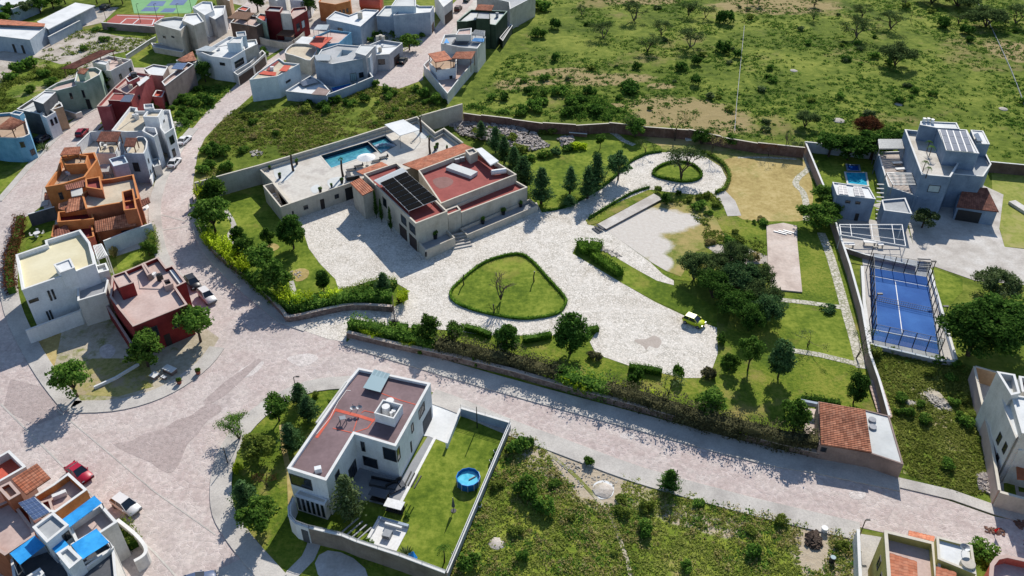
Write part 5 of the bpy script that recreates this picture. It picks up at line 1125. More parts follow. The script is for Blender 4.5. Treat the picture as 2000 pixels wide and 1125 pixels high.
B = Bld('dark_green_house', 'dark green house with grey roof terraces', 'house', (940,90)); b = B.block([(892,42),(906,30),(920,19),(991,22),(968,49),(946,46),(940,37),(912,42)], 6.8, 'dkgreen', 'r_gw', .6, .2, cap='mint'); B.block([(930,36),(934,22),(957,23),(957,37)], 8.4, 'dkgreen', 'r_grey', .2, .15, cap=None); B.tiles([(928,19),(934,8),(965,10),(960,21)], 8.9, 'tileorange'); b2_ = B.block([(976,74),(998,47),(1001,50),(982,80)], 2.2, 'dkgreen', 'patio', .4, .15); B.boxat((971,33), 6.3, (.8, .8, 1.2), 'grey', 'water_tank')
B = Bld('grey_top_house', 'light grey house with forecourt at the top edge beside the field', 'house', (960,20)); b = B.block([(931,-10),(940,-30),(1040,-32),(1046,-8),(996,18),(994,4)], 6.2, 'cream', 'r_grey', .4, .2); B.win(b, 0, .4, .6, 3, 4.5, mull=0); b = B.block([(996,20),(1018,20),(1034,4),(1030,0),(1010,10)], 2.8, 'cream', 'patio', .4, .2); B.door(b, 0, .1, .9, .05, 2.3, 'dkgrey', 'garage_gate', 3)
B = Bld('wedge_house', 'pale wedge shaped house with two tiled shelters on its terrace', 'house', (880,180))
b = B.block([(827,127),(836,118),(850,106),(930,96),(935,110),(900,150),(874,183)], 2.8, 'offwhite', 'r_pink', 1.2, .2)
b1_ = B.block([(838,122),(846,110),(893,108),(890,133),(853,138)], 4.2, 'white', 'r_tan', .5, .2); B.door(b1_, 3, .2, .35, .1, 2.4, 'dark')
b2_ = B.block([(861,85),(868,68),(946,62),(948,74),(932,95),(898,92)], 6.4, 'offwhite', 'r_grey', .5, .2); B.block([(890,68),(896,58),(921,55),(920,68)], 8.0, 'offwhite', 'r_pink', .3, .2)
B.tiles([(836,105),(868,99),(883,116),(850,122)], 6.6, 'tileorange', posts=True, zp=4.0); B.tiles([(882,114),(891,101),(929,100),(921,115)], 6.4, 'tileorange', posts=True, zp=2.8)
B.slats([(922,66),(928,58),(947,60),(946,70)], 8.0, 8, .1, .1, 'steel', True, 'roof_pergola', posts=1, zp=6)
B.quad([(867,84),(872,75),(878,84)], 6.7, 'awning', 'blue_tarp', .05); B.quad([(921,80),(926,74),(946,75),(945,82)], 6.7, 'awning', 'blue_tarp', .05); B.quad([(882,84),(888,76),(918,78),(912,86)], 6.3, 'dkgrey', 'grey_mat', .05)
B = Bld('boxy_grey_house', 'boxy light grey house beside the clay court', 'house', (360,90)); b = B.block([(300,46),(316,36),(342,33),(377,36),(352,60)], 7.0, 'cream', 'r_gw', .6, .2); b1_ = B.block([(356,40),(362,28),(386,26),(398,42),(378,50)], 7.8, 'cream', 'r_white', .3, .2); B.win(b, 4, .3, .4, 4.4, 4.8, mull=0); B.win(b, 4, .65, .75, 3.6, 4.1, mull=0); B.win(b, 3, .3, .4, 3.5, 4.3, mull=0); B.block([(295,84),(352,88),(360,98),(356,102),(300,92)], 1.6, 'cream', 'patio', .3, .2)
B = Bld('white_patio_house', 'white house with a green covered side behind the boxy grey house', 'house', (410,50)); b = B.block([(376,14),(396,3),(414,4),(418,20),(400,30)], 6.5, 'white', 'r_white', .4, .2); B.block([(404,30),(418,12),(440,11),(436,28),(420,38)], 5.5, 'grey', 'r_white', .4, .2); B.win(b, 3, .4, .6, 3.5, 4.7, mull=0)
B.block([(420,-10),(440,-20),(452,-12),(448,2)], 6, 'tan', 'r_tan', .4, .2)
B = Bld('brown_pergola_house', 'brown house with a dark timber shelter on the roof', 'house', (490,70)); b = B.block([(450,44),(466,28),(500,32),(521,28),(524,38),(500,52)], 5.2, 'brown', 'r_pink', .6, .2); B.quad([(444,35),(462,22),(497,25),(482,38)], 7.6, 'woodslat', 'timber_roof', .15, posts=1, zp=4.5, pm='wood'); B.block([(464,18),(474,12),(488,15),(480,22)], 7.5, 'brown', 'r_coral', .2, .15); B.block([(500,34),(508,26),(520,28),(520,44)], 6.0, 'mint', 'r_coral', .4, .15)
B = Bld('dark_red_house', 'dark red house with a tall pale stone chimney block', 'house', (560,70)); b = B.block([(517,21),(526,12),(552,14),(546,23)], 8.2, 'maroon', 'r_grey', .5, .2, cap='coppink'); B.block([(546,26),(549,20),(566,20),(568,27)], 7.6, 'offwhite', 'concrete', .1, .15, cap=None); b = B.block([(566,24),(572,16),(598,13),(600,20),(572,37)], 7.0, 'red', 'r_pink', .5, .2, cap='coppink'); B.win(b, 3, .3, .5, 3, 5, 'glass_painted_sky', mull=0); B.win(b, 3, .65, .85, 3, 5, mull=0); B.quad([(540,68),(552,58),(580,58),(572,72)], 3.0, 'woodslat', 'timber_roof', .15, posts=1, pm='wood')
B = Bld('orange_row_house', 'orange house with small windows at the top edge', 'house', (650,25)); b = B.block([(622,4),(632,-10),(684,-12),(684,2),(655,9)], 5.6, 'orange', 'r_tan', .3, .2, cap='coporange')
for u in (.2, .45, .7): B.win(b, 3, u, u + .12, 2.5, 3.6, mull=0)
B = Bld('red_vault_house', 'brick coloured building with a red vaulted roof', 'house', (720,20)); b = B.block([(703,6),(710,-8),(748,-8),(742,8)], 3.5, 'rust', 'r_red', 0); mb = MB(); a, c = G(704,4,3.8), G(744,5,3.8); mb.tube([a, c], 1.7, 10); B.own(mb.build('vaulted_roof', M['r_coral']))
B = Bld('white_top_house', 'white house between the trees and dark red house at the top edge', 'house', (560,10)); B.block([(522,-14),(536,-26),(560,-26),(556,-8),(540,2)], 6.5, 'offwhite', 'r_grey', .4, .2); B.block([(566,0),(578,-14),(612,-14),(604,2)], 5.0, 'white', 'r_gw', .4, .2)
B = Bld('brown_terrace_house', 'long brown house with white coping between red house and terrace house', 'house', (340,170)); b = B.block([(281,134),(300,126),(328,130),(318,148),(292,146)], 5.6, 'rose', 'r_white', .3, .2); b = B.block([(316,160),(330,148),(368,122),(378,126),(322,168)], 5.4, 'rose', 'r_pink', .6, .2); B.tiles([(346,117),(376,100),(384,118),(356,122)], [5.0, 5.4, 5.4, 5.0], 'tile'); B.block([(344,118),(370,106),(386,118),(376,128)], 4.6, 'mint', 'r_gw', .2, .2)
solar('dark blue solar collector on the brown terrace house', [(334,134),(344,123),(366,123),(356,136)], 5.9, 3, 1, 'pvblue')
B = Bld('warehouse', 'low white roofed warehouse with a red tiled edge', 'warehouse', (40,95)); b = B.block([(-60,72),(-60,40),(0,47),(66,52),(90,52),(58,78),(0,71)], 4.2, 'bluegrey', 'r_white', .3, .2); B.tiles([(-60,32),(88,46),(86,52),(-60,46)], 4.7, 'tileorange'); B.door(b, 5, .3, .38, .05, 2.4, 'dark'); B.door(b, 5, .6, .68, .05, 2.4, 'dark')
B = Bld('long_shed', 'long shed with a plain white pitched sheet roof', 'shed', (110,70)); B.quad([(72,42),(147,5),(186,11),(94,57)], 4.0, 'r_white', 'roof', .2); B.block([(75,45),(148,8),(183,12),(94,56)], 3.7, 'bluegrey', 'concrete', 0)
B = Bld('corner_shed', 'blue grey building cut by the top left corner', 'building', (30,20)); B.block([(-60,8),(-20,-30),(78,-20),(70,0),(24,18),(0,8)], 4, 'bluegrey', 'r_white', .3, .2)
# ---- grey blue modern house east
B = Bld('grey_modern_house', 'tall blue grey modern house with white roof and slatted terraces', 'house', (1850,420))
E1 = B.block([(1767,253),(1850,262),(1872,320),(1856,346),(1800,341)], 8.0, 'slate', 'r_deck', .7, .25); E2 = B.block([(1830,249),(1888,254),(1912,300),(1848,294)], 10.4, 'slate', 'r_white', .08, .25); E3 = B.block([(1798,237),(1868,240),(1874,252),(1830,250),(1797,244)], 10.6, 'slate', 'r_white', .15, .2)
E4 = B.block([(1896,254),(1920,256),(1933,282),(1906,281)], 9.6, 'slate', 'r_white', .08, .2); E5 = B.block([(1862,340),(1848,300),(1915,280),(1936,321),(1920,345)], 7.2, 'slate', 'r_grey', .4, .2)
for q in ((1804,238), (1812,238), (1820,240)): B.cyl(q, 10.5, .35, .8, 'whitepaint', 'roof_vent', 10)
B.win(E1, 3, .22, .62, 4.6, 6.0, 'glass_painted_sky', mull=0); B.block([(1856,344),(1870,316),(1883,330),(1882,342)], 6.6, 'paleblue', 'patio', .5, .1)
E6 = B.block([(1714,297),(1765,296),(1793,384),(1735,365)], 3.4, 'slate', 'pinkslab', .3, .2); B.slats([(1716,272),(1762,272),(1768,290),(1718,290)], 5.8, 12, .12, .14, 'steel', False, 'slat_roof', posts=1); B.slats([(1732,337),(1788,338),(1792,360),(1744,360)], 5.4, 8, .1, .12, 'steel', False, 'slat_roof', posts=1, zp=3.2)
mb = MB()
for k in range(26):
    t = k / 26; a = G(1716 + 20 * t, 299 + 66 * t, 3.13); b = G(1764 + 26 * t, 298 + 84 * t, 3.13); c = (a + b) / 2; mb.box((c.x, c.y, 3.13), ((b - a).length * .95, .12, .05), math.atan2((b - a).y, (b - a).x))
B.own(mb.build('deck_boards', M['r_deck']))
E7 = B.block([(1722,391),(1768,387),(1781,418),(1727,411)], 4.0, 'slate', 'r_grey', .3, .2)
E8 = B.block([(1626,356),(1697,366),(1710,389),(1635,381)], 5.0, 'slate', 'r_white', .15, .15); B.win(E8, 2, .62, .74, 3.6, 4.1, mull=0); B.win(E8, 2, .36, .48, 3.6, 4.1, mull=0); B.door(E8, 2, .3, .4, .05, 1.6, 'dark')
g9 = B.block([(1872,368),(1925,372),(1948,414),(1870,402)], 3.0, 'slate', 'r_grey', 0); B.tiles([(1868,404),(1882,364),(1928,367),(1951,414)], [3.1, 3.9, 3.9, 3.1], 'tilebrown'); B.door(g9, 2, .35, .95, .05, 2.3, 'dark', 'garage_opening')
mb = MB()
for k in range(9): c = G(1712 + 1.2 * k * .5, 388 + k * 5.2, 0); mb.box((c.x, c.y, 3.2 - k * .36), (1.4, .32, .1), -.1)
B.own(mb.build('outdoor_stair', M['offwhite']))
mb = MB(); c = G(1720,384,3.6)
B.quad([(1840,470),(1820,548),(1816,546),(1836,468)][:4], .2, 'whitepaint', 'kerb_line', .1) if False else None
basin(B, [(1652,337),(1690,338),(1694,362),(1657,358)], .12, .9 if False else .1, 'poolblue', 'poolblue', 'offwhite'); basin(B, [(1655,322),(1676,323),(1678,333),(1657,332)], .3, .2, 'pooltile', 'pooldark', 'slate')
solar('large grey solar array on the roof of the grey modern house', [(1835,252),(1888,257),(1903,297),(1848,293)], 10.75, 4, 3, 'pvgrey', 'whitepaint', gap=.25)
solar('tilted solar collector on the small upper roof', [(1902,262),(1910,259),(1919,276),(1909,275)], [10.6, 9.9, 9.9, 10.6], 1, 2, 'pvblue'); solar('left solar array on the garden house roof', [(1637,360),(1653,362),(1658,381),(1639,379)], 5.2, 2, 4, 'pvgrey', 'whitepaint'); solar('right solar array on the garden house roof', [(1667,363),(1683,365),(1690,384),(1670,382)], 5.2, 2, 4, 'pvgrey', 'whitepaint')
P_ = Bld('steel_pergola', 'open white steel pergola frame over the grey patio', 'pergola', (1700,480)); P_.slats([(1640,438),(1762,438),(1769,480),(1643,458)], 3.0, 3, .09, .1, 'whitepaint', True, 'frame', posts=1); P_.slats([(1640,438),(1762,438),(1769,480),(1643,458)], 2.95, 2, .07, .08, 'whitepaint', False, 'cross_beams', frame=False)
# ---- padel court enclosure
P_ = Bld('court_enclosure', 'steel and glass enclosure around the blue padel court', 'court fence', (1760,610))
def fence_run(B, a, b, n, h, mesh=False, nm='fence_post'):
    A, D = G(*a), G(*b)
    for k in range(n + 1):
        p = A.lerp(D, k / n); mb = MB(); mb.box((p.x, p.y, h / 2), (.1, .1, h)); B.own(mb.build(nm, M['dark']))
    mb = MB()
    for z in (h, h * .62): mb.tube([(A.x, A.y, z), (D.x, D.y, z)], .04, 4)
    if mesh:
        for k in range(int((D - A).length / .35)):
            p = A.lerp(D, (k + .5) / ((D - A).length / .35)); mb.box((p.x, p.y, h * .5), (.025, .025, h))
    B.own(mb.build('rail', M['dark']))
gl, gn, gb = newmat('court glass'); gn.nodes.remove(gb); go = [x for x in gn.nodes if x.type == 'OUTPUT_MATERIAL'][0]; g_t = N(gn, 'BsdfTransparent'); g_t.inputs[0].default_value = (.86, .9, .93, 1); g_g = N(gn, 'BsdfGlossy'); g_g.inputs['Roughness'].default_value = .05; g_m = N(gn, 'MixShader'); g_m.inputs[0].default_value = .1; gn.links.new(g_t.outputs[0], g_m.inputs[1]); gn.links.new(g_g.outputs[0], g_m.inputs[2]); gn.links.new(g_m.outputs[0], go.inputs[0]); M['courtglass'] = gl
for a, b, n in (((1703,663),(1834,692),5), ((1698,522),(1810,541),5)):
    fence_run(P_, a, b, n, 3.0); A, D = G(*a), G(*b)
    for k in range(n):
        p, q = A.lerp(D, (k + .03) / n), A.lerp(D, (k + .97) / n); mb = MB(); e = (q - p); c = (p + q) / 2; mb.box((c.x, c.y, 1.45), (e.length, .03, 2.8), math.atan2(e.y, e.x)); P_.own(mb.build('glass_panel', gl))
fence_run(P_, (1703,663), (1698,522), 9, 3.0, True); fence_run(P_, (1834,692), (1810,541), 9, 3.0)
mb = MB(); a, b = G(1700,585), G(1823,612)
for k in range(30): p = a.lerp(b, k / 29); mb.box((p.x, p.y, .48), (.03, .03, .9))
for z in (.1, .5, .92): mb.tube([(a.x, a.y, z), (b.x, b.y, z)], .03, 4)
P_.own(mb.build('court_net', M['dark']))
for (x, y), w_ in zip(((1691,532), (1698,625), (1810,560), (1832,650)), ('upper left', 'lower left', 'upper right', 'lower right')):
    p = G(x, y); o = thing('flood_lamp', 'dark flood lamp pole at the %s of the blue court' % w_, 'lamp post', p, 0, 'flood lamps around the padel court'); mb = MB(); mb.tube([(0, 0, 0), (0, 0, 5.2)], .07, 6); mb.build('pole', M['dark'], o); s_ = 1 if x < 1750 else -1; mb = MB(); mb.box((.35 * s_, 0, 5.2), (.8, .35, .18)); mb.build('lamp_head', M['dark'], o)
P_ = Bld('concrete_steps', 'concrete steps between the patio and the blue court', 'steps', (1805,525)); mb = MB()
for k in range(5): a = G(1790 + 0.3 * k, 511 + 4.6 * k); mb.box((a.x + 1.2, a.y, .5 - k * .1), (2.2, .28, .1), -.1)
P_.own(mb.build('step_treads', M['dkgrey']))
# ---- gatehouse
B = Bld('gatehouse', 'small house with a bright terracotta roof beside the street', 'house', (1680,900))
k1 = B.block([(1600,868),(1600,786),(1693,800),(1702,884),(1762,907),(1765,910)][:1] + [(1598,784),(1690,800),(1737,812),(1765,907),(1702,886)], 2.7, 'rose', 'r_gw', .12, .2, cap=None)
B.tiles([(1603,868),(1600,785),(1690,800),(1703,884)], [3.0, 3.7, 3.7, 3.0], 'tile', ridge=.3); B.quad([(1565,779),(1600,786),(1600,790),(1564,783)], 1.8, 'bluegrey', 'yard_wall', .6)
B.win(k1, 5, .84, .94, 1.6, 2.3, mull=0); B.quad([(1568,795),(1600,800),(1600,868),(1572,855)], .1, 'pinkslab', 'small_yard', .08)
for q in ((1704,819), (1705,833)): c = G(q[0], q[1], 2.8); mb = MB(); mb.cyl((c.x, c.y, 2.65), .5, .18, 16, .5); B.own(mb.build('roof_hatch', M['grey']))
B = Bld('garden_steps', 'brick coloured garden steps beside the gatehouse', 'steps', (1715,800)); mb = MB(); mb2 = MB()
for k in range(9):
    a = G(1699 + 2.6 * k, 752 + 7.5 * k); mb.box((a.x + .6, a.y, .12 + (8 - k) * .05), (1.9, .8, .1), -.15)
B.own(mb.build('step_treads', M['coppink']))
# ---- right edge cream house
B = Bld('cream_tower_house', 'tall cream and white house cut by the right edge', 'house', (1960,860))
f = B.block([(1947,726),(1982,732),(1992,768),(1975,772)], 9.4, 'offwhite', 'r_gw', 1.0, .25); f2 = B.block([(1975,771),(2060,785),(2090,870),(1996,846)], 8.6, 'offwhite', 'r_white', .15, .2); f3 = B.block([(1990,735),(2060,745),(2070,775),(1996,765)], 7.8, 'offwhite', 'brown', .8, .25); f4 = B.block([(1955,800),(1990,880),(2080,880),(2080,800)], 6.0, 'offwhite', 'concrete', .3)
f5 = B.block([(1946,728),(1976,770),(1996,846),(1984,856),(1962,800)][::1], 7.6, 'offwhite', 'r_white', 0)
B.win(f5, 3, .55, .72, 3.5, 5.0, mull=0); B.win(f5, 3, .15, .3, 4.0, 5.4, mull=0); B.win(f5, 3, .25, .4, 1.4, 2.8, mull=0); B.quad([(1985,905),(2060,915),(2060,945),(1987,935)], 3.2, 'rust', 'porch_roof', .15)
# ---- bottom right yellow house
B = Bld('yellow_house', 'yellow house with striped red roofs at the bottom right', 'house', (1720,1110))
y1 = B.block([(1727,1036),(1825,1060),(1838,1190),(1738,1190)], 7.2, 'yellow', 'r_pink', 1.0, .3, cap='copcream'); y2 = B.block([(1829,1048),(1898,1066),(1906,1122),(1832,1092)], 8.2, 'yellow', 'r_white', .25, .2, cap='copcream'); y3 = B.block([(1832,1094),(1906,1124),(1914,1200),(1836,1200)], 7.6, 'yellow', 'dkgrey', .8, .2, cap='copcream')
B.tiles([(1738,1080),(1791,1097),(1795,1190),(1738,1190)], 6.9, 'tileorange', ridge=.6, name='striped_roof'); B.tiles([(1828,1106),(1868,1118),(1868,1190),(1828,1190)], 7.9, 'tileorange', ridge=.6, name='striped_roof'); B.tiles([(1775,1036),(1826,1048),(1824,1058),(1774,1047)], [5.6, 5.6, 6.6, 6.6], 'tileorange')
B.win(y1, 3, .72, .8, 3.8, 5.4, mull=0); B.win(y1, 3, .5, .58, 3.8, 5.4, mull=0); B.cyl((1885,1112), 7.4, .8, 1.1, 'cream', 'water_tank', 16, .7); c = G(1878,1078,8.1); mb = MB(); mb.cyl((c.x, c.y, 8.0), .03, 1.0, 5); mb.cyl((c.x, c.y - .15, 8.9), .1, .2, 12, .5, False); B.own(mb.build('satellite_dish', M['steel']))
# ---- coral rounded house
B = Bld('coral_house', 'coral house with a rounded corner at the bottom right edge', 'house', (1960,1120)); B.block([(1932,1125),(1934,1102),(1945,1088),(1964,1084),(2000,1092),(2060,1104),(2060,1200),(1930,1200)], 6.2, 'coral', 'r_pink', 1.0, .35, cap='coppink')
# ---- bottom left cluster
B = Bld('orange_terrace_house', 'orange walled house with a corrugated tile roof at the bottom left', 'house', (110,1040))
l0 = B.block([(-60,925),(18,880),(51,912),(-60,975)], 7.2, 'offwhite', 'r_coral', 1.0, .25); l1 = B.block([(62,972),(104,946),(134,924),(170,957),(108,1001),(95,1000)], 6.4, 'orange', 'r_pink', .9, .25); l2 = B.block([(-4,953),(20,941),(40,964),(18,977)], 8.0, 'rust', 'r_tan', .4, .25, cap='coppink')
B.block([(0,985),(22,975),(64,1030),(68,1046),(10,1085),(-60,1040),(-60,990)], 6.2, 'rust', 'r_pink', .4, .25, cap='coppink'); B.block([(51,990),(98,975),(106,1000),(64,1030)], 6.3, 'maroon', 'r_stain', .4, .2, cap='coppink'); B.tiles([(51,966),(22,936),(72,905),(99,934)], [7.6, 7.6, 8.2, 8.2], 'tileorange', ridge=.45)
B.boxat((118,970), 5.6, (1.5, .5, .6), 'whitepaint', 'laundry_sink', .6)
solar('four panel blue solar array between the roof terraces at the bottom left', [(35,982),(67,970),(98,1000),(66,1016)], 7.2, 1, 4, 'pvblue', 'whitepaint')
B = Bld('blue_awning_house', 'white house with bright blue shade sails at the bottom left', 'house', (180,1100))
n1 = B.block([(64,1030),(104,1001),(134,1026),(92,1060)], 7.6, 'white', 'r_grey', .25, .25); n2 = B.block([(134,1027),(197,984),(229,1020),(180,1052),(150,1062)], 6.0, 'offwhite', 'r_pink', .9, .25); n3 = B.block([(111,1081),(134,1066),(160,1091),(136,1111)], 7.6, 'white', 'r_gw', .25, .25)
n4 = B.block([(139,1063),(188,1034),(215,1060),(222,1070),(168,1110),(136,1112)], 5.9, 'offwhite', 'dkgrey', .9, .2); n5 = B.block([(20,1085),(92,1060),(136,1112),(150,1220),(40,1220)], 5.2, 'bluegrey', 'dkgrey', 1.2, .2); n6 = B.block([(150,1108),(222,1068),(236,1220),(150,1220)], 5.6, 'offwhite', 'dkgrey', .3, .2)
B.win(n1, 2, .1, .4, 5.9, 7.0, mull=1)
for px, z in (([(122,1014),(184,968),(199,982),(134,1031)], 6.9), ([(139,1064),(188,1032),(213,1059),(160,1093)], 6.9), ([(19,1081),(68,1046),(88,1065),(39,1103)], 6.4), ([(97,1067),(120,1049),(134,1064),(110,1081)], 6.4)): B.quad(px, z, 'awning', 'shade_sail', .04, posts=1, zp=5)
B.block([(50,1128),(78,1110),(86,1120),(66,1145)], 5.6, 'white', 'r_white', .1, .2)
# ================================================================== OBJECTS
# ---- cars
car((136,913),(178,945), 'crimson hatchback parked beside the orange terrace house', 'a01532', 'sedan', 4.2)
car((225,977),(272,1008), 'white hatchback parked on the wide street beside the blue awning house', 'd2d2d2', 'hatch', 4.2)
car((370,547),(386,567), 'dark grey hatchback parked beside the maroon house', '24262b', 'hatch', 4.0); car((394,572),(418,597), 'white station car parked below the dark grey one', 'd2d2d0', 'suv', 4.3)
car((334,332),(349,313), 'white sedan on the sandy forecourt, lower of two', 'd2d2d4', 'sedan', 4.5); car((352,287),(370,270), 'white sedan on the street, higher of two', 'd2d2d4', 'sedan', 4.5)
car((154,272),(169,255), 'dark red car parked behind the white garden wall', '8a1a2c', 'hatch', 4.2); car((780,131),(794,114), 'black sedan parked in the cul de sac', '15201f', 'sedan', 4.5)
car((890,26),(900,15), 'brown car driving up the top street', '4b201b', 'suv', 4.2); car((907,8),(917,-4), 'teal grey car at the top edge of the street', '2f4143', 'sedan', 4.4)
car((1336,625),(1373,640), 'lime green small car parked at the edge of the flagstones', 'b9c71e', 'hatch', 3.5); car((76,281),(95,270), 'dark car beside the agave of the sky blue house', '2a2d38', 'hatch', 4.0)
car((368,1147),(402,1137), 'grey blue car cut by the bottom edge', '4a5a78', 'sedan', 4.4); car((200,22),(212,14), 'dark car parked beside the long white shed', '1b1c1f', 'suv', 4.2)
# ---- villa terrace furniture
def T3(px, z): return G(px[0], px[1], z)
o = thing('canopy', 'big white square canopy on steel legs over the pool terrace', 'canopy', T3((785,262), 3)); mb = MB()
Q = [T3(p, 5.9) - o.location for p in ((751,243),(788,233),(820,253),(781,265))]; Q = Q if (Q[1] - Q[0]).cross(Q[3] - Q[0]).z > 0 else Q[::-1]; mb.slab(Q, .12); mb.build('roof', M['r_white'], o)
for p in Q: mb = MB(); mb.tube([(p.x * .98, p.y, 0), (p.x * .98, p.y, p.z)], .06, 6); mb.build('leg', M['steel'], o)
def parasol(px, z, r, h, mat, label, open_=True, name='parasol'):
    o = thing(name, label, 'parasol', T3(px, z)); mb = MB(); mb.tube([(0, 0, 0), (0, 0, h)], .04, 6); mb.build('pole', M['steel'], o); mb = MB()
    if open_: mb.cyl((0, 0, h - .5), r, .55, 16, .05, False)
    else: mb.cyl((0, 0, h * .35), .22, h * .6, 8, .05)
    mb.build('canopy', M[mat], o); mb = MB(); mb.cyl((0, 0, 0), .35, .08, 10); mb.build('base', M['dark'], o)
parasol((717,324), 3.0, 1.9, 2.4, 'linen', 'round white parasol beside the villa pool'); parasol((886,998), 0, 1, 2.5, 'cushion', 'folded grey parasol on the round pool lawn', False)
for q, a, l in (((686,333), .4, 'left of the white parasol'), ((701,326), .4, 'directly behind the white parasol'), ((750,309), .5, 'right of the white parasol'), ((735,316), .4, 'between parasol and tiled roof')):
    o = thing('sun_lounger', 'dark sun lounger on the villa terrace ' + l, 'lounger', T3(q, 3.0), a, 'loungers on the villa terrace'); mb = MB(); mb.box((0, 0, .3), (1.9, .65, .12)); mb.build('seat', M['dark'], o); mb = MB(); mb.box((.85, 0, .5), (.12, .65, .5)); mb.build('backrest', M['dark'], o)
o = thing('sofa_group', 'dark lounge sofa beside the villa tower', 'sofa', T3((690,350), 3)); mb = MB()
for a, b, c in (((0, 0, .25), (2.6, .9, .5), 0), ((-1.1, 1.2, .25), (.9, 1.7, .5), 0), ((0, -.45, .6), (2.6, .2, .5), 0)): mb.box(a, b, .3)
mb.build('frame', M['dark'], o); mb = MB(); mb.box((0, .1, .56), (2.1, .6, .14), .3); mb.build('cushion', M['cushion'], o)
for (x, y), l in zip(((573,334), (670,345), (822,258), (840,300)), ('at the left end of the pool', 'beside the parasol', 'behind the white canopy', 'below the white canopy')):
    o = thing('trimmed_palm', 'bare dark palm trunk %s' % l, 'palm tree', T3((x, y), 3), R.uniform(0, 6), 'trimmed palms on the terrace'); mb = MB(); mb.tube([(0, 0, 0), (.08, .05, 1.8), (-.05, 0, 3.6)], [.26, .2, .19], 7); mb.build('trunk', M['bark'], o)
    rng = np.random.default_rng(int(x)); q = dirs(rng, 40); q[:, 2] = abs(q[:, 2]); me = quads_mesh('fronds', leafquads(rng, q * .5 + [0, 0, 3.6], q, .2, .3), [M['l_dark']]); c = bpy.data.objects.new('fronds', me); C.objects.link(c); c.parent = o
for (x, y, z, s, l) in ((547,348,3,.8,'nearest the stairwell'), (527,331,3,.6,'nearest the left wall corner'), (580,321,3,.8,'beside the left palm trunk'), (626,376,3,.8,'on the terrace edge above the door'), (648,366,3,.6,'on the terrace edge above the small window'), (668,358,3,.8,'on the terrace edge beside a palm trunk'), (854,289,3,.8,'right of the lower palm trunk'), (850,294,3,.7,'beside another pot near the tiled roof'), (873,291,3,.6,'near the terrace wall'),
  (850,466,1.4,1.1,'on the front terrace, large and dark'), (943,437,.8,1.0,'on the long front terrace near the window'), (983,419,.8,1.0,'in the middle of the long front terrace'), (1017,404,.8,.9,'at the far end of the long front terrace')):
    o = thing('potted_plant', 'potted plant ' + l, 'plant', T3((x, y), z), 0, 'potted plants of the villa'); mb = MB(); mb.cyl((0, 0, 0), .3 * s, .8 * s, 12, .42 * s); mb.build('pot', M['dark'], o); c = bpy.data.objects.new('leaves', proto('shrub', int(x) % 6)[0]); C.objects.link(c); c.parent = o; c.location = (0, 0, .75 * s); c.scale = (.6 * s, .6 * s, .95 * s)
# ---- white house yard
o = thing('round_pool', 'round blue frame pool on the lawn', 'pool', G(915,943)); mb = MB(); n = 12; r = 1.5
for rr, z0, z1, fl in ((r, 0, 1.1, 1), (r - .08, 0, 1.1, -1)):
    ring = [(rr * math.cos(k * 2 * math.pi / n), rr * math.sin(k * 2 * math.pi / n)) for k in range(n)]
    for k in range(n): a, b = ring[k], ring[(k + 1) % n]; mb.face([(a[0], a[1], z0), (b[0], b[1], z0), (b[0], b[1], z1), (a[0], a[1], z1)][::fl])
mb.build('liner', flat('pool liner blue', '1668a8', .5), o); mb = MB(); mb.tube([(r * math.cos(k * 2 * math.pi / n), r * math.sin(k * 2 * math.pi / n), 1.12) for k in range(n + 1)], .06, 5); mb.build('rim', M['tarp'], o); mb = MB(); mb.cyl((0, 0, .72), r - .1, .02, n); mb.build('pool_water', water('frame pool water', '4db4cf', '6ccbe0'), o)
mb = MB(); mb.tube([(.1, -.2, .8), (.9, .35, .8)], .09, 5); mb.build('float', M['rose'], o)
for k in range(n):
    mb = MB(); mb.tube([((r + .06) * math.cos(k * 2 * math.pi / n), (r + .06) * math.sin(k * 2 * math.pi / n), 0), ((r + .06) * math.cos(k * 2 * math.pi / n), (r + .06) * math.sin(k * 2 * math.pi / n), 1.1)], .04, 4); mb.build('leg', M['whitepaint'], o)
o = thing('lounge_platform', 'white sunken lounge square with a table in the middle', 'seating', G(757,1045), -.32)
for s_, c, z in (((4.0, 3.6, .12), (0, 0, .06), 'whitepaint'), ((4.0, .35, .5), (0, 1.7, .3), 'bluegrey'), ((.35, 3.6, .35), (-1.85, 0, .25), 'whitepaint')): mb = MB(); mb.box(c, s_); mb.build('deck' if z == 'whitepaint' and s_[2] < .2 else 'bench', M[z], o)
mb = MB(); mb.box((.1, -.2, .45), (1.0, 1.0, .5)); mb.build('table', M['steel'], o); mb = MB(); mb.box((.3, 1.1, .55), (2.2, .25, .3)); mb.build('cushion', M['linen'], o)
for (x, y, a, m, l) in ((742,978,-.3,'cushion','dark swing seat on the grass beside the patio'), (772,1000,-.3,'linen','pale canopy seat at the patio corner')):
    o = thing('canopy_swing', l, 'swing seat', G(x, y), a); mb = MB(); mb.box((0, 0, .4), (2.2, .9, .15)); mb.box((0, .45, .75), (2.2, .12, .7)); mb.build('seat', M['dark'], o); mb = MB(); mb.box((0, 0, 1.5), (2.3, 1.3, .08)); mb.build('canopy', M[m], o)
    for sx in (-1.05, 1.05): mb = MB(); mb.tube([(sx, 0, 0), (sx, 0, 1.5)], .04, 5); mb.build('leg', M['steel'], o)
for (x, y, a, l) in ((764,960,.6,'dark lounge chair at the patio corner, left one'), (776,954,.6,'dark lounge chair at the patio corner, middle one'), (784,948,.6,'dark lounge chair at the patio corner, right one')):
    o = thing('lounge_chair', l, 'chair', G(x, y), a, 'lounge chairs on the grey patio'); mb = MB(); mb.box((0, 0, .3), (.8, 1.2, .2)); mb.build('seat', M['cushion'], o); mb = MB(); mb.box((0, .6, .6), (.8, .15, .6)); mb.build('backrest', M['dark'], o)
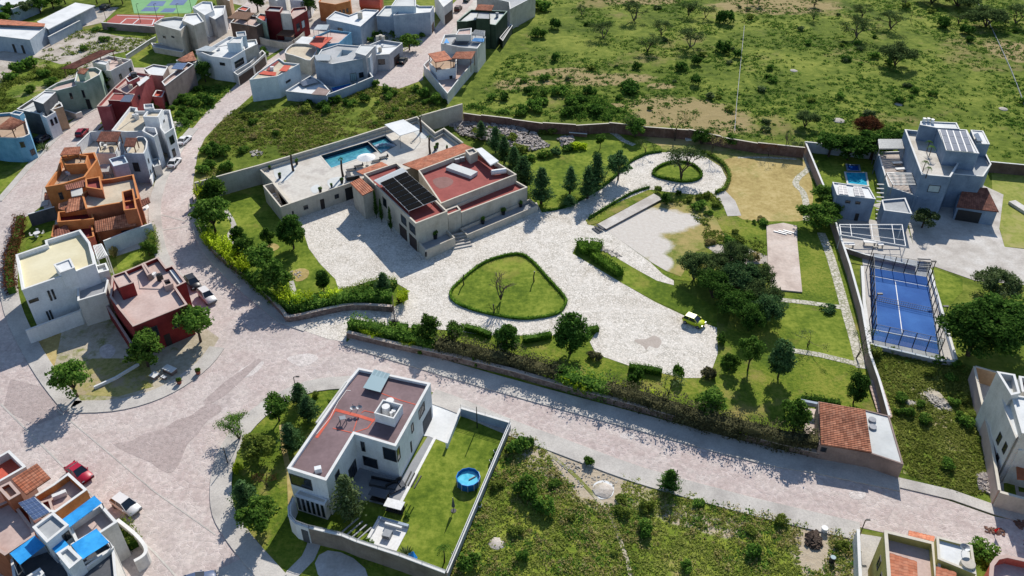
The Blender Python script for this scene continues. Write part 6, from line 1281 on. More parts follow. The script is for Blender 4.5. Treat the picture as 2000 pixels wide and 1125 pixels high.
o = thing('sofa_group', 'long dark outdoor sofa by the white house wall', 'sofa', G(748,950), -.25); mb = MB(); mb.box((0, 0, .3), (3.4, .9, .5)); mb.build('seat', M['cushion'], o); mb = MB(); mb.box((0, .5, .6), (3.4, .2, .6)); mb.build('backrest', M['dark'], o)
o = thing('garden_bench_frame', 'row of pale timber slats beside the retaining wall', 'bench', G(698,1040), .9)
for k in range(4): mb = MB(); mb.box((0, -1.1 + k * .75, .5), (2.6, .16, .1)); mb.build('slat', M['grey'], o)
o = thing('tarpaulin', 'crumpled blue tarpaulin beside the retaining wall', 'tarpaulin', G(802,1093)); mb = MB(); mb.face([(-.6, -.3, .1), (.5, -.5, .15), (.3, .6, .8), (-.4, .4, .5)]); mb.face([(.5, -.5, .15), (.8, .2, .1), (.3, .6, .8)]); mb.build('sheet', M['tarp'], o)
for (x, y), l in zip(((968,884), (960,903), (937,990), (925,1002), (887,1085)), ('highest', 'second highest', 'third', 'fourth', 'lowest')):
    o = thing('flower_pot', 'white flower pot along the grey garden wall, %s of the row' % l, 'flower pot', G(x, y), 0, 'pots along the grey garden wall'); mb = MB(); mb.cyl((0, 0, 0), .2, .45, 10, .3); mb.build('pot', M['whitepaint'], o); c = bpy.data.objects.new('leaves', proto('shrub', 1)[0]); C.objects.link(c); c.parent = o; c.location = (0, 0, .4); c.scale = (.4, .4, .4)
def pole(px, h, label, cat='pole', name='utility_pole', mat='steel', arm=0, r=.08):
    o = thing(name, label, cat, G(*px)); mb = MB(); mb.tube([(0, 0, 0), (0, 0, h)], [r, r * .7], 6); mb.build('pole', M[mat], o)
    if arm: mb = MB(); mb.tube([(0, 0, h), (arm, 0, h + .15)], .05, 5); mb.box((arm, 0, h + .1), (.5, .2, .1)); mb.build('lamp_head', M['dark'], o)
    return o
pole((932,836), 4.0, 'thin dark pole inside the railed lawn wall', mat='dark'); pole((1316,960), 4.0, 'thin pole beside a conical bush on the pavement edge', mat='barkpale'); pole((579,765), 2.8, 'street lamp on the curved pavement by the white house', 'lamp post', 'street_lamp', 'dark', .6); pole((445,905), 3.0, 'thin leaning pole on the curved pavement', mat='dark')
pole((1678,1048), 3.0, 'short pole beside the wall left of the yellow house', mat='barkpale', arm=.3); pole((900,205), .5, 'stub on perimeter wall', mat='dark') if False else None
pole((1458,18), 5, 'distant wooden pole standing in the field', mat='bark'); pole((1778,40), 5, 'distant pole among the far mesquites', mat='bark')
for (x, y, l) in ((210,48,'at the left end of the clay court'), (275,44,'between the courts, left'), (309,44,'between the courts, centre'), (352,44,'between the courts, right'), (375,22,'beside the green courts')): pole((x, y), 5.5, 'court lamp pole ' + l, 'lamp post', 'court_lamp', 'dark', .5)
for (x, y, l, h) in ((771,642,'gate post at the villa entrance, holding the long bar', 1.8), (752,640,'slim black gate post', 1.4)): pole((x, y), h, l, 'post', 'gate_post', 'dark', 0, .14)
o = thing('sliding_gate', 'tall dark gate leaf standing end on at the villa entrance', 'gate', G(770,610)); a, b = G(768,596) - o.location, G(773,640) - o.location; mb = MB()
for k in range(24): p = a.lerp(b, k / 23); mb.box((p.x, p.y, 1.0), (.05, .05, 2.0))
for z in (.15, 1.1, 2.0): mb.tube([(a.x, a.y, z), (b.x, b.y, z)], .06, 5)
mb.build('bars', M['brownmetal'], o); mb = MB(); mb.box((b.x - .3, b.y + .3, .6), (1.5, .5, 1.3)); mb.build('motor_box', M['dark'], o)
for (x, y, l) in ((906,556,'left'), (1043,550,'right'), (965,616,'lower')):
    o = thing('garden_post', 'dark bent post on the %s side of the oval lawn' % l, 'post', G(x, y), R.uniform(0, 6), 'posts on the oval lawn'); mb = MB(); mb.tube([(0, 0, 0), (.12, .05, 1.0), (0, .1, 2.0)], [.13, .1, .1], 6); mb.build('post', M['bark'], o); mb = MB(); mb.cyl((0, .1, 2.0), .12, .18, 8); mb.build('cap', M['dark'], o)
# small things of the bare lot
for (x, y, s, l) in ((333,727,(1.9,1.0,.7),'low stone bench with a pale top in the shade'), (303,737,(1.0,1.0,.5),'square white box on the verge'), (321,740,(.7,.4,.4),'small white block between box and bench')):
    o = thing('garden_block', l, 'block', G(x, y), -.5); mb = MB(); mb.box((0, 0, s[2] / 2), (s[0], s[1], s[2])); mb.build('body', M['stonewall'], o); mb = MB(); mb.box((0, 0, s[2] + .04), (s[0] + .1, s[1] + .1, .08)); mb.build('top', M['whitepaint'], o)
for (x, y, l) in ((351,750,'clay pot with a dry plant on the kerb, left one'), (388,731,'clay pot with a green plant on the kerb, right one')):
    o = thing('clay_pot', l, 'flower pot', G(x, y), 0, 'clay pots on the kerb'); mb = MB(); mb.cyl((0, 0, 0), .28, .7, 12, .4); mb.build('pot', M['clay'], o); c = bpy.data.objects.new('leaves', proto('shrub', 2)[0]); C.objects.link(c); c.parent = o; c.location = (0, 0, .6); c.scale = (.5, .5, .7)
o = thing('garden_table', 'white garden table with chairs on the small lawn', 'table', G(74,461)); mb = MB(); mb.cyl((0, 0, .68), .6, .06, 12); mb.build('tabletop', M['whitepaint'], o); mb = MB(); mb.cyl((0, 0, 0), .08, .68, 6); mb.build('leg', M['whitepaint'], o)
for k in range(4): o = thing('garden_chair', 'white chair around the small garden table', 'chair', G(74,461) + Vector((math.cos(k * 1.57 + .4) * .95, math.sin(k * 1.57 + .4) * .95, 0)), k * 1.57, 'chairs around the white garden table'); mb = MB(); mb.box((0, 0, .42), (.42, .42, .06)); mb.build('seat', M['whitepaint'], o); mb = MB(); mb.box((.2, 0, .7), (.05, .42, .5)); mb.build('backrest', M['whitepaint'], o)
o = thing('round_umbrella_table', 'white oval cover beside the tiled roof', 'table', G(280,424)); mb = MB(); mb.cyl((0, 0, 2.0), 1.5, .2, 14, 1.2); mb.build('cover', M['linen'], o); mb = MB(); mb.tube([(0, 0, 0), (0, 0, 2)], .06, 6); mb.build('pole', M['steel'], o)
for (x, y, l) in ((1941,1045,'on the street near the coral house, left one'), (1998,1065,'on the street near the coral house, right one')):
    o = thing('red_pennant', 'red pennant marker ' + l, 'marker', G(x, y), 0, 'red pennants on the street'); mb = MB(); mb.tube([(0, 0, 0), (.1, 0, 1.2)], .03, 5); mb.build('stick', M['dark'], o); mb = MB(); mb.face([(-.3, 0, 1.0), (.35, .1, 1.25), (.1, 0, .35)]); mb.face([(.1, 0, .35), (.35, .1, 1.25), (-.3, 0, 1.0)]); mb.build('cloth', flat('red cloth', 'd0202a', .7), o)
o = thing('lounge_bed', 'white lounge bed left on the pink slab', 'lounger', G(1530,455) + Vector((0, 0, .26)), .5); mb = MB()
for k in range(3): mb.box((k * .9 - .9, -k * .3, .08), (2.4, .25, .1), -1.0)
mb.build('planks', M['whitepaint'], o)
o = thing('pool_shower_arch', 'low pale stone block on the lawn at the right edge', 'block', G(1992,408), .3); mb = MB(); mb.box((0, 0, .3), (1.6, 4.5, .6)); mb.build('body', M['offwhite'], o)
for (x, y, l) in ((1736,320,'upper'), (1742,332,'lower')):
    o = thing('deck_lounger', 'pale sun lounger on the slatted terrace, %s one' % l, 'lounger', T3((x + 16, y), 3.4), .1, 'loungers on the slatted terrace'); mb = MB(); mb.box((0, 0, .3), (2.0, .75, .15)); mb.build('seat', M['linen'], o); mb = MB(); mb.box((0, 0, .12), (1.8, .6, .2)); mb.build('frame', M['wood'], o)
for (x, y, s, l) in ((1654,482,(2.4,1.0),'pale table at the left end of the patio'), (1697,478,(2.2,.9),'long pale bench under the pergola'), (1718,483,(1.0,.8),'small white table with dark bowl')):
    o = thing('patio_table', l, 'table', G(x, y), -.12); mb = MB(); mb.box((0, 0, .72), (s[0], s[1], .08)); mb.build('tabletop', M['linen'], o)
    for sx in (-1, 1): mb = MB(); mb.box((sx * s[0] * .42, 0, .34), (.1, s[1] * .8, .68)); mb.build('leg', M['steel'], o)
# raised walkway with steps
o = thing('raised_walkway', 'raised white concrete walkway with a rough stone side', 'walkway', G(1230,410)); L0 = o.location; Q = [G(x, y, .45) for x, y in ((1168,437),(1184,447),(1294,388),(1277,378))]; mb = MB(); mb.prism([p - L0 for p in Q], .36, .45); mb.build('deck', M['concrete'], o); mb = MB(); mb.prism([p - L0 for p in offset(ccw(Q), .05)], 0, .36); mb.build('stone_base', M['stonewall'], o)
mb = MB()
for k in range(3): c = G(1172 - k * 4, 443 + k * 2.5, .4) - L0; mb.box((c.x, c.y, .42 - k * .14), (.45, 2.0, .1), .55)
mb.build('steps', M['dkgrey'], o)
# broken things and rubble
rubble('broad heap of broken concrete behind the villa', [(872,240),(915,232),(985,242),(1040,262),(1075,285),(1040,295),(985,290),(940,275),(905,268)], 1500, .25, .8, 1.4, 3); rubble('rubble heap right of the first behind the villa', [(1088,272),(1118,266),(1118,285),(1100,288)], 130, .3, .9, .8, 4)
rubble('scattered stones in the dirt of the empty lot', [(1060,868),(1130,890),(1195,912),(1210,950),(1120,955),(1085,915)], 260, .08, .3, .1, 5, 'rock', 'scattered_stones'); rubble('broken stones beside the pink wall', [(1905,930),(1935,920),(1942,965),(1915,960)], 160, .2, .6, .4, 6); rubble('brush and stone pile by the water drum', [(1575,1045),(1595,1035),(1605,1062),(1590,1078),(1575,1065)], 160, .2, .6, .6, 7, 'bark', 'brush_pile')
rubble('stones in the bare scrub patch', [(1805,765),(1845,782),(1858,803),(1820,792)], 90, .2, .6, .3, 8, 'rock', 'scattered_stones'); rubble('small bricks beside the coral house street', [(1925,1030),(1965,1035),(1960,1046),(1925,1040)], 60, .15, .4, .2, 9, 'brick', 'brick_pile'); rubble('brick pile against the cream front wall', [(1978,1014),(2030,1024),(2030,1040),(1985,1030)], 120, .15, .45, .4, 10, 'brick', 'brick_pile'); rubble('pale rocks in the north west weeds', [(490,296),(510,296),(512,304),(495,306)], 20, .4, 1.0, .3, 12, 'rock', 'scattered_stones')
rubble('fallen flagstones beside the clipped hedge', [(1160,476),(1185,485),(1215,500),(1200,503),(1165,486)], 40, .3, .7, .05, 13, 'rock', 'scattered_stones'); rubble('rocks on the garden mound left of the flagstones', [(566,530),(590,528),(588,545),(570,543)], 22, .2, .5, .15, 14, 'rock', 'scattered_stones')
for i, (x, y, s, l) in enumerate(((1178,958,1.5,'white gravel mound on the empty lot'), (970,1062,1.1,'white gravel mound in the weeds beside the grey wall'), (1780,787,.9,'single pale boulder in the right hand scrub'), (1639,236,1.6,'pale boulder in the field, left of the grey house'), (1755,204,1.0,'flat boulder in the open field above the grey house'), (1550,138,1.1,'flat boulder in the middle of the field'), (1960,213,1.2,'pale boulder at the right of the field'))):
    rng = np.random.default_rng(i + 50); mb = MB(); n = 10; rings = [[(s * rr * math.cos(k * .628) * rng.uniform(.85, 1.1), s * rr * math.sin(k * .628) * rng.uniform(.85, 1.1), z * s) for k in range(n)] for rr, z in ((1, -.05), (.85, .08), (.5, .16), (.1, .2))]
    for a, b in zip(rings, rings[1:]):
        for k in range(n): mb.face([a[k], a[(k + 1) % n], b[(k + 1) % n], b[k]])
    mb.face(rings[-1]); o = mb.build('boulder', M['gravel' if 'gravel' in l else 'rock'], smooth=True); o.location = G(x, y); props(o, l, 'rock')
o = thing('water_drum', 'blue topped water drum in the weeds', 'drum', G(1624,1098)); mb = MB(); mb.cyl((0, 0, 0), .35, .9, 12); mb.build('body', M['dark'], o); mb = MB(); mb.cyl((0, 0, .9), .3, .05, 12); mb.build('lid', M['teal'], o)
o = thing('white_tub', 'white tub beside the brush pile', 'tub', G(1609,1038)); mb = MB(); mb.cyl((0, 0, 0), .3, .7, 12, .4); mb.build('body', M['whitepaint'], o)
o = thing('shipping_slab', 'small white concrete cover under the north trees', 'slab', G(1348,272)); mb = MB(); mb.box((0, 0, .2), (2.4, 1.6, .4), .2); mb.build('body', M['whitepaint'], o)
o = thing('raised_planter', 'raised planter with pale rim beside the brick wall', 'planter', G(1130,262), -.2); mb = MB(); mb.box((0, 0, .4), (4.0, 2.6, .8)); mb.build('body', M['brick'], o)
for q in ((0, 1.3), (0, -1.3)): mb = MB(); mb.box((q[0], q[1], .84), (4.1, .3, .1)); mb.build('rim', M['cop'], o)
# ================================================================== PLANTS
ORD = ['first', 'second', 'third', 'fourth', 'fifth', 'sixth', 'seventh', 'eighth', 'ninth', 'tenth', 'eleventh', 'twelfth', 'thirteenth', 'fourteenth', 'fifteenth', 'sixteenth', 'seventeenth', 'eighteenth', 'nineteenth', 'last']
def lab(x, y, s, m, where, xs, ys=None):
    xs_ = ['left', 'middle', 'right']; f = min(2, int(3 * (x - xs[0]) / (xs[1] - xs[0]))); g = '' if ys is None else ('far ', 'central ', 'near ')[min(2, int(3 * (ys[1] - y) / (ys[1] - ys[0])))]
    return '%s %s bush in the %s%s part of %s' % ('small' if s < 1.2 else 'medium' if s < 1.7 else 'large', {'l_bush': 'green', 'l_scrub': 'yellow green', 'l_dark': 'dark', 'l_mesq': 'grey green', 'l_dry': 'dry'}[m], g, xs_[max(0, f)], where)
def bushes(pts, rng, lo, hi, mats, where, group, hk=.9):
    X = [p[0] for p in pts]; Y = [p[1] for p in pts]
    for x, y in pts:
        s = rng.uniform(lo, hi); m = mats[rng.integers(0, len(mats))]
        tree(Vector((x, y, 0)), 'shrub', s * hk * rng.uniform(.8, 1.1), s, lab(x, y, s, m, where, (min(X), max(X) + .1), (min(Y), max(Y) + .1)), group=group, mat=m)
def TT(rows):
    for r in rows: tree((r[0], r[1]), r[2], r[3], r[4], r[5], **(r[6] if len(r) > 6 else {}))
TT([ # villa, west garden: px, py, kind, height, crown radius, label
 (422,456,'round',6.4,3.5,'dark leafy tree at the west corner of the villa lawn'), (420,402,'round',5.0,3.0,'leafy tree against the tall perimeter wall'), (396,398,'bamboo',4.2,1.4,'yellow bamboo clump beside the leafy trees at the west corner'),
 (469,482,'ball',3.4,1.6,'small round headed tree at the bend of the pale garden path'), (527,486,'round',4.0,1.2,'slender young tree standing in a sandy tree ring'), (574,486,'ball',5.4,2.7,'large dark round tree beside the deck wall'), (480,512,'round',4.4,2.1,'blue green tree behind the bamboo row'),
 (516,540,'round',5.2,2.7,'dark tree, upper of the pair near the curved wall'), (541,578,'round',6.2,3.0,'dark tree, lower of the pair near the curved wall'), (633,566,'ball',3.2,1.5,'clipped ball tree on the edge of the flagstones'), (751,578,'conifer',4.0,1.9,'spiky grey green bush tree at the end of the garden hedge'),
 (838,672,'round',4.6,1.9,'two headed leafy tree behind the low stone wall, leftmost'), (889,674,'round',3.8,1.6,'smaller two headed tree behind the low stone wall'), (990,694,'ball',4.6,2.2,'dark clipped oval tree below the oval lawn'), (1114,690,'ball',5.8,2.7,'largest clipped tree at the corner of the flagstones'),
 (1545,852,'round',5.4,1.9,'dense tree against the gatehouse yard'), (1380,815,'round',4.0,2.4,'dark broad tree in the hedge row below the flagstones'), (1460,724,'round',5.6,1.9,'bright headed standard tree, left of a pair in the east garden'), (1519,738,'ball',5.6,2.1,'dark grey green oval tree, right of a pair in the east garden', dict(mat='l_conifer')),
 (1666,788,'ball',4.4,1.7,'dark round tree with thin trunk above the garden steps'), (1672,700,'wispy',4.4,1.5,'thin trunked tree leaning beside the long side wall'), (1577,676,'wispy',2.4,1.5,'small wispy tree on the bright lawn'), (1305,770,'wispy',2.8,1.5,'pale wispy shrub tree behind the purple hedge'), (1425,722,'round',2.6,1.3,'low green tree left of the standard tree'),
 (1057,398,'conifer',6.8,3.0,'broad juniper beside the villa terrace end'), (1022,368,'conifer',6.2,2.9,'dark juniper behind the villa corner, right'), (1004,345,'conifer',5.8,2.6,'dark juniper behind the villa corner, left'), (1113,378,'conifer',5.2,1.9,'slim juniper on the north lawn'), (1112,402,'conifer',2.0,1.8,'low rounded juniper at the foot of the slim one'), (1147,388,'conifer',6.2,2.6,'front juniper of the tight pair on the north lawn'), (1163,372,'conifer',7.0,2.6,'tall rear juniper of the tight pair on the north lawn'),
 (1207,352,'round',5.4,2.5,'rounded dark tree at the bend of the flagstone drive', dict(mat='l_conifer')), (1172,290,'round',3.2,1.2,'small tree alone at the top of the north lawn'), (985,320,'conifer',5.6,2.4,'young conifer between rubble and villa roof, right'), (968,298,'conifer',5.2,2.3,'young conifer between rubble and villa roof, left'), (940,272,'conifer',3.8,1.7,'small conifer growing in the rubble'),
 (1330,350,'mesq',7.4,4.9,'spreading mesquite in the island of the turning circle'), (978,588,'bare',6.4,2.2,'leafless tree in the middle of the oval lawn'), (1240,268,'round',4.2,2.6,'spreading tree before the back wall, left of the dark group', dict(mat='l_bush')), (1318,275,'wispy',5.6,2.2,'tall dry looking tree at the back wall', dict(mat='l_dry')), (1370,282,'bigmesq',3.8,3.0,'dark low tree at the end of the back wall', dict(mat='l_dark')), (1262,300,'wispy',3.0,1.6,'thin tree left of the turning circle'), (1388,306,'wispy',4.6,1.4,'thin leafless tree right of the turning circle', dict(mat='l_dry')), (1425,287,'round',2.6,1.8,'small round tree above the dry lawn, left'), (1500,307,'wispy',3.2,1.2,'small reddish bare tree above the dry lawn', dict(mat='l_red')), (1534,300,'bare',6.2,1.1,'tall grey bare tree above the dry lawn'), (1556,298,'mesq',2.8,2.0,'small forked tree at the corner of the side wall'), (1477,286,'wispy',2.4,1.0,'sapling above the dry lawn'),
 (1612,402,'round',3.8,2.9,'leafy tree at the lower end of the side wall', dict(mat='l_bush')), (1590,444,'round',4.0,3.3,'dark leafy tree beside the pink slab', dict(mat='l_bush')), (1616,434,'round',3.4,2.6,'small leafy tree squeezed against the side wall'), (1470,508,'shrub',1.6,1.6,'russet grey bush beside the pink slab', dict(mat='l_dry')),
])
for i, (x, y, h, r, l) in enumerate(((1355,540,4.6,3.0,'left front'), (1392,575,5.0,3.6,'lower left'), (1440,560,5.4,3.8,'centre'), (1430,520,4.4,3.2,'upper centre'), (1482,590,4.8,3.4,'right'), (1440,610,4.8,3.6,'lower centre'), (1495,625,4.4,3.0,'lower right'), (1395,535,4.6,3.0,'upper left'), (1480,552,4.4,2.8,'upper right'), (1462,640,4.2,2.8,'lowest'))):
    tree((x, y + 6), 'bigmesq', h * (1.3 if i % 3 == 0 else 1.05), r * 1.02, 'grey green mesquite of the big clump beside the lime green car, %s one' % l, group='mesquite clump in the east garden', mat=('l_mesqd', 'l_dark', 'l_conifer', 'l_mesqd')[i % 4])
for i, (x, y, h) in enumerate(((736,426,5.2), (746,434,4.4), (764,452,4.6))): tree((x, y), 'conifer', h, .55, 'narrow cypress against the villa side wall, %s of three' % ('left', 'middle', 'right')[i], name='cypress_tree', group='cypresses along the villa', mat='l_dark')
for i, (x, y, s) in enumerate(((402,428,1.5), (408,478,1.5), (421,488,1.8), (432,496,1.9), (445,506,2.0), (457,517,2.1), (468,528,1.9), (480,536,1.8), (560,600,2.0), (572,602,1.8), (585,604,1.6), (603,600,1.5), (640,596,1.4), (656,590,1.5), (787,592,1.3))): tree((x, y), 'bamboo', s * 1.9, s * .85, 'bright bamboo clump behind the curved stone wall, %s along it from the west' % ORD[i], group='bamboo behind the curved wall')
for i, (x, y, s, k) in enumerate(((700,652,1.2,0), (716,656,1.3,1), (733,662,1.4,1), (752,668,1.2,0), (780,676,1.1,0), (800,680,1.2,1), (822,690,1.1,0), (930,712,1.1,0), (1072,742,1.2,1), (1105,752,1.7,1), (1128,760,1.7,1), (1150,768,1.6,1), (1172,772,1.3,0), (1200,776,1.6,1), (1218,782,1.4,1), (1265,785,1.3,1), (1340,818,1.4,0), (1430,846,1.2,0), (1452,850,1.4,1), (1500,862,1.2,0))): tree((x, y), 'bamboo' if k else 'shrub', s * 1.3, s * .95, 'leafy border plant behind the low stone wall, %s from the entrance' % ORD[i], group='border plants behind the low stone wall')
for x, y, s, h, l, m in ((1245,742,1.3,2.6,'dark clipped column bush below the flagstones','l_dark'), (1232,752,1.1,2.0,'dark rounded bush left of the column bush','l_dark'), (1324,738,1.5,2.6,'clipped drum shaped bush at the flagstone edge','l_hedge'), (1160,700,1.6,1.4,'purple bush below the largest clipped tree','l_purple'), (1385,735,1.8,1.9,'purple bush at the corner of the flagstones','l_purple'), (1408,668,1.0,1.8,'green column bush right of the lime green car','l_dark'), (1422,712,1.6,1.2,'low green bush below the column bush','l_bush'),
  (1298,398,1.5,2.3,'dark square clipped bush at the end of the raised walkway','l_dark'), (1285,376,1.2,1.6,'brown green bush above the raised walkway','l_scrub'), (1325,382,.8,1.4,'small dark bush right of the square clipped bush','l_dark'), (1380,384,1.2,1.4,'rounded bush at the foot of the turning circle','l_scrub'), (1365,388,1.0,1.2,'low bush below the turning circle','l_scrub'), (1618,607,1.8,1.0,'soft rounded bush lying over the upper stone path','l_conifer'), (1345,392,1.2,1.0,'dense low bush between turning circle and slab','l_scrub'),
  (785,588,1.1,1.0,'russet round bush at the entrance bed','l_red'), (1130,290,2.6,1.6,'bright green bush mass below the raised planter','l_bamboo'), (1110,292,2.2,1.5,'dark bush mass left of the bright one','l_dark'), (1085,300,2.0,1.4,'grey green bush beside the rubble heap','l_conifer'), (1062,306,2.2,1.4,'bush at the lower edge of the rubble heap','l_bush'), (1035,312,2.0,1.3,'low bush above the villa junipers','l_bush')): tree((x, y), 'shrub', h, s, l, mat=m)
# hedges
hedge('clipped hedge ring around the oval lawn', [(880,572),(905,545),(950,512),(1010,497),(1040,512),(1070,545),(1103,582),(1103,598),(1085,615),(1030,624),(985,620),(930,608),(890,592)], .45, .5, closed=True, ls=.1, rough=.05)
hedge('clipped hedge ring around the mesquite island', [(1275,342),(1297,322),(1335,318),(1360,328),(1370,345),(1352,355),(1320,355)], .55, .6, closed=True, ls=.11, rough=.05, mat='l_hedge')
hedge('low clipped edging hedge along the north lawn and drive', [(1060,414),(1100,407),(1135,391),(1175,367),(1203,344),(1232,317),(1262,302),(1292,297)], .5, .5, ls=.11, mat='l_dark', core='l_dark')
hedge('low edging hedge around the outside of the turning circle', [(1370,298),(1390,306),(1412,322),(1424,345),(1416,368),(1398,378)], .7, .7, ls=.12, mat='l_scrub', core='l_dark')
hedge('row of small shrubs along the strip beside the raised walkway', [(1150,428),(1200,397),(1240,376),(1268,367)], .5, .5, ls=.12, mat='l_dark', core='l_dark', rough=.3)
hedge('big bright green clipped hedge on the flagstones, broad head', [(1130,490),(1150,488),(1172,492)], 3.6, 1.5, ls=.15, mat='l_hedge', rough=.1, dens=34)
hedge('big bright green clipped hedge on the flagstones, long tail', [(1160,503),(1185,522),(1212,540)], 1.7, 1.3, ls=.15, mat='l_hedge', rough=.1, dens=34)
hedge('brown green hedge above the curved entrance wall', [(664,578),(700,570),(740,558),(775,560)], 1.3, 1.3, mat='l_scrub', core='l_dark', rough=.25)
hedge('dense dark hedge mass along the curved entrance wall', [(556,606),(590,611),(640,603),(700,594),(766,592)], 1.6, 2.3, mat='l_bush', core='l_dark', rough=.3, ls=.17)
hedge('dark hedge mass along the west curve of the villa wall', [(392,440),(412,478),(440,508),(478,540),(520,578),(552,602)], 1.3, 1.5, mat='l_bush', core='l_dark', rough=.35, ls=.17)
hedge('leafy hedge at the street end of the low stone wall', [(684,644),(720,652),(760,662),(810,676),(850,686)], 1.7, 2.3, mat='l_bush', core='l_dark', rough=.3, ls=.16)
hedge('mauve brown hedge behind the middle of the low stone wall', [(855,688),(900,698),(960,712),(1010,722),(1060,738),(1100,748)], 2.0, 2.8, mat='l_purple', core='l_purple', rough=.35, ls=.15)
hedge('mixed mauve hedge behind the right part of the low stone wall', [(1180,775),(1250,795),(1320,818),(1400,842),(1470,858),(1540,876),(1590,880)], 2.0, 2.9, mat='l_purple', core='l_purple', rough=.35, ls=.15)
hedge('green hedge piece between the mauve hedges', [(1090,750),(1140,764),(1190,778)], 2.0, 2.8, mat='l_bush', core='l_dark', rough=.35, ls=.16)
for i, (p, l) in enumerate((([(776,642),(797,644)], 'short clipped box hedge beside the gate motor'), ([(806,644),(822,648)], 'short clipped box hedge left of the two headed tree'), ([(908,644),(935,650),(958,660)], 'clipped box hedge between the two headed trees and the oval tree'), ([(1022,668),(1050,664),(1076,658)], 'clipped box hedge right of the dark oval tree'), ([(1148,650),(1168,646)], 'short clipped hedge right of the largest clipped tree'), ([(1228,722),(1260,726),(1292,732)], 'low clipped hedge along the lower flagstone edge'))): hedge(l, p, 1.1, 1.1, mat='l_hedge', core='l_dark', rough=.04, ls=.1, sm=0)
hedge('dark hedge above the gatehouse roof', [(1565,782),(1600,786),(1640,792)], .9, .8, mat='l_dark', core='l_dark', rough=.2)
hedge('russet planted border between street and orange house lawn', [(42,430),(38,455),(30,480),(24,505),(20,540),(26,575)], 1.5, 1.3, mat='l_red', core='l_dark', rough=.35, ls=.16)
hedge('green bushes in the entrance garden of the blue awning house', [(238,1030),(252,1052),(264,1072)], 1.4, 1.4, mat='l_scrub', core='l_dark', rough=.4, ls=.15)
hedge('climbing greenery at the white house front wall, left side', [(296,455),(300,475),(304,497)], 1.2, 1.8, mat='l_scrub', core='l_dark', rough=.4, ls=.15)
TT([(152,776,'round',5.6,2.6,'broad leafy tree on the corner of the bare lot',dict(mat='l_bush')), (290,716,'round',5.2,3.0,'pale green tree in front of the maroon house wall',dict(mat='l_bush')), (392,668,'round',5.6,2.9,'leafy tree at the lower corner of the maroon house',dict(mat='l_bush')), (236,572,'shrub',1.5,1.1,'orange flowering shrub on the small side lawn',dict(mat='l_red')), (224,500,'shrub',2.2,1.1,'yellow brown shrub beside the pale garden stairs',dict(mat='l_dry')), (292,500,'round',2.6,1.2,'dark shrub tree at the end of the small side lawn'),
 (468,858,'mesq',4.2,2.8,'feathery tree leaning over the curved pavement',dict(mat='l_bush')), (546,822,'round',4.0,1.9,'dense green tree near the curved pavement',dict(mat='l_bush')), (588,790,'conifer',3.4,1.7,'pine like tree near the pavement, upper'), (606,822,'conifer',4.0,1.9,'pine like tree beside the white house roof, middle'), (572,880,'conifer',4.2,2.1,'pine like tree beside the white house roof, lower'), (505,895,'round',3.6,2.4,'bushy tree with yellowed leaves in the white house side garden',dict(mat='l_scrub')), (480,985,'conifer',3.6,1.9,'dark pine at the lower left of the side garden'), (512,1035,'round',4.4,2.3,'large green tree beside the concrete garden path',dict(mat='l_bush')), (618,776,'shrub',1.2,.9,'small yellow green shrub near the white house corner',dict(mat='l_scrub')), (648,790,'shrub',1.0,.7,'dark round shrub beside the white house roof edge',dict(mat='l_dark')), (464,920,'shrub',1.6,.9,'yellow flowering shrub near the curved pavement',dict(mat='l_bamboo')), (523,950,'wispy',2.2,1.0,'thin reddish sapling in the side garden',dict(mat='l_red')), (684,1010,'conifer',6.4,2.5,'tall pale pine between the wings of the white house',dict(mat='l_mesq')),
 (794,1088,'agave',1.5,1.3,'dark spiky plant beside the lounge platform'), (868,1098,'palm',2.4,1.0,'small palm in the lower corner of the round pool lawn'), (795,1010,'shrub',.9,.5,'small shrub at the patio edge'), (718,1065,'shrub',1.2,.9,'low shrub beside the timber slats'),
 (86,293,'agave',1.6,1.7,'big grey agave beside the sky blue house'), (800,98,'round',4.2,2.9,'rounded tree beside the cul de sac',dict(mat='l_bush')), (402,160,'round',4.6,2.0,'dark tree against the terrace house wall',dict(mat='l_dark')), (210,180,'round',4.8,2.6,'dark tree between mint and pinkish red house',dict(mat='l_dark')), (504,24,'round',6,3.2,'dark tree behind the brown timber shelter',dict(mat='l_dark')), (416,40,'round',5,2.0,'dark ivy covered tree beside the white patio house',dict(mat='l_dark')), (608,34,'round',6.5,2.2,'tall dark tree right of the dark red house',dict(mat='l_dark')), (636,30,'shrub',1.8,1.4,'yellow green shrub below the orange row house',dict(mat='l_scrub')),
 (1890,694,'big',8.6,5.8,'huge dark tree overhanging the blue court',dict(mat='l_dark')), (1942,672,'big',7.6,5.2,'second huge dark tree right of the court',dict(mat='l_dark')), (1940,576,'bigmesq',5.4,4.0,'feathery mesquite with red blossoms at the right edge'), (1800,445,'round',3.6,2.1,'soft round tree on the driveway of the grey modern house',dict(mat='l_mesq')), (1738,385,'palm',2.6,1.6,'palm beside the garden house stairs'), (1770,350,'shrub',2.0,1.3,'green bush on the slatted terrace',dict(mat='l_bush')), (1900,1112,'round',3.8,1.9,'dark round tree between yellow and coral houses',dict(mat='l_bush')), (1306,955,'conifer',2.9,1.7,'dark conical bush on the pavement edge',dict(mat='l_dark')),
 (1700,312,'round',5.4,3.8,'dark tree behind the blue pool, left',dict(mat='l_dark')), (1735,302,'round',5.0,3.6,'dark tree behind the blue pool, right',dict(mat='l_dark')), (1655,312,'round',5.0,3.8,'dark tree in the corner behind the bright lawn',dict(mat='l_dark')), (1618,306,'round',4.6,3.4,'dark leafy tree beside the top of the side wall',dict(mat='l_dark'))])
for x, y, l in ((1808,290,'at the top'), (1812,300,'second'), (1800,330,'near the rail'), (1806,342,'at the lower corner')): tree(G(x + 2, y + 6, 7.4), 'palm', 2.0, .9, 'potted palm on the roof terrace of the grey modern house, %s' % l, group='palms on the roof terrace')
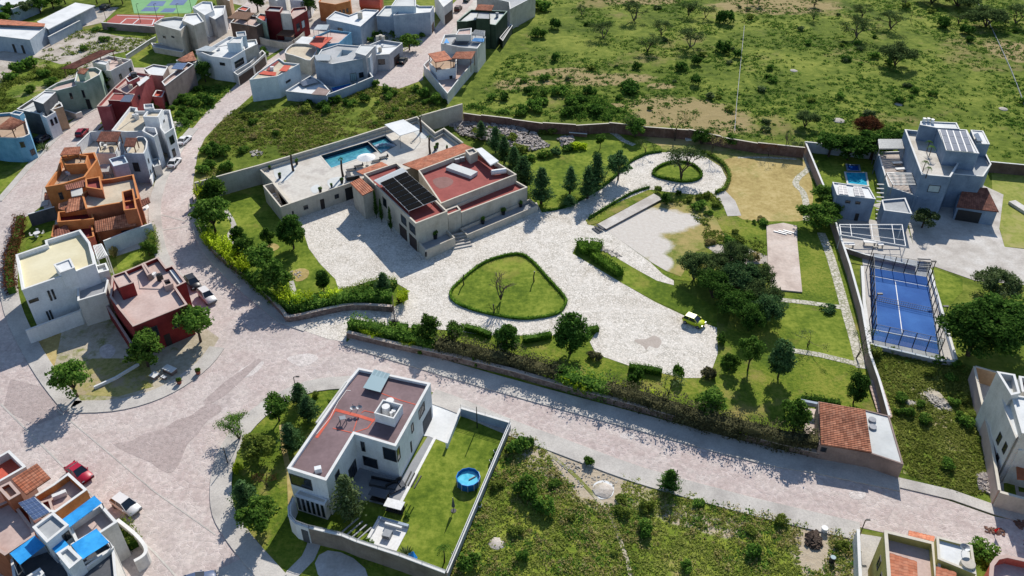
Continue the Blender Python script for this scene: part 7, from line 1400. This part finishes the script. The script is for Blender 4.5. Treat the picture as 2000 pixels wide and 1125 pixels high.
# open field
F_ = [(1238,40,5,4.2,'mesq','dark mesquite near the top edge of the field'), (1345,30,4.4,3.0,'mesq','slender mesquite near the top edge of the field'), (1378,34,4,2.6,'mesq','dark slim tree next to the slender mesquite'), (1178,74,4.4,4.0,'mesq','crooked mesquite in the upper left field'), (1291,72,4.6,3.4,'mesq','mesquite with a forked trunk in the upper field'), (1348,92,5,4.8,'mesq','wide dark mesquite shading bright grass'), (1265,100,4.4,3.6,'mesq','mesquite with a bush at its foot'), (1683,34,4,3.2,'mesq','pale mesquite at the top right'), (1673,72,5.4,5.0,'mesq','large crooked mesquite right of the fence line'), (1740,56,5,4.6,'mesq','dense mesquite in the upper right field'), (1764,14,4,2.4,'mesq','small mesquite at the top edge'), (1748,128,6,4.2,'bigmesq','reddish topped mesquite in the middle right field'), (1872,46,4,3.4,'mesq','leaning mesquite beside the dark bushes'), (1925,52,6,5.6,'bigmesq','broad dark mesquite crossing the fence line'), (1984,46,5.5,4.6,'mesq','mesquite at the right top corner'), (1870,12,5.5,6.5,'bigmesq','large dark tree group at the top edge'), (1820,6,5,5.0,'bigmesq','dark tree left of the group at the top edge'), (1588,40,3,1.8,'mesq','small dark tree in the upper middle field'), (1572,248,4,2.4,'bigmesq','dark compact tree above the side wall'), (1690,262,4.4,3.0,'bigmesq','mesquite with russet crown above the grey modern house'), (1136,30,3,1.8,'mesq','small tree left of the top mesquite'), (1590,12,3.5,2.5,'mesq','far pale tree at the top edge'), (1240,268-6,4.4,2.6,'mesq','tree directly behind the back wall'), (1482,8,4,2.5,'mesq','tree at the top edge beside the distant pole')]
for x, y, h, r, k, l in F_: tree((x, y), k, h * 1.1, r * 1.15, l, mat='l_red' if 'russet' in l else 'l_mesqd')
for x, y, s, h, m, l in ((1052,72,3.2,2.6,'l_bush','broad domed bush beside the dark green house'), (1084,56,2.8,3.2,'l_dark','tall dark bush in the upper left field'), (1050,18,6,3.4,'l_bush','large bush mass beside the grey top house'), (1085,118,1.9,2.6,'l_dark','upright dark cactus bush in the left field'), (1244,134,1.8,1.8,'l_dark','prickly pear bush in the middle of the left field'), (1331,136,2.4,2.4,'l_dark','dark bush left of the two prickly pears'), (1359,126,2.0,2.4,'l_dark','upper prickly pear of the two'), (1359,165,2.2,3.0,'l_dark','lower prickly pear of the two'), (1230,178,4.2,2.6,'l_dark','widest prickly pear clump in the field'), (1147,182,1.8,2.4,'l_dark','small prickly pear left of the widest clump'), (1412,100,3.0,3.0,'l_dark','dark prickly pear at the right of the fence foot'), (1414,44,3.6,4.6,'l_dark','big dark prickly pear near the top edge'), (1440,112,1.6,2.4,'l_dark','slim dark bush beside the fence line'), (1162,222,3.2,2.2,'l_dark','dark bush above the brick wall, left'), (1840,52,3.4,3.4,'l_dark','dark round bush right of the dense mesquite'), (1885,66,3.0,3.2,'l_dark','dark bush below the leaning mesquite'), (1755,200,1.8,1.4,'l_dark','dark bush beside the flat boulder')): tree((x, y), 'shrub', h, s, l, mat=m)
rng = np.random.default_rng(5)
FIELD = [(905,215),(985,120),(1040,60),(1060,-25),(2140,-25),(2300,300),(1940,310),(1900,250),(1790,235),(1700,268),(1570,285),(1410,262),(1250,240),(1060,236)]
bushes(scatter_pts(FIELD, 84, rng, clump=1.15), rng, .8, 2.1, ['l_bush', 'l_scrub', 'l_dark', 'l_mesq'], 'the open field', 'shrubs scattered over the open field', .8)
tufts('ground_cover', 'low weeds and tufts covering the open field', FIELD, 8500, .65, 'l_bush', 21, 9, .2, .28, clump=.7)
tufts('dark_weeds', 'darker herb patches in the open field', FIELD, 2400, .9, 'l_bush', 22, 12, .26, .35, clump=1.1)
WEST = [(392,350),(388,300),(404,272),(440,228),(492,192),(560,204),(640,190),(730,172),(835,172),(875,205),(815,226),(660,275),(505,320)]
bushes(scatter_pts(WEST, 26, rng, clump=1.1), rng, .8, 2.0, ['l_bush', 'l_bush', 'l_scrub', 'l_dry'], 'the wild lot', 'bushes on the wild lot')
bushes(scatter_pts([(392,350),(388,300),(425,285),(470,310),(440,340)], 10, rng) + scatter_pts([(580,205),(660,190),(740,176),(735,200),(640,215)], 7, rng), rng, 1.4, 2.4, ['l_bush', 'l_bush', 'l_dark'], 'the lush edge of the wild lot', 'lush edge bushes', 1)
tufts('ground_cover', 'weeds covering the wild lot behind the terrace', WEST, 2600, .6, 'l_scrub', 23, 11, .2, .6)
tufts('dry_weeds', 'dry stems on the wild lot behind the terrace', WEST, 900, .6, 'l_dry', 24, 11, .18, .7, clump=1.2)
LOT = [(1000,838),(1040,855),(1100,884),(1250,937),(1400,980),(1500,1005),(1672,1046),(1676,1160),(870,1160),(885,1118)]; AV = [[(1062,868),(1130,885),(1200,910),(1222,940),(1200,985),(1150,980),(1090,920)], [(1562,1035),(1610,1020),(1622,1060),(1605,1115),(1560,1110)]]
bushes(scatter_pts(LOT, 14, rng, AV, clump=1.1), rng, .6, 1.5, ['l_bush', 'l_scrub'], 'the weedy empty lot', 'bushes on the empty lot')
for x, y, s, l in ((1010,880,2.0,'dense bush against the top of the grey wall'), (1030,870,1.6,'bush beside the kerb at the top of the empty lot'), (1030,965,2.2,'big dark bush in the middle of the left weeds'), (1060,995,2.0,'dark green bush right of the big one'), (915,1110,2.0,'bright bush at the foot of the grey wall'), (1150,905,1.1,'green bush on the dirt edge'), (1260,1040,1.6,'round dark bush in the olive weeds'), (1470,1080,1.5,'grey bush with bare stems'), (1020,1090,1.1,'bright tuft below the white mound')): tree((x, y), 'shrub', s * 1.1, s, l, mat='l_bush')
tufts('ground_cover', 'tall weeds covering the empty lot', LOT, 3400, .45, 'l_weed', 25, 12, .14, .35, AV, 0)
tufts('green_weeds', 'greener weeds of the empty lot', LOT, 420, .7, 'l_bush', 26, 16, .15, .4, AV, 1.25)
tufts('dry_weeds', 'dry stems standing in the empty lot', LOT, 700, .5, 'l_dry', 27, 14, .12, .9, AV, 1.2)
LOT2 = [(1704,678),(1868,708),(1902,722),(1912,768),(1935,870),(1948,960),(1900,968),(1768,925),(1740,800)]; AV2 = [[(1800,765),(1825,760),(1855,785),(1858,803),(1830,798)]]
bushes(scatter_pts(LOT2, 20, rng, AV2), rng, .7, 1.6, ['l_bush', 'l_scrub', 'l_bush'], 'the lot beside the pink wall', 'bushes on the overgrown lot')
tufts('ground_cover', 'weeds covering the overgrown lot beside the pink wall', LOT2, 2400, .5, 'l_weed', 28, 13, .15, .4, AV2, 0)
NWL = [(0,235),(0,160),(40,130),(120,130),(150,140),(100,175),(60,195)]
for x, y, s, h in ((35,140,3.0,3.0), (58,132,3.0,3.0), (85,150,2.6,2.4), (20,155,2.4,2.0), (100,165,2.4,2.0), (60,180,2.2,1.8), (165,98,1.8,1.6), (205,80,2.2,1.6), (190,60,2.6,1.2), (225,58,2.4,1.2)): tree((x, y), 'shrub', h, s, lab(x, y, s / 1.4, 'l_bush', 'the surroundings of the gravel lot', (20, 230), (58, 180)), group='bushes around the gravel lot', mat='l_bush')
tufts('ground_cover', 'weeds beside the gravel lot', NWL, 500, 1.0, 'l_scrub', 29, 12, .26, .6); tufts('ground_cover', 'weeds on the gravel lot', [(60,96),(125,66),(200,50),(300,60),(300,92),(225,128),(120,160)], 420, .9, 'l_scrub', 30, 12, .26, .5, clump=1.4)
bushes(scatter_pts([(385,170),(300,225),(345,265),(375,245),(440,190),(465,165)], 15, rng), rng, 1.3, 2.4, ['l_bush', 'l_dark'], 'the green behind the cubic house', 'bushes behind the cubic house')
bushes(scatter_pts([(300,150),(325,195),(290,210),(340,215),(370,180)], 8, rng), rng, 1.4, 2.4, ['l_bush', 'l_dark'], 'the garden behind the brown terrace house', 'bushes behind the brown terrace house')
for i, (x, y, h, r) in enumerate(((28,40,4.5,2.6), (55,34,4.5,2.6), (80,26,5,3), (105,18,5,3), (128,8,5,3), (10,55,4,2.4), (190,8,4.5,3), (215,6,4.5,3), (240,8,4.5,2.4))): tree((x, y), 'round', h, r, ['dark', 'grey green', 'green'][i % 3] + ' tree beside the long white shed, %s of nine' % ['fourth', 'fifth', 'sixth', 'seventh', 'eighth', 'third', 'first from the right', 'second from the right', 'ninth'][i], group='trees behind the warehouse', mat=['l_dark', 'l_mesq', 'l_bush'][i % 3])
for x, y, s, l in ((930,262,1.8,'green bush on the rubble, left'), (960,258,1.6,'green bush on the rubble, second'), (1000,275,2.2,'olive bush on the rubble, middle'), (1015,298,2.4,'dense bush below the rubble'), (1060,262,1.4,'bush at the rubble top'), (975,278,2.0,'olive bush below the first rubble heap'), (1080,262,1.8,'grey bush before the brick wall')): tree((x, y), 'shrub', s * .9, s, l, mat='l_scrub')
RG = [(1300,392),(1400,378),(1420,425),(1490,430),(1495,500),(1440,478),(1380,480),(1370,440),(1340,408)]
bushes(scatter_pts(RG, 12, rng), rng, .8, 1.7, ['l_bush', 'l_scrub', 'l_dry'], 'the rough garden beside the slab', 'bushes in the rough garden')
tufts('ground_cover', 'weeds in the rough garden beside the slab', RG, 350, .5, 'l_scrub', 31, 12, .16, .7)
for x, y, s in ((705,172,1.6), (735,168,1.6), (755,180,1.8), (812,178,1.6), (828,190,2.2), (850,200,2.2), (770,186,1.4)): tree((x, y), 'shrub', s * 1.2, s, lab(x, 0, s, 'l_bush', 'the fringe of the cul de sac', (700, 851)), group='bushes around the cul de sac', mat='l_bush')
for x, y, s in ((735,72,2.0), (750,68,1.8), (770,72,2.0), (725,82,1.6), (825,72,1.4), (515,100,1.6), (522,108,1.4)): tree((x, y), 'shrub', s, s, lab(x, y, s, 'l_bush', 'the vacant street plots', (515, 826), (68, 109)), group='bushes on vacant street plots', mat='l_bush')

bushes(scatter_pts([(905,212),(1000,226),(1200,236),(1215,222),(1150,190),(1060,175),(960,185)], 20, rng), rng, 1.6, 2.8, ['l_bush', 'l_bush', 'l_dark'], 'the thicket behind the brick wall', 'thicket behind the brick wall', .9)
tufts('green_weeds', 'green thicket weeds behind the brick wall', [(905,212),(1000,226),(1260,240),(1215,215),(1150,185),(1060,170),(960,180)], 600, 1.0, 'l_bush', 41, 14, .24, .6)
tufts('green_weeds', 'weeds on the vacant plot left of the cul de sac', [(730,90),(745,72),(840,42),(850,60),(820,80),(775,104)], 160, .8, 'l_scrub', 42, 12, .24, .6)
tufts('green_weeds', 'weeds of the green behind the cubic house', [(385,170),(300,200),(345,265),(375,245),(440,190),(465,165)], 420, .8, 'l_bush', 43, 13, .22, .6)
